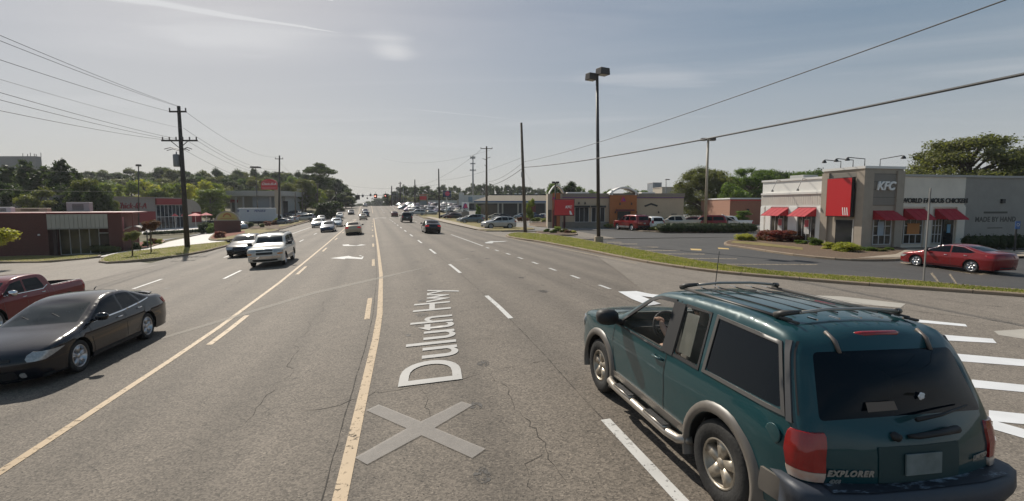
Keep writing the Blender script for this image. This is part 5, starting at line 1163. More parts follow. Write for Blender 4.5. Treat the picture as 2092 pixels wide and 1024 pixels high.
def kfc():
    F = Frame('restaurant', 'fried chicken restaurant with grey corner tower, white side wall and red awnings', 'restaurant', (23.54, 33.62), (cT, -sT), -.25)
    F.box('wall', (.25, 3.1), (3.3, 10.04), (-.25, 4.72), WHT); F.box('wall', (3.1, 8.93), (.25, 10.0), (-.25, 4.72), BEI); F.box('wall', (8.93, 21), (.24, 10.0), (-.25, 4.74), DKT)
    F.box('parapet_cap', (.17, 3.1), (3.38, 10.12), (4.72, 4.88), TRIMW); F.box('parapet_cap', (3.12, 21.1), (.15, 10.08), (4.725, 4.87), P('grey_trim', (.42, .4, .37), .6))
    F.box('tower', (0, 3.15), (0, 3.36), (-.25, 5.2), STUC)
    F.box('parapet_cap', (-.08, 3.23), (-.08, 3.44), (5.2, 5.36), TRIMW)
    # tower recesses: raised pilasters round a recessed centre
    for a, b in ((-.0, .62), (2.55, 3.15)): F.box('pilaster', (a, b), (-.14, .0), (-.25, 5.05), STUC)
    for a, b in ((0., .45), (2.75, 3.36)): F.box('pilaster', (-.14, .0), (a - (.14 if a == 0 else 0), b), (-.25, 5.05), STUC)
    F.box('panel', (.62, 2.55), (-.03, .0), (2.75, 4.85), P('tower_panel', (.24, .215, .185), .8, var=.05)); F.box('panel', (-.03, .0), (.45, 2.75), (4.68, 4.98), MATS['tower_panel'])
    m = MB()
    for z in (2.75, 3.28, 3.8, 4.32, 4.85): m.box((1.585, -.035, z), (1.93, .012, .02))
    F.mb('panel_joint', m, BLK)
    # trims and tiled band of the white wing
    F.box('trim', (.14, .25), (3.36, 10.1), (3.62, 3.78), TRIMW); F.box('trim', (.17, .25), (3.36, 10.06), (2.62, 2.74), TRIMW)
    tb = MB(); 
    for i in range(30): tb.box((.235, 3.5 + i * .225, 3.18), (.035, .2, .8))
    F.mb('tile_band', tb, P('pale_tile', (.6, .56, .5), .6, var=.06, vscale=2))
    F.box('trim', (3.15, 8.93), (.16, .25), (2.62, 2.74), BEI)
    F.box('plinth', (.2, .25), (3.36, 10.04), (-.25, .05), STUC)
    for a, b in ((3.36, 4.0), (5.85, 6.8), (8.8, 9.4), (9.6, 10.04)): F.box('pier', (.12, .25), (a, b), (-.25, 2.62), WHT)
    for a, b in ((4.05, 5.8), (6.85, 8.75)):
        w = window(F, (a, b), .19, (.05, 2.1), 'v', 4, 1); F.box('poster', (.15, .17), (a + .6, a + 1.1), (.55, 1.7), SPOST, w); F.box('poster_picture', (.135, .15), (a + .66, a + 1.04), (1.1, 1.62), P('poster_red', (.6, .1, .12), .6), w)
        awning(F, a - .05, b + .05, 2.58, 1.92, .85, 'v')
    # street side
    for a, b in ((.9, 2.35), (3.7, 5.25), (6.1, 6.95)): window(F, (a, b), -.01 if a < 3 else .2, (.1, 1.95), 'u', 3, 3)
    awning(F, .85, 2.6, 2.52, 1.78, .95, 'u'); awning(F, 3.6, 5.3, 2.52, 1.78, .75, 'u'); awning(F, 6.3, 8.1, 2.52, 1.78, .75, 'u')
    d = F.box('door', (7.1, 8.05), (.2, .26), (-.2, 1.95), P('door_glass', (.02, .022, .026), .08)); F.box('frame', (7.1, 7.16), (.17, .2), (-.2, 1.95), BLK, d); F.box('door_notice', (7.45, 7.75), (.17, .19), (.8, 1.4), P('notice_blue', (.15, .35, .5), .5), d)
    for a, b in ((5.4, 6.0), (8.2, 8.93)): F.box('pier', (a, b), (.12, .25), (-.25, 2.62), BEI)
    F.box('poster', (1.25, 1.75), (-.06, -.045), (.7, 1.65), P('poster_pale', (.35, .42, .48), .6)); F.box('poster', (3.95, 5.0), (.14, .155), (.75, 1.5), P('poster_orange', (.5, .2, .05), .6))
    # side door by the tower
    d = F.box('door', (-.05, -.02), (.62, 2.05), (-.2, 1.72), P('door_glass', (.02, .022, .026), .08)); F.box('frame', (-.08, -.05), (.56, .64), (-.2, 1.78), FRM, d)
    # red sign box: the portrait on it is left out, the apron stripes and red stay
    sg = F.box('sign_box', (-.4, -.14), (.52, 2.62), (1.95, 4.66), BLK, bev=.02); F.box('sign_face', (-.425, -.4), (.57, 2.57), (2.0, 4.61), SGR, sg)
    m = MB()
    for k in range(3):
        y0 = .72 + k * .17; m.prism([(y0, 2.06), (y0 + .08, 2.06), (y0 + .16, 2.6), (y0 + .09, 2.6)], -.432, -.428, lambda u, v, w: (w, u, v))
    F.mb('sign_stripes', m, SGW, sg)
    F.text('KFC', .78, SGW, 1.6, -.12, 4.02, 'lettering', depth=.05, shear=.25, bold=.03, spacing=1.02)
    F.text('WORLD FAMOUS CHICKEN', .45, P('letter_black', (.03, .028, .025), .6), 6.3, .2, 3.06, 'lettering', depth=.02, bold=.012, spacing=1.02)
    ink = P('mural_ink', (.11, .1, .085), .9)
    F.text('MADE BY HAND', .5, ink, 11.9, .235, 1.72, 'mural_lettering', depth=.004, bold=.015, spacing=1.05)
    m = MB(); m.box((11.7, .232, 2.2), (2.4, .01, .17)).box((11.9, .232, 1.1), (1.5, .01, .06)); m.mi = [0] * len(m.f)
    F.box('mural_line', (10.75, 12.95), (.228, .24), (2.16, 2.3), ink); F.box('mural_line', (11.2, 12.6), (.228, .24), (1.08, 1.14), ink)
    # wall lamps and goosenecks on the roof edge
    for v in (5.2, 7.9):
        F.mb('wall_lamp', MB().tube([(.2, v, 4.75), (-.15, v, 4.8), (-.75, v - .25, 4.0)], .025, 6).lathe([(.1, -.1), (.07, .05), (.02, .08)], 10, 'z', (-.75, v - .25, 3.95)), P('lamp_grey', (.25, .24, .22), .5))
    for u, du in ((.3, -.7), (1.2, -.6), (2.2, -.8)):
        F.mb('roof_lamp', MB().tube([(.25, u, 5.36), (.25, u, 5.85), (-.9, u + .2, 5.95)], .03, 6).lathe([(.16, -.12), (.12, 0), (.03, .1)], 12, 'z', (-.95, u + .2, 5.85)), BLK)
    F.mb('roof_lamp', MB().tube([(1.5, .3, 5.36), (1.5, .3, 5.85), (1.9, -.9, 6.0)], .03, 6).lathe([(.16, -.12), (.12, 0), (.03, .1)], 12, 'z', (1.93, -.95, 5.9)), BLK)
    F.box('wall_box', (12.2, 12.5), (.1, .24), (2.9, 3.2), BLK)
    F.box('rooftop_unit', (2., 3.4), (7.5, 9), (4.6, 5.25), P('unit_grey', (.4, .4, .38), .6), bev=.03)
kfc()
def taco():
    Y = 66.; x0, x1 = 6.6, 22.6
    F = Frame('restaurant', 'tan restaurant with orange entrance block and white arched roof crest', 'restaurant', (x0, Y), (1, 0), -.3)
    TAN = P('tan_stucco', (.5, .4, .285), .9, var=.06, vscale=.8); ORG = P('orange_stucco', (.4, .145, .05), .85, var=.06); STN = P('stone_base', (.3, .27, .23), .9, c2=(.2, .18, .15), var=.2, vscale=4)
    F.box('wall', (0, 16), (0, 9), (-.3, 3.9), TAN); F.box('parapet', (-.1, 16.1), (-.1, 9.1), (3.9, 4.35), P('tan_dark', (.27, .23, .19), .9)); F.box('purple_band', (0, 16), (-.12, -.1), (3.72, 3.84), P('purple', (.14, .06, .2), .6))
    F.box('stone_base', (0, 16), (-.06, 0), (-.3, .6), STN)
    F.box('entrance_block', (6.2, 9.7), (-.5, .1), (-.3, 4.1), ORG); F.box('doorway', (7.2, 8.9), (-.53, -.5), (-.2, 2.0), BLK); F.box('canopy', (7.0, 9.3), (-1.1, -.5), (2.05, 2.25), P('maroon', (.12, .02, .03), .6))
    for a, b in ((1.7, 3.5), (3.9, 5.6)): w = window(F, (a, b), -.02, (.6, 2.5), 'u', 3, 1, BLK); F.box('awning', (a - .1, b + .1), (-.5, -.04), (2.5, 2.75), BLK)
    # curved white crest over the entrance: two crossed arches
    for a, b in ((6.1, 9.9),):
        m = MB(); n = 14; pts = [(a + (b - a) * i / n, 4.35 + .85 * sin(pi * i / n) ** .9) for i in range(n + 1)]
        poly = pts + [(p[0], p[1] - .22) for p in pts[::-1]]
        m.prism(poly, -.7, 1.8, lambda u, v, w: (u, w, v)); F.mb('roof_crest', m, TRIMW)
        for x in (a + .35, b - .35): F.box('crest_post', (x - .1, x + .1), (-.6, -.4), (4.1, 4.75), TRIMW)
    bell(F, 7.9, -.56, 3.55, .75)
    # left end tower
    m = MB(); 
    F.box('entrance_block', (-1.9, -.0), (-.2, 3), (-.3, 4.3), P('tan_light', (.42, .36, .28), .9)); F.box('end_panel', (-1.3, -.3), (-.3, -.2), (-.3, 4.4), ORG); F.box('doorway', (-1.25, -.75), (-.33, -.3), (-.2, 2.2), P('maroon', (.12, .02, .03), .6))
    pts = [(-1.7 + 1.9 * i / 10, 4.5 + 1. * sin(pi * i / 10)) for i in range(11)]
    F.mb('roof_crest', MB().prism(pts + [(p[0], p[1] - .2) for p in pts[::-1]], -.5, 1.5, lambda u, v, w: (u, w, v)), TRIMW)
    bell(F, -1.15, -.36, 3.7, .5)
    F.box('window', (-1.85, -1.4), (-.22, -.19), (.6, 2.2), WIN)
    m = MB(); m.prism([(10.8, 2.75), (11.7, 3.1), (12.6, 2.8), (12.5, 2.6), (11.7, 2.85), (10.9, 2.55)], -.04, -.02, lambda u, v, w: (u, w, v)); F.mb('wall_ornament', m, BLK)
    for u, z in ((2.2, 3.1), (3.0, 3.1), (4.6, 3.1), (7.5, 3.0), (9.0, 3.0), (12.7, 1.9), (6.9, 1.9), (9.8, 1.9)): F.mb('wall_lamp', MB().lathe([(.12, -.14), (.08, .0), (.04, .14)], 8, 'z', (u, -.12 if not 6 < u < 9.8 else -.6, z)), P('lamp_dark', (.05, .04, .04), .5))
    F.box('utility_door', (14.4, 15.1), (-.05, 0), (-.2, 1.7), P('door_tan', (.24, .21, .17), .7))
    F.box('rooftop_unit', (11.2, 13), (3, 5), (4.3, 4.6), TRIMW); F.box('rooftop_unit', (1, 4), (3, 5), (4.3, 4.6), TRIMW)
def bell(F, u, v, w, s):
    pr = [(-.5, -.42), (-.42, -.3), (-.34, -.05), (-.25, .3), (-.1, .46), (.1, .46), (.25, .3), (.34, -.05), (.42, -.3), (.5, -.42)]
    o = F.mb('bell_emblem', MB().prism([(u + x * s, w + y * s) for x, y in pr], v - .08, v, lambda a, b, c: (a, c, b)), P('bell_pink', (.5, .03, .1), .4))
    F.mb('bell_emblem', MB().prism([(u + x * s * .55 + .1 * s, w + y * s * .5 - .05 * s) for x, y in pr], v - .1, v - .082, lambda a, b, c: (a, c, b)), P('bell_purple', (.12, .04, .22), .4))
taco()
def brick_shop():
    A = Vector((-42.6, 41.3)); B = Vector((-35.4, 45.3)); U = (B - A).normalized()
    F = Frame('brick_building', 'closed dark red brick building with a beige metal fascia over its glass entrance', 'building', A, U, -1.8)
    BR = brickmat('dark_brick', (.12, .04, .03), (.095, .033, .025), (.12, .07, .06))
    def up_(px):       # distance along the face seen at pixel px
        r = (px - 1046) / FOC / .9965; return (A.x - r * A.y) / (r * U.y - U.x)
    z1 = 2.12; a, b, c = up_(100), up_(224), up_(252)
    F.box('wall', (-9, a), (0, 9), (-1.8, z1 - .1), BR); F.box('wall', (a, c), (1.3, 9), (-1.8, z1 - .12), BR); F.box('pier', (b, c), (0, 1.3), (-1.8, z1 - .1), BR)
    F.box('coping', (-9.1, a), (-.08, 9.1), (z1 - .1, z1), P('red_coping', (.2, .02, .02), .5)); F.box('coping', (a, c + .85), (-.12, 9.1), (z1 - .096, z1 + .02), MATS['red_coping'])
    fm = MB(); n = 14
    for i in range(n): fm.box((a + (b - a) * (i + .5) / n, -.02, 1.38 + 1.8 - 1.8), ((b - a) / n * .93, .06, 1.2))
    F.mb('metal_fascia', fm, P('beige_metal', (.38, .355, .3), .5, var=.06, vscale=1)); F.box('fascia_back', (a, b), (0.012, .3), (.76, 2.0), P('beige_dark', (.26, .24, .2), .6)); F.box('fascia_trim', (a, b), (-.07, .02), (.68, .78), MATS['beige_dark'])
    F.box('pier', (a + .25, a + .5), (.2, .4), (-1.8, .7), P('dark_brown', (.04, .02, .018), .7)); g = window(F, (a + .5, b - .9), 1.2, (-1.6, .66), 'u', 4, 1, P('lobby_glass', (.05, .05, .03), .04, c2=(.12, .11, .05), var=.3, vscale=1.2))
    d = F.box('door', (b - .85, b - .05), (1.15, 1.2), (-1.7, .2), P('door_dark', (.03, .025, .02), .1)); F.box('frame', (b - .9, b - .05), (1.1, 1.15), (.2, .3), FRM, d)
    F.box('pole', (c + .75, c + .85), (.1, .2), (-1.8, z1 - .1), P('red_pole', (.14, .04, .03), .6))
    F.box('window', (c, c + .02), (.3, 1.0), (.4, 1.7), P('poster_redblue', (.35, .08, .09), .5))
    # small curved drive-in canopy beyond the corner
    m = MB(); n = 10; pts = [(c + .1 + 1.75 * i / n, .62 + .32 * sin(pi * min(1, i / n * 1.1)) - .35 * (i / n) ** 2) for i in range(n + 1)]
    m.prism(pts + [(p[0], p[1] - .08) for p in pts[::-1]], .4, 2.4, lambda u, v, w: (u, w, v)); F.mb('canopy', m, P('canopy_grey', (.3, .28, .25), .6)); F.box('canopy_post', (c + 1.7, c + 1.78), (.5, .58), (-1.8, .4), BLK)
    for u in (-.6, up_(82)): F.mb('wall_light', MB().lathe([(.09, -.06), (.07, .06)], 8, 'z', (u, -.06, .25)), TRIMW)
    return F, A, U, a, b, c
BF, BA, BU, ba, bb, bc = brick_shop()
def roof_unit(px, py, Y, w, d, h, label, name='rooftop_unit', mat=None):
    p = up(px, py, Y); o = thing(name, label, 'vent unit', p, .5)
    MB().box((0, 0, h / 2), (w, d, h)).build('housing', mat or MATS['unit_grey'], o, bev=.03)
    m = MB()
    for i in range(6): m.box((0, -d / 2 - .01, h * (.2 + .11 * i)), (w * .5, .02, h * .05))
    m.build('grille', BLK, o)
roof_unit(164, 432.5, 50, 1.75, 1.4, .93, 'pale boxy air conditioner on the brick building roof')
roof_unit(66, 433, 46, 2.4, 1.2, .34, 'low tan vent box on the brick building roof', 'roof_vent', P('tan_vent', (.5, .4, .27), .6)); roof_unit(8, 434, 43, 1.2, 1., .45, 'crumpled white vent at the left end of the brick roof', 'roof_vent', TRIMW)
def cfa():
    A = (-67, 83); F = Frame('restaurant', 'grey and red fast food restaurant with tall glass and a rounded end wall', 'restaurant', A, (1.5, 17), -1.9); z1 = 4.1
    # v inward is to the left (-x): frame's +v = rotate +90 of U
    GR = P('warm_grey', (.25, .23, .21), .85, var=.06); RD = P('dull_red', (.24, .015, .02), .6)
    F.box('wall', (-8, 10), (0, 14), (-1.9, z1), GR); F.box('roof_edge', (-8, 17.2), (-.25, 14), (z1, z1 + .2), P('roof_brown', (.28, .24, .2), .8)); F.box('wall', (10, 17), (.2, 14), (-1.9, z1), GR)
    F.box('red_band', (-3, 9.8), (-.1, 0), (-.3, 1.7), RD); F.box('red_fascia', (10, 17.2), (-.3, .2), (z1 - 1.15, z1), RD); window(F, (10.2, 16.9), .08, (-1.6, z1 - 1.2), 'u', 7, 2, P('blue_glass', (.012, .022, .035), .05, spec=.6), fr=.08)
    window(F, (2, 6), -.12, (-1.4, .9), 'u', 3, 1, BLK)
    F.text('Chick-fil-A', 1.5, RD, 4.6, -.06, 2.7, depth=.05, shear=.3)
    m = MB(); n = 12; pts = [(17.2, -1.9), (17.2, z1)] + [(17.2 + 4.2 * sin(pi / 2 * i / n), z1 - 2.2 + 2.2 * cos(pi / 2 * i / n)) for i in range(1, n + 1)] + [(21.4, -1.9)]
    m.prism(pts, -.4, 6, lambda u, v, w: (u, w, v)); F.mb('rounded_wall', m, P('rounded_grey', (.36, .31, .26), .8, var=.06)); F.box('red_band', (18.6, 21.3), (-.48, -.4), (-.6, 1.5), RD)
cfa()
def house_bank():
    Y = 130.; F = Frame('bank_building', 'pale building with a columned porch behind the box truck', 'building', (up(440, 400, Y).x, Y), (1, 0), -.5); k = Y / FOC
    L = 135 * k; z1 = 6.6; WL = P('pale_wall', (.36, .36, .34), .85, var=.05)
    F.box('wall', (1.5, L - 1), (4, 16), (-.5, 5.6), WL); F.box('cornice', (-.3, L), (-.4, 16.5), (5.3, 6.6), P('pale_cornice', (.42, .4, .36), .8)); F.box('ceiling_slab', (.2, L - .4), (0, 4), (5.1, 5.3), WL)
    for u in (.6, 5.0, 6.9, 14.0, 15.3, L - .6): F.mb('column', MB().lathe([(.32, -.5), (.26, -.2), (.24, 5.0), (.32, 5.1)], 14, 'z', (u, .4, 0)), P('column_grey', (.42, .42, .42), .7), smooth=True)
    F.box('wall', (9, 13.5), (1, 4), (-.5, 5.1), P('blue_grey_wall', (.28, .31, .33), .8)); F.box('red_panel', (1.6, 3.6), (3.9, 4), (3.6, 4.4), MATS['dull_red'])
    for u in (2, 15.7): F.box('window', (u, u + 1.2), (3.9, 4), (.6, 4), BLK)
house_bank()
def office():
    Y = 260.; k = Y / FOC; F = Frame('office_building', 'large grey office block with rooftop antennas above the dark conifers', 'office building', (up(-60, 400, Y).x, Y), (1, 0), 0)
    z1 = 28.2; u1 = 139 * k
    F.box('wall', (0, u1), (0, 3), (20.5, z1), P('office_grey', (.2, .19, .18), .85, var=.04)); F.box('wall', (0, u1 + .1), (.3, 3), (0, 20.5), P('teal_glass', (.05, .1, .13), .2)); F.box('wall', (u1, u1 + 30), (12, 14), (0, 16.), P('blue_wall', (.08, .12, .16), .5))
    F.mb('wall', MB().prism([(u1, 0), (u1 + 30, 0), (u1 + 30, 17.5), (u1, 22.5)], 12, 14, lambda u, v, w: (u, w, v)), MATS['blue_wall'])
    m = MB(); rnd = random.Random(4)
    for i, u in enumerate((24, 26.5, 28, 30, 31, 33.5)): F.mb('antenna', MB().tube([(u, 5, z1), (u, 5, z1 + rnd.uniform(1.5, 3.4))], .14, 5), BLK)
office()
def mall():
    Y = 116.; k = Y / FOC; x0 = up(972, 400, Y).x; F = Frame('strip_mall', 'low shopping strip with tan hipped roof and blue fascia stripe', 'shopping strip', (x0, Y), (1, 0), -.4)
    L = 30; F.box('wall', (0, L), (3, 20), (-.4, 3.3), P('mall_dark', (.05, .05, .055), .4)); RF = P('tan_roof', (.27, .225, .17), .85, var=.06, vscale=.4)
    m = MB(); m.add([(-.5, 0, 3.9), (L, 0, 3.9), (L, 20, 3.9), (-.5, 20, 3.9), (3.4, 4, 5.35), (L - 2, 4, 5.35), (L - 2, 16, 5.35), (3.4, 16, 5.35)], [(0, 1, 5, 4), (1, 2, 6, 5), (2, 3, 7, 6), (3, 0, 4, 7), (4, 5, 6, 7)]); F.mb('roof', m, RF); F.box('ridge', (3.3, L), (3.9, 16), (5.3, 5.5), P('ridge_dark', (.05, .05, .05), .8))
    F.box('fascia', (-.4, L), (-.1, 3), (3.3, 3.9), P('pale_fascia', (.4, .41, .41), .7)); F.box('blue_stripe', (-.4, L), (-.14, -.1), (3.55, 3.8), P('stripe_blue', (.03, .09, .22), .5))
    for u in (5, 6, 9.6, 10.6, 16, 20, 24): F.box('column', (u, u + .35), (.1, .45), (-.4, 3.3), P('column_tan', (.4, .38, .33), .8))
    F.box('shop_window', (1, 5), (2.9, 3), (.2, 3), P('shop_glass_warm', (.12, .1, .08), .1)); F.box('shop_panel', (12, 14), (2.9, 3), (.0, 3), P('panel_red', (.25, .04, .04), .6))
    for u in (9, 10, 14): F.box('rooftop_unit', (u, u + .6), (6, 7), (5.5, 5.8), TRIMW)
    Y = 160.; F2 = Frame('shop_building', 'white flat topped shop beside the tan roofed strip', 'shop', (up(930, 400, Y).x, Y), (1, 0), -.4); WW = P('mall_white', (.55, .54, .5), .7, var=.05)
    F2.box('wall', (.5, 9.5), (1, 12), (-.4, 4.8), P('mall_tan', (.4, .36, .3), .8)); F2.box('parapet', (2.6, 9.5), (-.2, 1), (3.6, 6.1), WW); F2.box('tower', (1.2, 2.6), (-.6, 1.5), (-.4, 6.9), WW); F2.box('window_band', (2.6, 6), (-.1, 1), (1.6, 3.4), BLK); F2.box('blue_sign', (4.2, 5.5), (-.3, -.2), (4, 5.6), P('sign_greyblue', (.2, .28, .33), .5))
    Y = 230.; F3 = Frame('shop_building', 'long pale far shop row behind the parked cars, right of the brown sign tower', 'shop', (up(862, 400, Y).x, Y), (1, 0), 0); F3.box('wall', (0, 22), (0, 15), (0, 3.6), MATS['mall_tan']); F3.box('canopy', (3, 22), (-1.5, 0), (3.6, 5.2), WW); F3.box('shop_window', (1, 21), (-.1, 0), (.5, 3.2), BLK)
mall()
def simple_building(name, label, cat, px0, px1, pyt, Y, z0, mats, depth=10, bands=()):
    a = up(px0, pyt, Y); b = up(px1, pyt, Y); F = Frame(name, label, cat, (a.x, Y), (1, 0), z0); L = b.x - a.x
    F.box('wall', (0, L), (0, depth), (z0, a.z - .2), mats[0]); F.box('parapet', (-.1, L + .1), (-.1, depth), (a.z - .2, a.z), mats[1])
    for nm, u0, u1, z, zz, m in bands: F.box(nm, (L * u0, L * u1), (-.12, 0), (z0 + (a.z - z0) * z, z0 + (a.z - z0) * zz), m)
    return F
BR2 = brickmat('salmon_brick', (.36, .145, .085), (.3, .12, .075), (.35, .22, .16), 3.5)
simple_building('brick_building', 'salmon brick building behind the long hedge, left of the white restaurant wing', 'building', 1492, 1600, 404.5, 78, -.3, (BR2, TRIMW), 12, [('red_stripe', 0, 1, .9, .93, MATS['sign_red']), ('wall_lamp', .32, .36, .5, .6, BLK)])
simple_building('office_building', 'small glass office block above the tan restaurant roof', 'office building', 1334, 1352, 373, 240, 0, (P('office_glass', (.3, .34, .38), .15, c2=(.12, .14, .17), var=.3, vscale=.5), MATS['grey_trim']), 10)
simple_building('warehouse', 'plain beige block behind the tan restaurant, next to the glass office block', 'building', 1353, 1400, 382, 150, 0, (P('plain_beige', (.42, .37, .3), .9, var=.04), MATS['plain_beige']), 10)
simple_building('brown_sign_tower', 'stacked brown and red sign tower rising over the far parked cars', 'sign', 857, 872, 397, 170, 0, (P('tower_brown', (.28, .22, .15), .8), P('tower_red', (.35, .1, .06), .6)), 2, [('sign_face', .05, .95, .72, .9, SGR), ('sign_face', .05, .95, .45, .66, P('sign_grey', (.2, .23, .25), .5))])
simple_building('house', 'long low house roof glimpsed through the trees on the left hill', 'house', 575, 610, 379, 150, 3, (P('house_pale', (.5, .46, .4), .8), P('roof_pale', (.6, .55, .48), .7)), 8)
# ---------------------------------------------------------------- vegetation
LM = dict(green=leafmat('leaf_green', (0.078, 0.132, 0.028), (0.155, 0.217, 0.046)), lime=leafmat('leaf_lime', (.14, .19, .035), (.23, .26, .06)), dark=leafmat('leaf_dark', (0.034, 0.056, 0.025), (0.070, 0.093, 0.039)),
          pine=leafmat('leaf_pine', (0.046, 0.070, 0.031), (0.093, 0.116, 0.046)), olive=leafmat('leaf_olive', (0.116, 0.132, 0.046), (0.186, 0.186, 0.078)), pink=leafmat('leaf_pink', (.34, .045, .085), (.14, .1, .05)),
          maroon=leafmat('leaf_maroon', (0.202, 0.046, 0.046), (0.139, 0.093, 0.046)), yellow=leafmat('leaf_yellow', (0.310, 0.326, 0.054), (0.465, 0.434, 0.093)), grass=leafmat('leaf_grass', (0.186, 0.232, 0.046), (0.310, 0.295, 0.093)))
BARK = P('bark', (.11, .085, .06), .95, var=.3, vscale=6, bump=.8, bscale=18)
def leaves(blobs, n, size, seed, aspect=1.6, flat=0.):
    """many small leaf faces in a shell round each blob (center, rx, rz)"""
    r = np.random.default_rng(seed); w = np.array([b[1] ** 2 * (.4 + b[2]) for b in blobs]); idx = r.choice(len(blobs), n, p=w / w.sum()); c = np.array([b[0] for b in blobs])[idx]
    rad = np.array([(b[1], b[1], b[2]) for b in blobs])[idx]; d = r.normal(size=(n, 3)); d /= np.linalg.norm(d, axis=1)[:, None]; q = r.uniform(.55, 1.06, n) ** .8
    p = c + d * rad * q[:, None] * (1 + .12 * r.normal(size=(n, 1)))
    a = r.normal(size=(n, 3)); a[:, 2] *= (1 - flat); a /= np.linalg.norm(a, axis=1)[:, None]; b_ = np.cross(a, d + .3 * r.normal(size=(n, 3))); b_ /= np.linalg.norm(b_, axis=1)[:, None] + 1e-9
    s = size * r.uniform(.6, 1.3, (n, 1)); a = a * s * aspect / 2; b_ = b_ * s / 2
    V = np.stack([p - a, p + b_, p + a, p - b_], 1).reshape(-1, 3)
    return V, [(4 * i, 4 * i + 1, 4 * i + 2, 4 * i + 3) for i in range(n)]
def core(mb, blobs, k, seed, n=(7, 5)):
    rnd = random.Random(seed)
    for c, rx, rz in blobs:
        vs = []; fs = []
        for j in range(n[1] + 1):
            for i in range(n[0]):
                th = pi * j / n[1]; ph = 2 * pi * i / n[0]; q = k * rnd.uniform(.8, 1.15)
                vs.append((c[0] + rx * q * sin(th) * cos(ph), c[1] + rx * q * sin(th) * sin(ph), c[2] + rz * q * cos(th)))
        for j in range(n[1]):
            for i in range(n[0]): fs.append((j * n[0] + i, j * n[0] + (i + 1) % n[0], (j + 1) * n[0] + (i + 1) % n[0], (j + 1) * n[0] + i))
        mb.add(vs, fs)
TV = {}
def tree_mesh(kind, seed):
    """unit height; radius about .35 for broad kinds"""
    key = (kind, seed)
    if key in TV: return TV[key]
    rnd = random.Random(hash(kind) % 1000 * 0 + seed * 7 + len(kind)); bl = []; tk = MB(); limbs = []
    if kind == 'broad':
        for i in range(30):
            a = rnd.uniform(0, 2 * pi); z = rnd.uniform(.22, .92); R = .36 * sqrt(max(.05, 1 - ((z - .55) / .46) ** 2)); rr = R * sqrt(rnd.uniform(.15, 1)) * .85; bl.append(((rr * cos(a), rr * sin(a), z), rnd.uniform(.1, .17), rnd.uniform(.07, .13)))
        n, sz = 5200, .026
    elif kind == 'oak':
        for i in range(110):
            a = rnd.uniform(0, 2 * pi); z = rnd.uniform(.14, .94); R = .42 * sqrt(max(.05, 1 - ((z - .48) / .52) ** 2)); rr = R * sqrt(rnd.uniform(.2, 1)) * .9; bl.append(((rr * cos(a), rr * sin(a), z), rnd.uniform(.07, .12), rnd.uniform(.05, .09)))
        n, sz = 36000, .0125
    elif kind == 'pine':
        for i in range(26):
            a = rnd.uniform(0, 2 * pi); z = rnd.uniform(.34, .97); R = .2 * (1.15 - z) / .6 + .04; rr = R * rnd.uniform(.2, 1); bl.append(((rr * cos(a), rr * sin(a), z), rnd.uniform(.07, .12), rnd.uniform(.04, .08)))
        for i in range(4): a = rnd.uniform(0, 2 * pi); bl.append(((.12 * cos(a), .12 * sin(a), rnd.uniform(.3, .5)), .06, .03))
        n, sz = 3000, .028
    elif kind == 'umbrella':
        for i in range(34):
            a = rnd.uniform(0, 2 * pi); rr = .3 * sqrt(rnd.uniform(.02, 1)); z = .93 - .45 * rr - rnd.uniform(0, .07); bl.append(((rr * cos(a), rr * sin(a) * .8, z), rnd.uniform(.06, .1), rnd.uniform(.025, .045)))
        for i in range(22): a = rnd.uniform(0, 2 * pi); rr = rnd.uniform(.03, .2); bl.append(((rr * cos(a) - .04, rr * sin(a), rnd.uniform(.42, .7)), rnd.uniform(.07, .11), rnd.uniform(.05, .08)))
        n, sz = 8000, .018
    elif kind == 'conifer':
        for i in range(34):
            z = .06 + .9 * (i / 34) ; a = i * 2.4; R = .26 * (1 - z) ** .7 + .025; bl.append(((R * .55 * cos(a), R * .55 * sin(a), z), R * .8, .045 + .03 * (1 - z)))
        n, sz = 8000, .022
    else:           # shrub: rounded mound
        for i in range(16):
            a = rnd.uniform(0, 2 * pi); z = rnd.uniform(.15, .75); R = .38 * sqrt(max(.1, 1 - z * z)); rr = R * sqrt(rnd.uniform(.1, 1)); bl.append(((rr * cos(a), rr * sin(a), z), rnd.uniform(.14, .22), rnd.uniform(.16, .26)))
        n, sz = 3600, .045
    mb = MB(); V, Fc = leaves(bl, n, sz, seed + len(kind) * 13); mb.add(V, Fc)
    if kind in ('shrub', 'conifer', 'broad', 'oak'): core(mb, bl, .62 if kind != 'oak' else .5, seed)
    me = mb.mesh('crown', LM['green'], False, fix=False); tm = None
    if kind != 'shrub':
        top = dict(broad=.75, oak=.8, pine=.96, umbrella=.88, conifer=.9)[kind]; r0 = dict(broad=.022, oak=.03, pine=.011, umbrella=.014, conifer=.016)[kind]
        tk.tube([(0, 0, -.02), (rnd.uniform(-.01, .01), rnd.uniform(-.01, .01), top * .35), (rnd.uniform(-.02, .02), rnd.uniform(-.02, .02), top * .7), (0, 0, top)], [r0 * 1.25, r0, r0 * .7, r0 * .25], 7)
        for c, rx, rz in bl[::2]:
            zb = max(.12, c[2] - .22 if kind != 'umbrella' else c[2] - .12)
            if kind != 'conifer': tk.tube([(0, 0, zb), (c[0] * .5, c[1] * .5, (zb + c[2]) / 2 + .02), c], [r0 * .45, r0 * .3, r0 * .12], 5, caps=False)
        tm = tk.mesh('trunk', BARK, True)
    TV[key] = (me, tm, float(np.percentile(np.hypot(V[:, 0], V[:, 1]), 93))); return TV[key]
tr_rnd = random.Random(5)
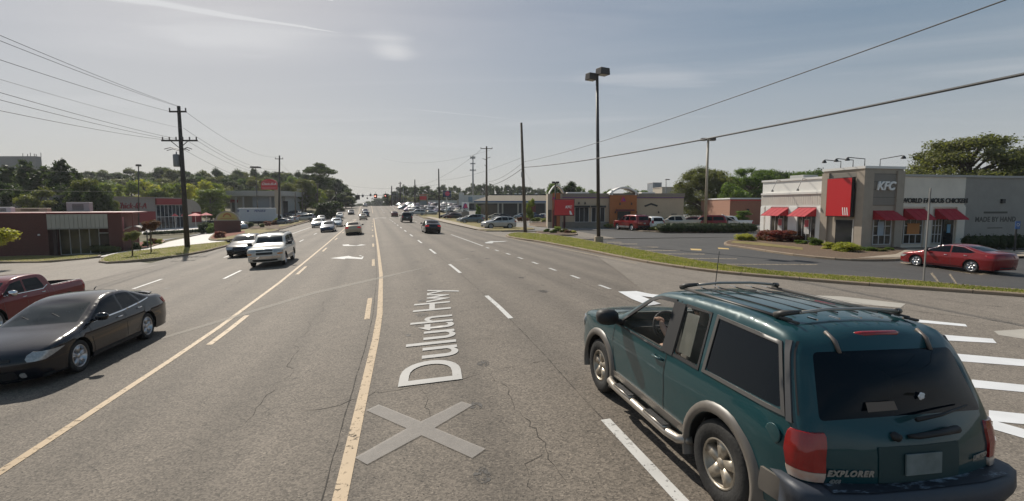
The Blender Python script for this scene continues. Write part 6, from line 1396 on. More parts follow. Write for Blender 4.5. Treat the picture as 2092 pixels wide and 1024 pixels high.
def tree(px, pyt, w, Y, kind, col, label, cat='tree', name=None, group=None, zb=None, seed=None, pyb=None, x=None):
    """crown's top at pixel (px,pyt), w pixels wide, standing Y metres ahead"""
    top = up(px, pyt, Y); z = Z(top.x, Y) if zb is None else zb
    if pyb is not None: z = up(px, pyb, Y).z
    h = top.z - z; wd = w * Y / FOC / 2; seed = tr_rnd.randrange(4) if seed is None else seed
    me, tm, R = tree_mesh(kind, seed); o = thing(name or ('shrub' if kind == 'shrub' else 'pine_tree' if kind in ('pine', 'umbrella') else 'conifer_tree' if kind == 'conifer' else 'tree'), label, cat, (top.x, Y, z), tr_rnd.uniform(0, 6.28), group)
    s = wd / R * .97; 
    c = ob('crown', me, o); c.material_slots[0].link = 'OBJECT'; c.material_slots[0].material = LM[col]; c.scale = (s, s, h * (1. if kind != 'shrub' else 1.05))
    if tm: t = ob('trunk', tm, o); t.scale = (max(s, h * .6), max(s, h * .6), h)
    return o
ORD = ['first', 'second', 'third', 'fourth', 'fifth', 'sixth', 'seventh', 'eighth', 'ninth', 'tenth', 'eleventh', 'twelfth', 'thirteenth', 'fourteenth', 'fifteenth', 'sixteenth', 'seventeenth', 'eighteenth', 'nineteenth', 'twentieth'] + ['%dth' % i if i % 10 not in (1, 2, 3) else '%d%s' % (i, {1: 'st', 2: 'nd', 3: 'rd'}[i % 10]) for i in range(21, 90)]
def row(lst, kind, col, Y, what, group, jit=0.):
    for i, (px, py, w) in enumerate(sorted(lst)):
        tree(px, py, w, Y + tr_rnd.uniform(-jit, jit), kind, col if isinstance(col, str) else col[i % len(col)], '%s, %s from the left' % (what, ORD[i]), 'tree', group=group)
R5 = random.Random(11)
# right: pines along the skyline behind the mall
row([(892 + i * 6.1 + R5.uniform(-2, 2), 383 - 3 * sin(i * .5) - (6 if 10 < i < 27 else 0) * R5.uniform(.5, 1) + R5.uniform(-2, 3), R5.uniform(13, 19)) for i in range(37)], 'pine', ['pine', 'dark', 'pine'], 300, 'tall pine in the skyline row behind the shopping strips', 'pines behind the shopping strips', 15)
row([(888 + i * 8 + R5.uniform(-3, 3), 396 + R5.uniform(-3, 3), R5.uniform(18, 24)) for i in range(28)], 'broad', ['dark', 'pine', 'olive'], 280, 'low dark tree under the skyline pines', 'undergrowth trees behind the shopping strips', 6)
row([(797 + i * 10.5 + R5.uniform(-2, 2), [403, 392, 384, 379, 383, 377, 380, 379, 386, 390][i], R5.uniform(20, 27)) for i in range(10)], 'pine', 'pine', 250, 'dark pine over the far parked cars', 'pines over the far parked cars', 10)
row([(795 + i * 11 + R5.uniform(-3, 3), 400 + R5.uniform(-5, 3), 26) for i in range(10)], 'broad', ['dark', 'olive'], 240, 'bushy dark tree under the pines by the far parked cars', 'bushy trees by the far parked cars', 6)
row([(728 + i * 6.5, [418, 416, 414, 413, 411, 409, 406, 404, 403, 402, 404][i] + R5.uniform(-1, 1), 17) for i in range(11)], 'broad', ['dark', 'pine'], 520, 'tree on the far ridge beyond the road crest', 'trees beyond the road crest', 20)
# right: trees behind the tan restaurant and the chicken restaurant
row([(1133, 373, 34), (1160, 371, 42), (1182, 379, 30)], 'broad', ['green', 'dark'], 118, 'round green tree behind the tan restaurant tower', 'trees behind the tan restaurant')
row([(1215, 387, 30), (1240, 386, 24), (1290, 381, 34), (1318, 388, 26)], 'broad', 'green', 170, 'small tree poking over the tan restaurant roof', 'trees over the tan restaurant roof')
row([(1590, 349, 52), (1622, 350, 56), (1655, 347, 58), (1684, 346, 50), (1560, 352, 60)], 'broad', ['green', 'dark', 'green'], 115, 'green tree in the row above the white restaurant wing', 'trees above the white restaurant wing')
row([(1575, 355, 60), (1640, 356, 70), (1700, 352, 70), (1740, 350, 60)], 'oak', ['green'], 105, 'leafy tree in the nearer row above the white restaurant wing', 'nearer trees above the white restaurant wing')
tree(1442, 341, 118, 92, 'oak', 'olive', 'round leafy tree right behind the slim lamp post by the hedge', seed=1)
tree(1540, 341, 112, 97, 'oak', 'green', 'darker green tree between the salmon brick building and the leafy tree', seed=2)
tree(1500, 372, 60, 84, 'broad', 'green', 'low filling tree in front of the salmon brick building', seed=0)
tree(1518, 430, 30, 70, 'broad', 'green', 'small round tree at the corner of the salmon brick building', seed=3)
tree(1985, 275, 225, 66, 'oak', 'olive', 'biggest sunlit tree rising behind the chicken restaurant at far right', seed=2)
tree(2105, 338, 110, 80, 'oak', 'green', 'green tree right of the biggest sunlit one at the right edge', seed=1)
tree(1885, 338, 60, 70, 'broad', 'green', 'small dark tree left of the biggest sunlit tree', seed=1)
tree(1083, 405, 20, 86, 'broad', 'lime', 'slim bright green tree beside the bare wooden pole', seed=2)
tree(977, 418, 11, 100, 'broad', 'green', 'tiny tree in front of the tan shopping strip', seed=1)
# left: hill trees
row([(160 + i * 19 + R5.uniform(-5, 5), [352, 350, 347, 350, 352, 346, 344, 350, 352, 341, 346, 350, 349, 352, 347, 345, 349, 346, 350, 344, 349, 352, 351, 354, 350, 354][i], R5.uniform(28, 42)) for i in range(26)], 'broad', ['dark', 'pine', 'olive', 'dark'], 215, 'dark tree along the top of the left hill', 'trees on top of the left hill', 15)
row([(170 + i * 24 + R5.uniform(-6, 6), 362 + R5.uniform(-5, 5), R5.uniform(36, 48)) for i in range(19)], 'broad', ['olive', 'dark', 'green', 'olive'], 180, 'mid height tree on the slope of the left hill', 'trees on the slope of the left hill', 10)
row([(218, 372, 50), (258, 369, 46), (296, 368, 56), (330, 376, 46), (368, 372, 44), (404, 368, 58), (436, 373, 40)], 'broad', ['lime', 'lime', 'yellow'], 124, 'bright yellow green tree behind the red and grey restaurant', 'yellow green trees behind the fast food restaurant', 5)
row([(590, 372, 44), (622, 366, 52), (645, 380, 38), (560, 385, 40), (606, 392, 44)], 'broad', ['lime', 'olive'], 145, 'yellow green tree between the red pylon sign and the tall pine', 'yellow green trees by the tall pine')
row([(14, 332, 84), (52, 322, 84), (90, 334, 76), (122, 319, 86), (152, 340, 64), (72, 345, 80)], 'conifer', 'dark', 84, 'big dark conifer behind the brick building', 'dark conifers behind the brick building', 4)
row([(8, 372, 60), (40, 380, 60), (76, 385, 60), (108, 378, 60), (140, 380, 60), (172, 365, 50), (196, 378, 44), (215, 402, 40), (228, 410, 30)], 'broad', ['dark', 'dark', 'olive'], 76, 'dark leafy tree low behind the brick building', 'leafy trees behind the brick building', 4)
row([(-190 + i * 34, 346 + (i * 7) % 9, 50) for i in range(11)], 'broad', ['dark', 'olive', 'dark'], 205, 'dark tree on the left hill behind the conifers', 'trees on the left hill behind the conifers', 8)
tree(652, 326, 58, 160, 'umbrella', 'pine', 'tall flat topped pine standing above all trees on the left', seed=1, zb=1.)
row([(628, 354, 34), (668, 360, 40), (684, 366, 36), (697, 376, 32), (708, 384, 26), (718, 392, 22)], 'broad', ['dark', 'pine', 'dark'], 190, 'dark roadside tree right of the tall flat topped pine', 'dark roadside trees by the tall pine', 8)
row([(655, 384, 46), (675, 388, 42), (692, 394, 36), (706, 400, 26), (718, 406, 18)], 'broad', ['dark', 'olive'], 170, 'lower dark tree along the left verge below the tall pine', 'lower dark trees along the left verge', 6)
tree(668, 406, 50, 118, 'shrub', 'dark', 'big dark vine covered bush on the left verge by the junction', 'bush', 'bush', seed=2)
tree(690, 418, 36, 150, 'shrub', 'olive', 'weedy mound between the vine covered bush and the road', 'bush', 'bush', seed=1)
tree(455, 378, 46, 150, 'broad', 'olive', 'olive tree left of the columned porch building', seed=1); tree(428, 385, 60, 112, 'broad', 'lime', 'bright green tree right of the left utility pole', seed=3)
# small planted trees and shrubs near by, left
def small_tree(px, pyb, pyt, w, col, label, cf=.5):
    p = at(px, pyb); Y = p.y; k = Y / FOC; h = (pyb - pyt) * k; o = thing('young_tree', label, 'young tree', (p.x, Y, p.z + .1))
    me, tm, R = tree_mesh('shrub', 1); c = ob('crown', me, o); c.material_slots[0].link = 'OBJECT'; c.material_slots[0].material = LM[col]; c.scale = (w * k / 2 / R,) * 2 + (h * cf,); c.location = (0, 0, h * (1 - cf))
    MB().tube([(0, 0, 0), (.02, 0, h * .4), (0, .02, h * .75)], [.05, .04, .02], 7).build('trunk', BARK, o, True); MB().tube([(0.02, 0, h * .35), (.25, 0, h * .7)], [.03, .012], 6).build('branch', BARK, o, True)
small_tree(309, 518, 447, 34, 'maroon', 'young tree with reddish green top on the grass left of the utility pole', .4); small_tree(271, 526, 470, 30, 'olive', 'thin sparse young tree on the grass beside the ball shrub', .45)
small_tree(-6, 552, 462, 74, 'yellow', 'leafy yellow green branch tree cut by the left edge', .48)
def shrub(px, pyb, w, h, col, label, group=None, dz=.1, seed=None):
    p = at(px, pyb); k = p.y / FOC; me, tm, R = tree_mesh('shrub', tr_rnd.randrange(4) if seed is None else seed); o = thing('shrub', label, 'shrub', (p.x, p.y, p.z + dz - .03), tr_rnd.uniform(0, 6), group)
    c = ob('foliage', me, o); c.material_slots[0].link = 'OBJECT'; c.material_slots[0].material = LM[col]; c.scale = (w * k / 2 / R,) * 2 + (h * k,)
shrub(277, 512, 19, 17, 'dark', 'clipped ball shrub at the right end of the brick building'); shrub(301, 505, 18, 14, 'green', 'green shrub in the red mulch island'); shrub(314, 501, 16, 17, 'maroon', 'dark red shrub in the red mulch island'); shrub(325, 500, 16, 11, 'yellow', 'yellow green plant at the tip of the red mulch island')
shrub(418, 478, 26, 26, 'dark', 'large dark round shrub left of the brick monument sign'); shrub(436, 477, 22, 22, 'green', 'dark green shrub touching the brick monument sign'); shrub(508, 467, 20, 15, 'dark', 'rounded dark shrub right of the brick monument sign')
shrub(450, 488, 20, 17, 'pink', 'pink flowering shrub at the foot of the monument sign')
for i, (px, py, w, h, c) in enumerate([(547, 463, 14, 13, 'pink'), (560, 461, 14, 12, 'maroon'), (566, 459, 12, 16, 'lime'), (583, 455, 16, 9, 'pink'), (594, 452, 14, 9, 'pink'), (603, 450, 16, 10, 'pink'), (612, 448, 14, 10, 'pink'), (620, 448, 14, 7, 'lime'), (535, 466, 10, 9, 'olive'), (630, 446, 10, 6, 'dark')]):
    shrub(px, py, w, h, c, '%s shrub in the roadside flower bed near the utility pole, %s from the left' % ({'pink': 'pink flowering', 'maroon': 'reddish', 'lime': 'bright green', 'olive': 'dull green', 'dark': 'dark'}[c], ORD[[547, 560, 566, 583, 594, 603, 612, 620, 535, 630].index(px) if 0 else sorted([547, 560, 566, 583, 594, 603, 612, 620, 535, 630]).index(px)]), 'roadside flower bed shrubs')
def hedge(pts, w, h, col, label, n, size, base=.1, seed=3):
    """pts world polyline; clipped hedge: lumpy box core with leaf shell"""
    pts = dense([tuple(p)[:2] for p in pts], .5); bl = []; r = random.Random(seed)
    x0, y0 = pts[len(pts) // 2]; z0 = Z(x0, y0)
    for x, y in pts:
        for k in (-.3, .3): bl.append(((x - x0 + r.uniform(-.06, .06), y - y0 + k * w + r.uniform(-.06, .06), h * .5 + base), w * .42, h * .55 * r.uniform(.93, 1.06)))
    mb = MB(); V, Fc = leaves(bl, n, size, seed); mb.add(V, Fc); core(mb, bl, .88, seed, (8, 6))
    o = thing('hedge', label, 'hedge', (x0, y0, z0)); mb.build('foliage', LM[col], o, fix=False); return o
a, b = at(1345, 474), at(1540, 474); a2, b2 = at(1352, 475.5), at(1532, 475.5)
hedge([(a2.x, a2.y), (b2.x, b2.y)], 1.5, .92, 'dark', 'long clipped dark hedge along the parking lot', 9000, .07)
hedge([tuple(at(1225, 465))[:2], tuple(at(1300, 469))[:2], tuple(at(1352, 474))[:2]], 1.3, .5, 'grass', 'low spreading juniper hedge left of the long clipped hedge', 4000, .07, seed=5)
shrub(1240, 464, 34, 11, 'maroon', 'pinkish low shrub at the left tip of the juniper hedge'); 
A_, B_ = at(178, 517), at(238, 515); hedge([(A_.x, A_.y), (B_.x, B_.y)], .6, .52, 'olive', 'low clipped hedge in front of the brick building entrance', 2600, .06, seed=7)
A_, B_ = at(300, 482), at(408, 476); hedge([(A_.x, A_.y), (B_.x, B_.y)], .9, .5, 'dark', 'long low dark hedge between the two pale drives on the left', 3500, .1, seed=8)
A_, B_ = at(1995, 512), at(2150, 512); hedge([(A_.x, A_.y + .6), (B_.x, B_.y + .6)], .8, .85, 'dark', 'dark hedge under the wall lettering behind the red sedan', 3500, .07, seed=9)
for i, (px, py, w, h, c, lab) in enumerate([(1522, 494, 38, 17, 'yellow', 'yellow green round shrub at the left tip of the restaurant bed'), (1567, 494, 36, 26, 'pink', 'left and pinker azalea under the white wing'), (1598, 496, 58, 30, 'pink', 'wide azalea with pink flowers under the first awning'),
    (1626, 497, 26, 18, 'maroon', 'reddish shrub at the right end of the azaleas'), (1636, 501, 22, 10, 'green', 'small green shrub before the second awning window'), (1664, 504, 28, 18, 'green', 'green shrub beside the tower base'), (1674, 499, 14, 18, 'dark', 'dark narrow shrub against the tower corner'),
    (1700, 512, 34, 16, 'yellow', 'pale yellow green shrub before the glass side door'), (1730, 517, 50, 23, 'yellow', 'largest yellow green shrub before the grey tower'), (1770, 516, 30, 12, 'green', 'low green shrub right of the largest yellow one'), (1796, 517, 26, 9, 'olive', 'low olive shrub near the sidewalk end'), (1815, 515, 18, 9, 'green', 'last small shrub before the red sedan')]): shrub(px, py, w, h, c, lab, 'shrubs round the chicken restaurant')
for i, (px, py, w, h, c) in enumerate([(1118, 476, 15, 8, 'green'), (1132, 478, 16, 9, 'green'), (1139, 475, 18, 13, 'lime'), (1152, 477, 16, 9, 'olive'), (1160, 478, 16, 8, 'maroon'), (1172, 478, 16, 7, 'yellow')]): shrub(px, py, w, h, c, 'low shrub round the red pole sign, %s from the left' % ORD[i], 'shrubs round the red pole sign')
for i, (px, py, w, h, c) in enumerate([(1062, 452.5, 14, 9, 'maroon'), (1078, 452, 10, 7, 'pink'), (1094, 453.5, 22, 9, 'lime'), (1116, 455, 22, 10, 'grass'), (1132, 457, 14, 9, 'maroon'), (1165, 458, 24, 9, 'dark'), (1190, 459, 26, 9, 'dark'), (1216, 460, 22, 8, 'dark')]): shrub(px, py, w, h, c, 'shrub along the front of the tan restaurant, %s from the left' % ORD[i], 'shrubs before the tan restaurant')
# grass blades on the near verges
def blades():
    r = np.random.default_rng(3); V = []; Fc = []
    for gi, (poly, n) in enumerate(zip(NEARG, (42000, 4000, 4000, 9000, 3000))):
        A = np.array(poly); P_ = r.uniform(A.min(0), A.max(0), (n * (8 if gi == 0 else 3), 2)); P_ = P_[insides(P_, poly)]
        D = np.hypot(P_[:, 0], P_[:, 1]); P_ = P_[r.uniform(0, 1, len(P_)) < np.clip((22 / D) ** 1.3, .05, 1)][:n]
        for x, y in P_:
            z = Z(x, y) + .115; h = r.uniform(.03, .085); a = r.uniform(0, 6.28); w = .012; dx, dy = cos(a), sin(a); lx, ly = r.normal(0, .02, 2); i = len(V)
            V += [(x - dx * w, y - dy * w, z), (x + dx * w, y + dy * w, z), (x + lx, y + ly, z + h)]; Fc.append((i, i + 1, i + 2))
    o = MB().add(V, Fc).build('grass_blades', LM['grass'], fix=False); o['kind'] = 'stuff'
blades()
# ---------------------------------------------------------------- poles, signs, lamps, wires
WOOD = P('pole_wood', (.12, .095, .07), .9, var=.25, vscale=3, bump=.4, bscale=12); WOODD = P('dark_pole_wood', (.06, .052, .045), .9, var=.25, vscale=3); BRZ = P('bronze_metal', (.055, .045, .038), .5); GAL = P('galvanised', (.3, .3, .3), .5, metal=.4); CER = P('insulator', (.12, .1, .09), .3)
def base_top(bx, by, tx, ty):
    p = at(bx, by); return p, up(tx, ty, p.y)
def util_pole(bx, by, tx, ty, arms, label, r=.16, mat=WOOD, extra=None, Y=None):
    if Y: p = up(bx, by, Y); p.z = Z(p.x, p.y); t = up(tx, ty, Y)
    else: p, t = base_top(bx, by, tx, ty)
    o = thing('utility_pole', label, 'utility pole', p); v = t - p; h = v.z; ax = lambda z: v * (z / h)
    MB().tube([ax(-.1), ax(h * .5), ax(h)], [r * 1.2, r, r * .72], 12).build('pole', mat, o, True)
    k = p.y / FOC
    for py, half, kind in arms:
        z = up(tx, py, p.y).z - p.z; c = ax(z); d = Vector((cos(TH * .0), 0, 0)); hw = half * k
        ar = MB().box(c + Vector((0, -r * .9, 0)), (2 * hw, .1, .12)).build('crossarm', mat, o)
        if kind > 0:
            for i in range(kind):
                x = -hw * .94 + 2 * hw * .94 * i / max(1, kind - 1); MB().lathe([(.03, 0), (.06, .06), (.045, .12), (.06, .18), (.02, .24)], 8, 'z', c + Vector((x, -r * .9, .06))).build('insulator', CER, ar)
            if hw > 1.2: MB().tube([c + Vector((-hw * .5, -r, 0)), c + Vector((0, -r, -.6)), c + Vector((hw * .5, -r, 0))], .035, 5).build('brace', mat, ar)
    if extra: extra(o, p, k, ax)
    return o, p, t
def lp_extra(o, p, k, ax):
    z = up(370, 328, p.y).z - p.z; c = ax(z)
    MB().lathe([(.0001, -.5), (.24, -.5), (.26, -.45), (.26, .4), (.22, .48), (.05, .5), (.04, .7)], 16, 'z', c + Vector((-.42, 0, 0))).build('transformer', P('transformer_grey', (.2, .21, .22), .5), o, True)
    for zz, L in ((up(375, 306, p.y).z - p.z, 1.1), (up(375, 309, p.y).z - p.z, .9)):
        for sx in (-1, 1): MB().tube([ax(zz), ax(zz) + Vector((sx * L * .6, -.25, .15)), ax(zz) + Vector((sx * L, -.4, .0))], .03, 5).build('bracket', MATS['bronze_metal'], o)
PL, pL, tL = util_pole(383, 508, 365, 217, [(229, 17, 2), (288, 36, 6)], 'tall dark utility pole with two crossarms and a transformer on the left verge', .17, WOODD, lp_extra)
P57, p57, t57 = util_pole(570, 460, 571, 318, [(325, 8, 2), (353, 9, 3)], 'wooden utility pole beside the red pylon sign', .17, WOODD)
PB, pB, tB = util_pole(1073, 475, 1065, 251, [], 'bare leaning wooden pole on the grass tip at centre right', .165, WOOD, lambda o, p, k, ax: MB().box(ax(up(1066, 357, p.y).z - p.z) + Vector((-.16, -.1, 0)), (.14, .14, .55)).build('meter_box', GAL, o))
P99, p99, t99 = util_pole(994, 452, 994, 299, [(304, 12, 3)], 'utility pole with a crossarm left of the bare leaning pole', .19, WOOD, lambda o, p, k, ax: [MB().tube([ax(up(994, y, p.y).z - p.z), ax(up(994, y, p.y).z - p.z) + Vector((s * .75, -.2, .25))], .05, 5).build('bracket', WOODD, o) for y, s in ((327, -1), (324, 1), (340, -.5))])
P89, p89, t89 = util_pole(898, 448, 896, 345, [], 'slim bare pole between the junction and the parked cars', .17, WOODD)
P81, p81, t81 = util_pole(818, 432, 817.5, 372, [(375, 3.5, 2)], 'distant utility pole with short crossarm in the middle of the far pole cluster', .26, WOODD, Y=190)
util_pole(848, 436, 847.5, 367, [], 'thin pole standing at the near edge of the far car lot', .2, WOODD, Y=150); util_pole(800.5, 425, 800, 380, [], 'leftmost pole of the far pole cluster', .3, WOODD, Y=230)
util_pole(648.5, 437, 649, 375, [(377, 2, 2)], 'grey pole behind the vine covered bush', .15, WOOD); util_pole(604, 445, 603, 393, [], 'short grey pole in the verge left of the vine covered bush', .14, WOOD); util_pole(617.5, 443, 617.5, 388, [], 'second short grey pole in the verge left of the vine covered bush', .14, WOOD); util_pole(686, 432, 686.5, 385, [], 'grey pole in front of the dark roadside trees', .16, WOODD, Y=140)
def lot_lamp(bx, by, tx, ty, heads, label, r=.1, mat=BRZ, base=None, Y=None, hs=1.):
    if Y: p = up(bx, by, Y); p.z = Z(p.x, p.y); t = up(tx, ty, Y)
    else: p, t = base_top(bx, by, tx, ty)
    o = thing('lamp_post', label, 'lamp post', p); v = t - p; z0 = base[1] if base else 0; k = p.y / FOC
    if base: MB().box((0, 0, base[1] / 2), (base[0], base[0], base[1])).build('base', P('lamp_base', (.4, .34, .25), .9, c2=(.3, .24, .17), var=.1, vscale=4), o, bev=.03)
    MB().tube([v * (z0 / v.z), v], [r, r * .7], 10).build('pole', mat, o, True)
    for dx, dz, w, h in heads:
        c = v + Vector((dx * k, 0, dz * k)); hd = MB().box(c, (w * k, w * k * .8, h * k), .5 if hs == 1 else 0, 0, .92).build('lamp_head', BRZ, o, bev=.02)
        MB().box(c + Vector((0, 0, -h * k / 2 - .01)), (w * k * .7, w * k * .6, .02), .5 if hs == 1 else 0).build('lens', P('lamp_lens', (.5, .48, .42), .3), hd)
        if abs(dx) > 2: MB().tube([v, c], .04, 6).build('arm', mat, o)
lot_lamp(1223, 497, 1220, 152, [(-12, -5, 19, 13), (11, 5, 23, 13)], 'tallest lamp post with two square heads on a square concrete base', .15, BRZ, (.62, .52))
lot_lamp(1441, 452, 1447, 284, [(-9, -1, 11, 5), (9, -1, 11, 5)], 'slim tan lamp post with twin heads behind the hedge', .17, P('tan_metal', (.36, .3, .22), .5), None, 57.5, hs=0); lot_lamp(283, 470, 283, 338, [(0, 0, 8, 4)], 'dark lamp post above the red and grey restaurant', .1, BRZ, None, 75, hs=0)
lot_lamp(528, 460, 522, 342, [(0, 0, 17, 3)], 'dark lamp post with wide flat head before the box truck', .11, hs=0); lot_lamp(1134, 452, 1135, 373, [(-4, 0, 7, 4), (4, 0, 7, 4)], 'lamp post with two dark heads behind the red pole sign', .1, hs=0, Y=64)
lot_lamp(1362, 400, 1360.5, 367, [(3, 0, 8, 1.6)], 'curved street lamp over the beige block', .16, P('lamp_grey2', (.2, .2, .2), .5), None, 140, hs=0)
for i, (x, y0) in enumerate([(805, 392), (809.5, 386), (813, 383), (824, 378), (802, 398)]): lot_lamp(x, 432, x, y0, [(.8, 0, 3.4, 1.4)], 'street lamp in the far pole cluster, %s from the left' % ORD[[1, 2, 3, 4, 0][i]], .14, P('lamp_grey2', (.2, .2, .2), .5), None, 210, hs=0)
def cell_tower():
    Y = 240.; p = up(966.5, 400, Y); p.z = Z(p.x, Y); t = up(966, 318, Y); o = thing('cell_tower', 'slim mobile phone mast with antenna panels behind the shops', 'mast', p); h = t.z - p.z; k = Y / FOC
    MB().tube([(0, 0, 0), (0, 0, h)], [.5, .3], 10).build('mast', GAL, o, True)
    for z, w, hh in ((h - 1, 8, 6), (h - 1 - 12 * k, 8, 3), (h - 1 - 25 * k, 10, 4)):
        fr = MB().tube([(-w * k / 2, 0, z), (w * k / 2, 0, z)], .12, 5).build('antenna_frame', GAL, o)
        for i in range(4): MB().box((w * k * (i / 3 - .5), -.2, z), (.5, .3, hh * k * .8)).build('antenna_panel', GAL, fr)
cell_tower()
def wires():
    WM = P('cable', (.05, .05, .05), .6); WP_ = P('pale_cable', (.28, .28, .28), .5)
    def w(a, b, sag, r, label, mat=WM, group='overhead power lines', n=28):
        a = Vector(a); b = Vector(b); m = [a.lerp(b, i / n) - Vector((0, 0, 4 * sag * (i / n) * (1 - i / n))) for i in range(n + 1)]; o = MB().tube([q - a for q in m], r, 5, caps=False).build('power_line', mat, None, True, loc=a); tag(o, label, 'cable', group)
    Y = pL.y
    def lead(px, py, X):      # far end behind the left of the view: continue the seen direction
        a = up(*X, Y); q = up(px, py, 19.); return a, a + (q - a) * 1.9
    ends = [((362, 216), (0, 53), 'highest wire from the left pole top'), ((367, 219), (0, 64), 'second wire from the left pole top'), ((351, 229), (0, 103), 'wire from the left end of the upper crossarm'), ((371, 262), (0, 143), 'thin pale wire ending mid way up the left pole'),
            ((362, 284), (0, 170), 'upper wire from the lower crossarm of the left pole'), ((349, 285), (0, 185), 'middle wire from the lower crossarm of the left pole'), ((338, 286), (0, 207), 'lowest wire from the lower crossarm of the left pole')]
    for (X, Q, lab) in ends: a, b = lead(Q[0], Q[1], X); w(a, b, .35, .011 if 'pale' not in lab else .008, lab, WP_ if 'pale' in lab else WM)
    for X, E, lab in [((380, 229), (571, 320), 'wire from the left pole top to the next pole'), ((383, 288), (566, 349), 'left lower wire between the two left poles'), ((402, 287), (579, 350), 'right lower wire between the two left poles'), ((375, 262), (571, 345), 'pale wire between the two left poles'), ((376, 306), (571, 368), 'lowest slack cable between the two left poles')]:
        w(up(*X, Y), up(*E, p57.y), 1.2, .012, lab)
    w(up(-30, 386, 40), up(250, 391, 70), .1, .012, 'level cable in front of the dark conifers'); w(up(-30, 335, 60), up(190, 352, 84), .3, .012, 'higher cable crossing the dark conifers')
    w(up(570, 330, p57.y), up(649, 378, 113), 1.2, .014, 'wire from the second pole towards the verge poles'); w(up(649, 395, 113), up(686, 398, 140), 1.6, .03, 'drooping cable before the dark roadside trees')
    # right side
    Yb = pB.y
    far = up(1888, 0, 11.8); a = up(1069, 331, Yb); w(a, a + (far - a) * 1.5, .75, .016, 'thinner cable rising from the bare pole to the upper right')
    far = up(2092, 99, 10.2); a = up(1070, 342, Yb); w(a, a + (far - a) * 1.4, .62, .034, 'thick bundled cable rising from the bare pole to the right edge')
    w(up(1069, 332, Yb), up(994, 372, p99.y), .5, .018, 'upper cable between the bare pole and the crossarm pole'); w(up(1070, 342, Yb), up(994, 379, p99.y), .5, .03, 'lower thick cable between the bare pole and the crossarm pole')
    w(up(1066, 322, Yb), up(898, 368, p89.y), .6, .012, 'thin wire from the bare pole to the slim pole')
    w(up(994, 372, p99.y), up(898, 385, p89.y), .8, .02, 'cable from the crossarm pole to the slim pole'); w(up(994, 379, p99.y), up(897, 391, p89.y), 1., .025, 'lower cable from the crossarm pole to the slim pole')
    w(up(983, 306, p99.y), up(817, 376, 190), 3, .02, 'wire from the crossarm to the far pole cluster'); w(up(1004, 306, p99.y), up(660, 341, 150) if 0 else up(780, 323, 160), 2, .014, 'long wire from the crossarm running left across the sky')
    w(up(897, 377, p89.y), up(705, 378, 160), 1, .018, 'span wire crossing the road above the signals')
    w(up(898, 392, p89.y), up(818, 396, 150), .8, .02, 'cable sagging from the slim pole to the far lot')
    w(up(1070, 345, Yb), up(1088, 378, Yb + 1.5), 0, .008, 'slack guy wire beside the bare pole')
wires()
def signals():
    Y = 108.; k = Y / FOC
    a = up(686, 399.5, Y); b = up(894, 392, Y); m = [a.lerp(b, i / 20) - Vector((0, 0, .3 * 4 * (i / 20) * (1 - i / 20))) for i in range(21)]; o = MB().tube([q - a for q in m], .035, 5, caps=False).build('signal_wire', MATS['cable'], loc=a); tag(o, 'wire carrying the traffic signals across the far junction', 'cable')
    HB = P('signal_black', (.012, .014, .02), .5); HR = P('signal_dark_red', (.12, .02, .012), .5); LR = P('signal_red_lit', (.9, .25, .15), .4, emit=(1, .35, .25, 4)); LO = P('signal_lens_off', (.04, .03, .02), .3)
    def head(px, py, w, h, label, lit, back, hm):
        c = up(px, py, Y); o = thing('traffic_signal', label, 'traffic signal', c, group='traffic signals over the junction')
        if back: MB().box((0, .12, 0), (w * k, .04, h * k)).build('backplate', HB, o)
        hh = h * k * .92; ho = MB().box((0, 0, 0), (w * k * (.62 if back else .9), .22, hh)).build('housing', hm, o, bev=.02)
        for i in range(3):
            z = hh * (.33 - .33 * i); MB().lathe([(.0001, -.13), (w * k * .2, -.13), (w * k * .2, -.11)], 12, 'y', (0, 0, z)).build('lens', LR if lit == i else LO, ho); MB().tube([(-w * k * .2, -.12, z), (-w * k * .2, -.3, z + .05), (0, -.32, z + w * k * .22), (w * k * .2, -.3, z + .05), (w * k * .2, -.12, z)], .02, 4).build('visor', HB, ho)
        MB().tube([(0, 0, hh / 2), (0, 0, hh / 2 + .5)], .03, 5).build('hanger', HB, o)
    head(731, 403.2, 7.5, 9.5, 'leftmost traffic signal seen dark on the wire', -1, True, HB); head(767, 401, 6.5, 9, 'traffic signal with red lit in the middle of the wire', 1, True, HR); head(787.5, 400.2, 4, 8.5, 'narrow rightmost traffic signal with red lit', 1, False, HR)
    for px, py, w, h, lab in ((741, 400.5, 4.2, 5, 'small grey lane sign right of the leftmost signal'), (757, 398.6, 3.8, 4.6, 'small grey lane sign left of the middle signal'), (761, 406.6, 5, 1.4, 'flat street name plate under the signal wire'), (750.5, 405.3, 2.6, 3, 'tiny dark camera hanging under the signal wire')):
        c = up(px, py, Y); o = thing('hanging_sign' if 'camera' not in lab else 'traffic_camera', lab, 'sign', c); MB().box((0, 0, 0), (w * k, .05, h * k)).build('plate', P('sign_back', (.16, .17, .17), .5) if 'grey' in lab else HB, o, bev=.01); MB().tube([(0, 0, h * k / 2), (0, 0, h * k / 2 + .35)], .02, 5).build('hanger', HB, o)
signals()
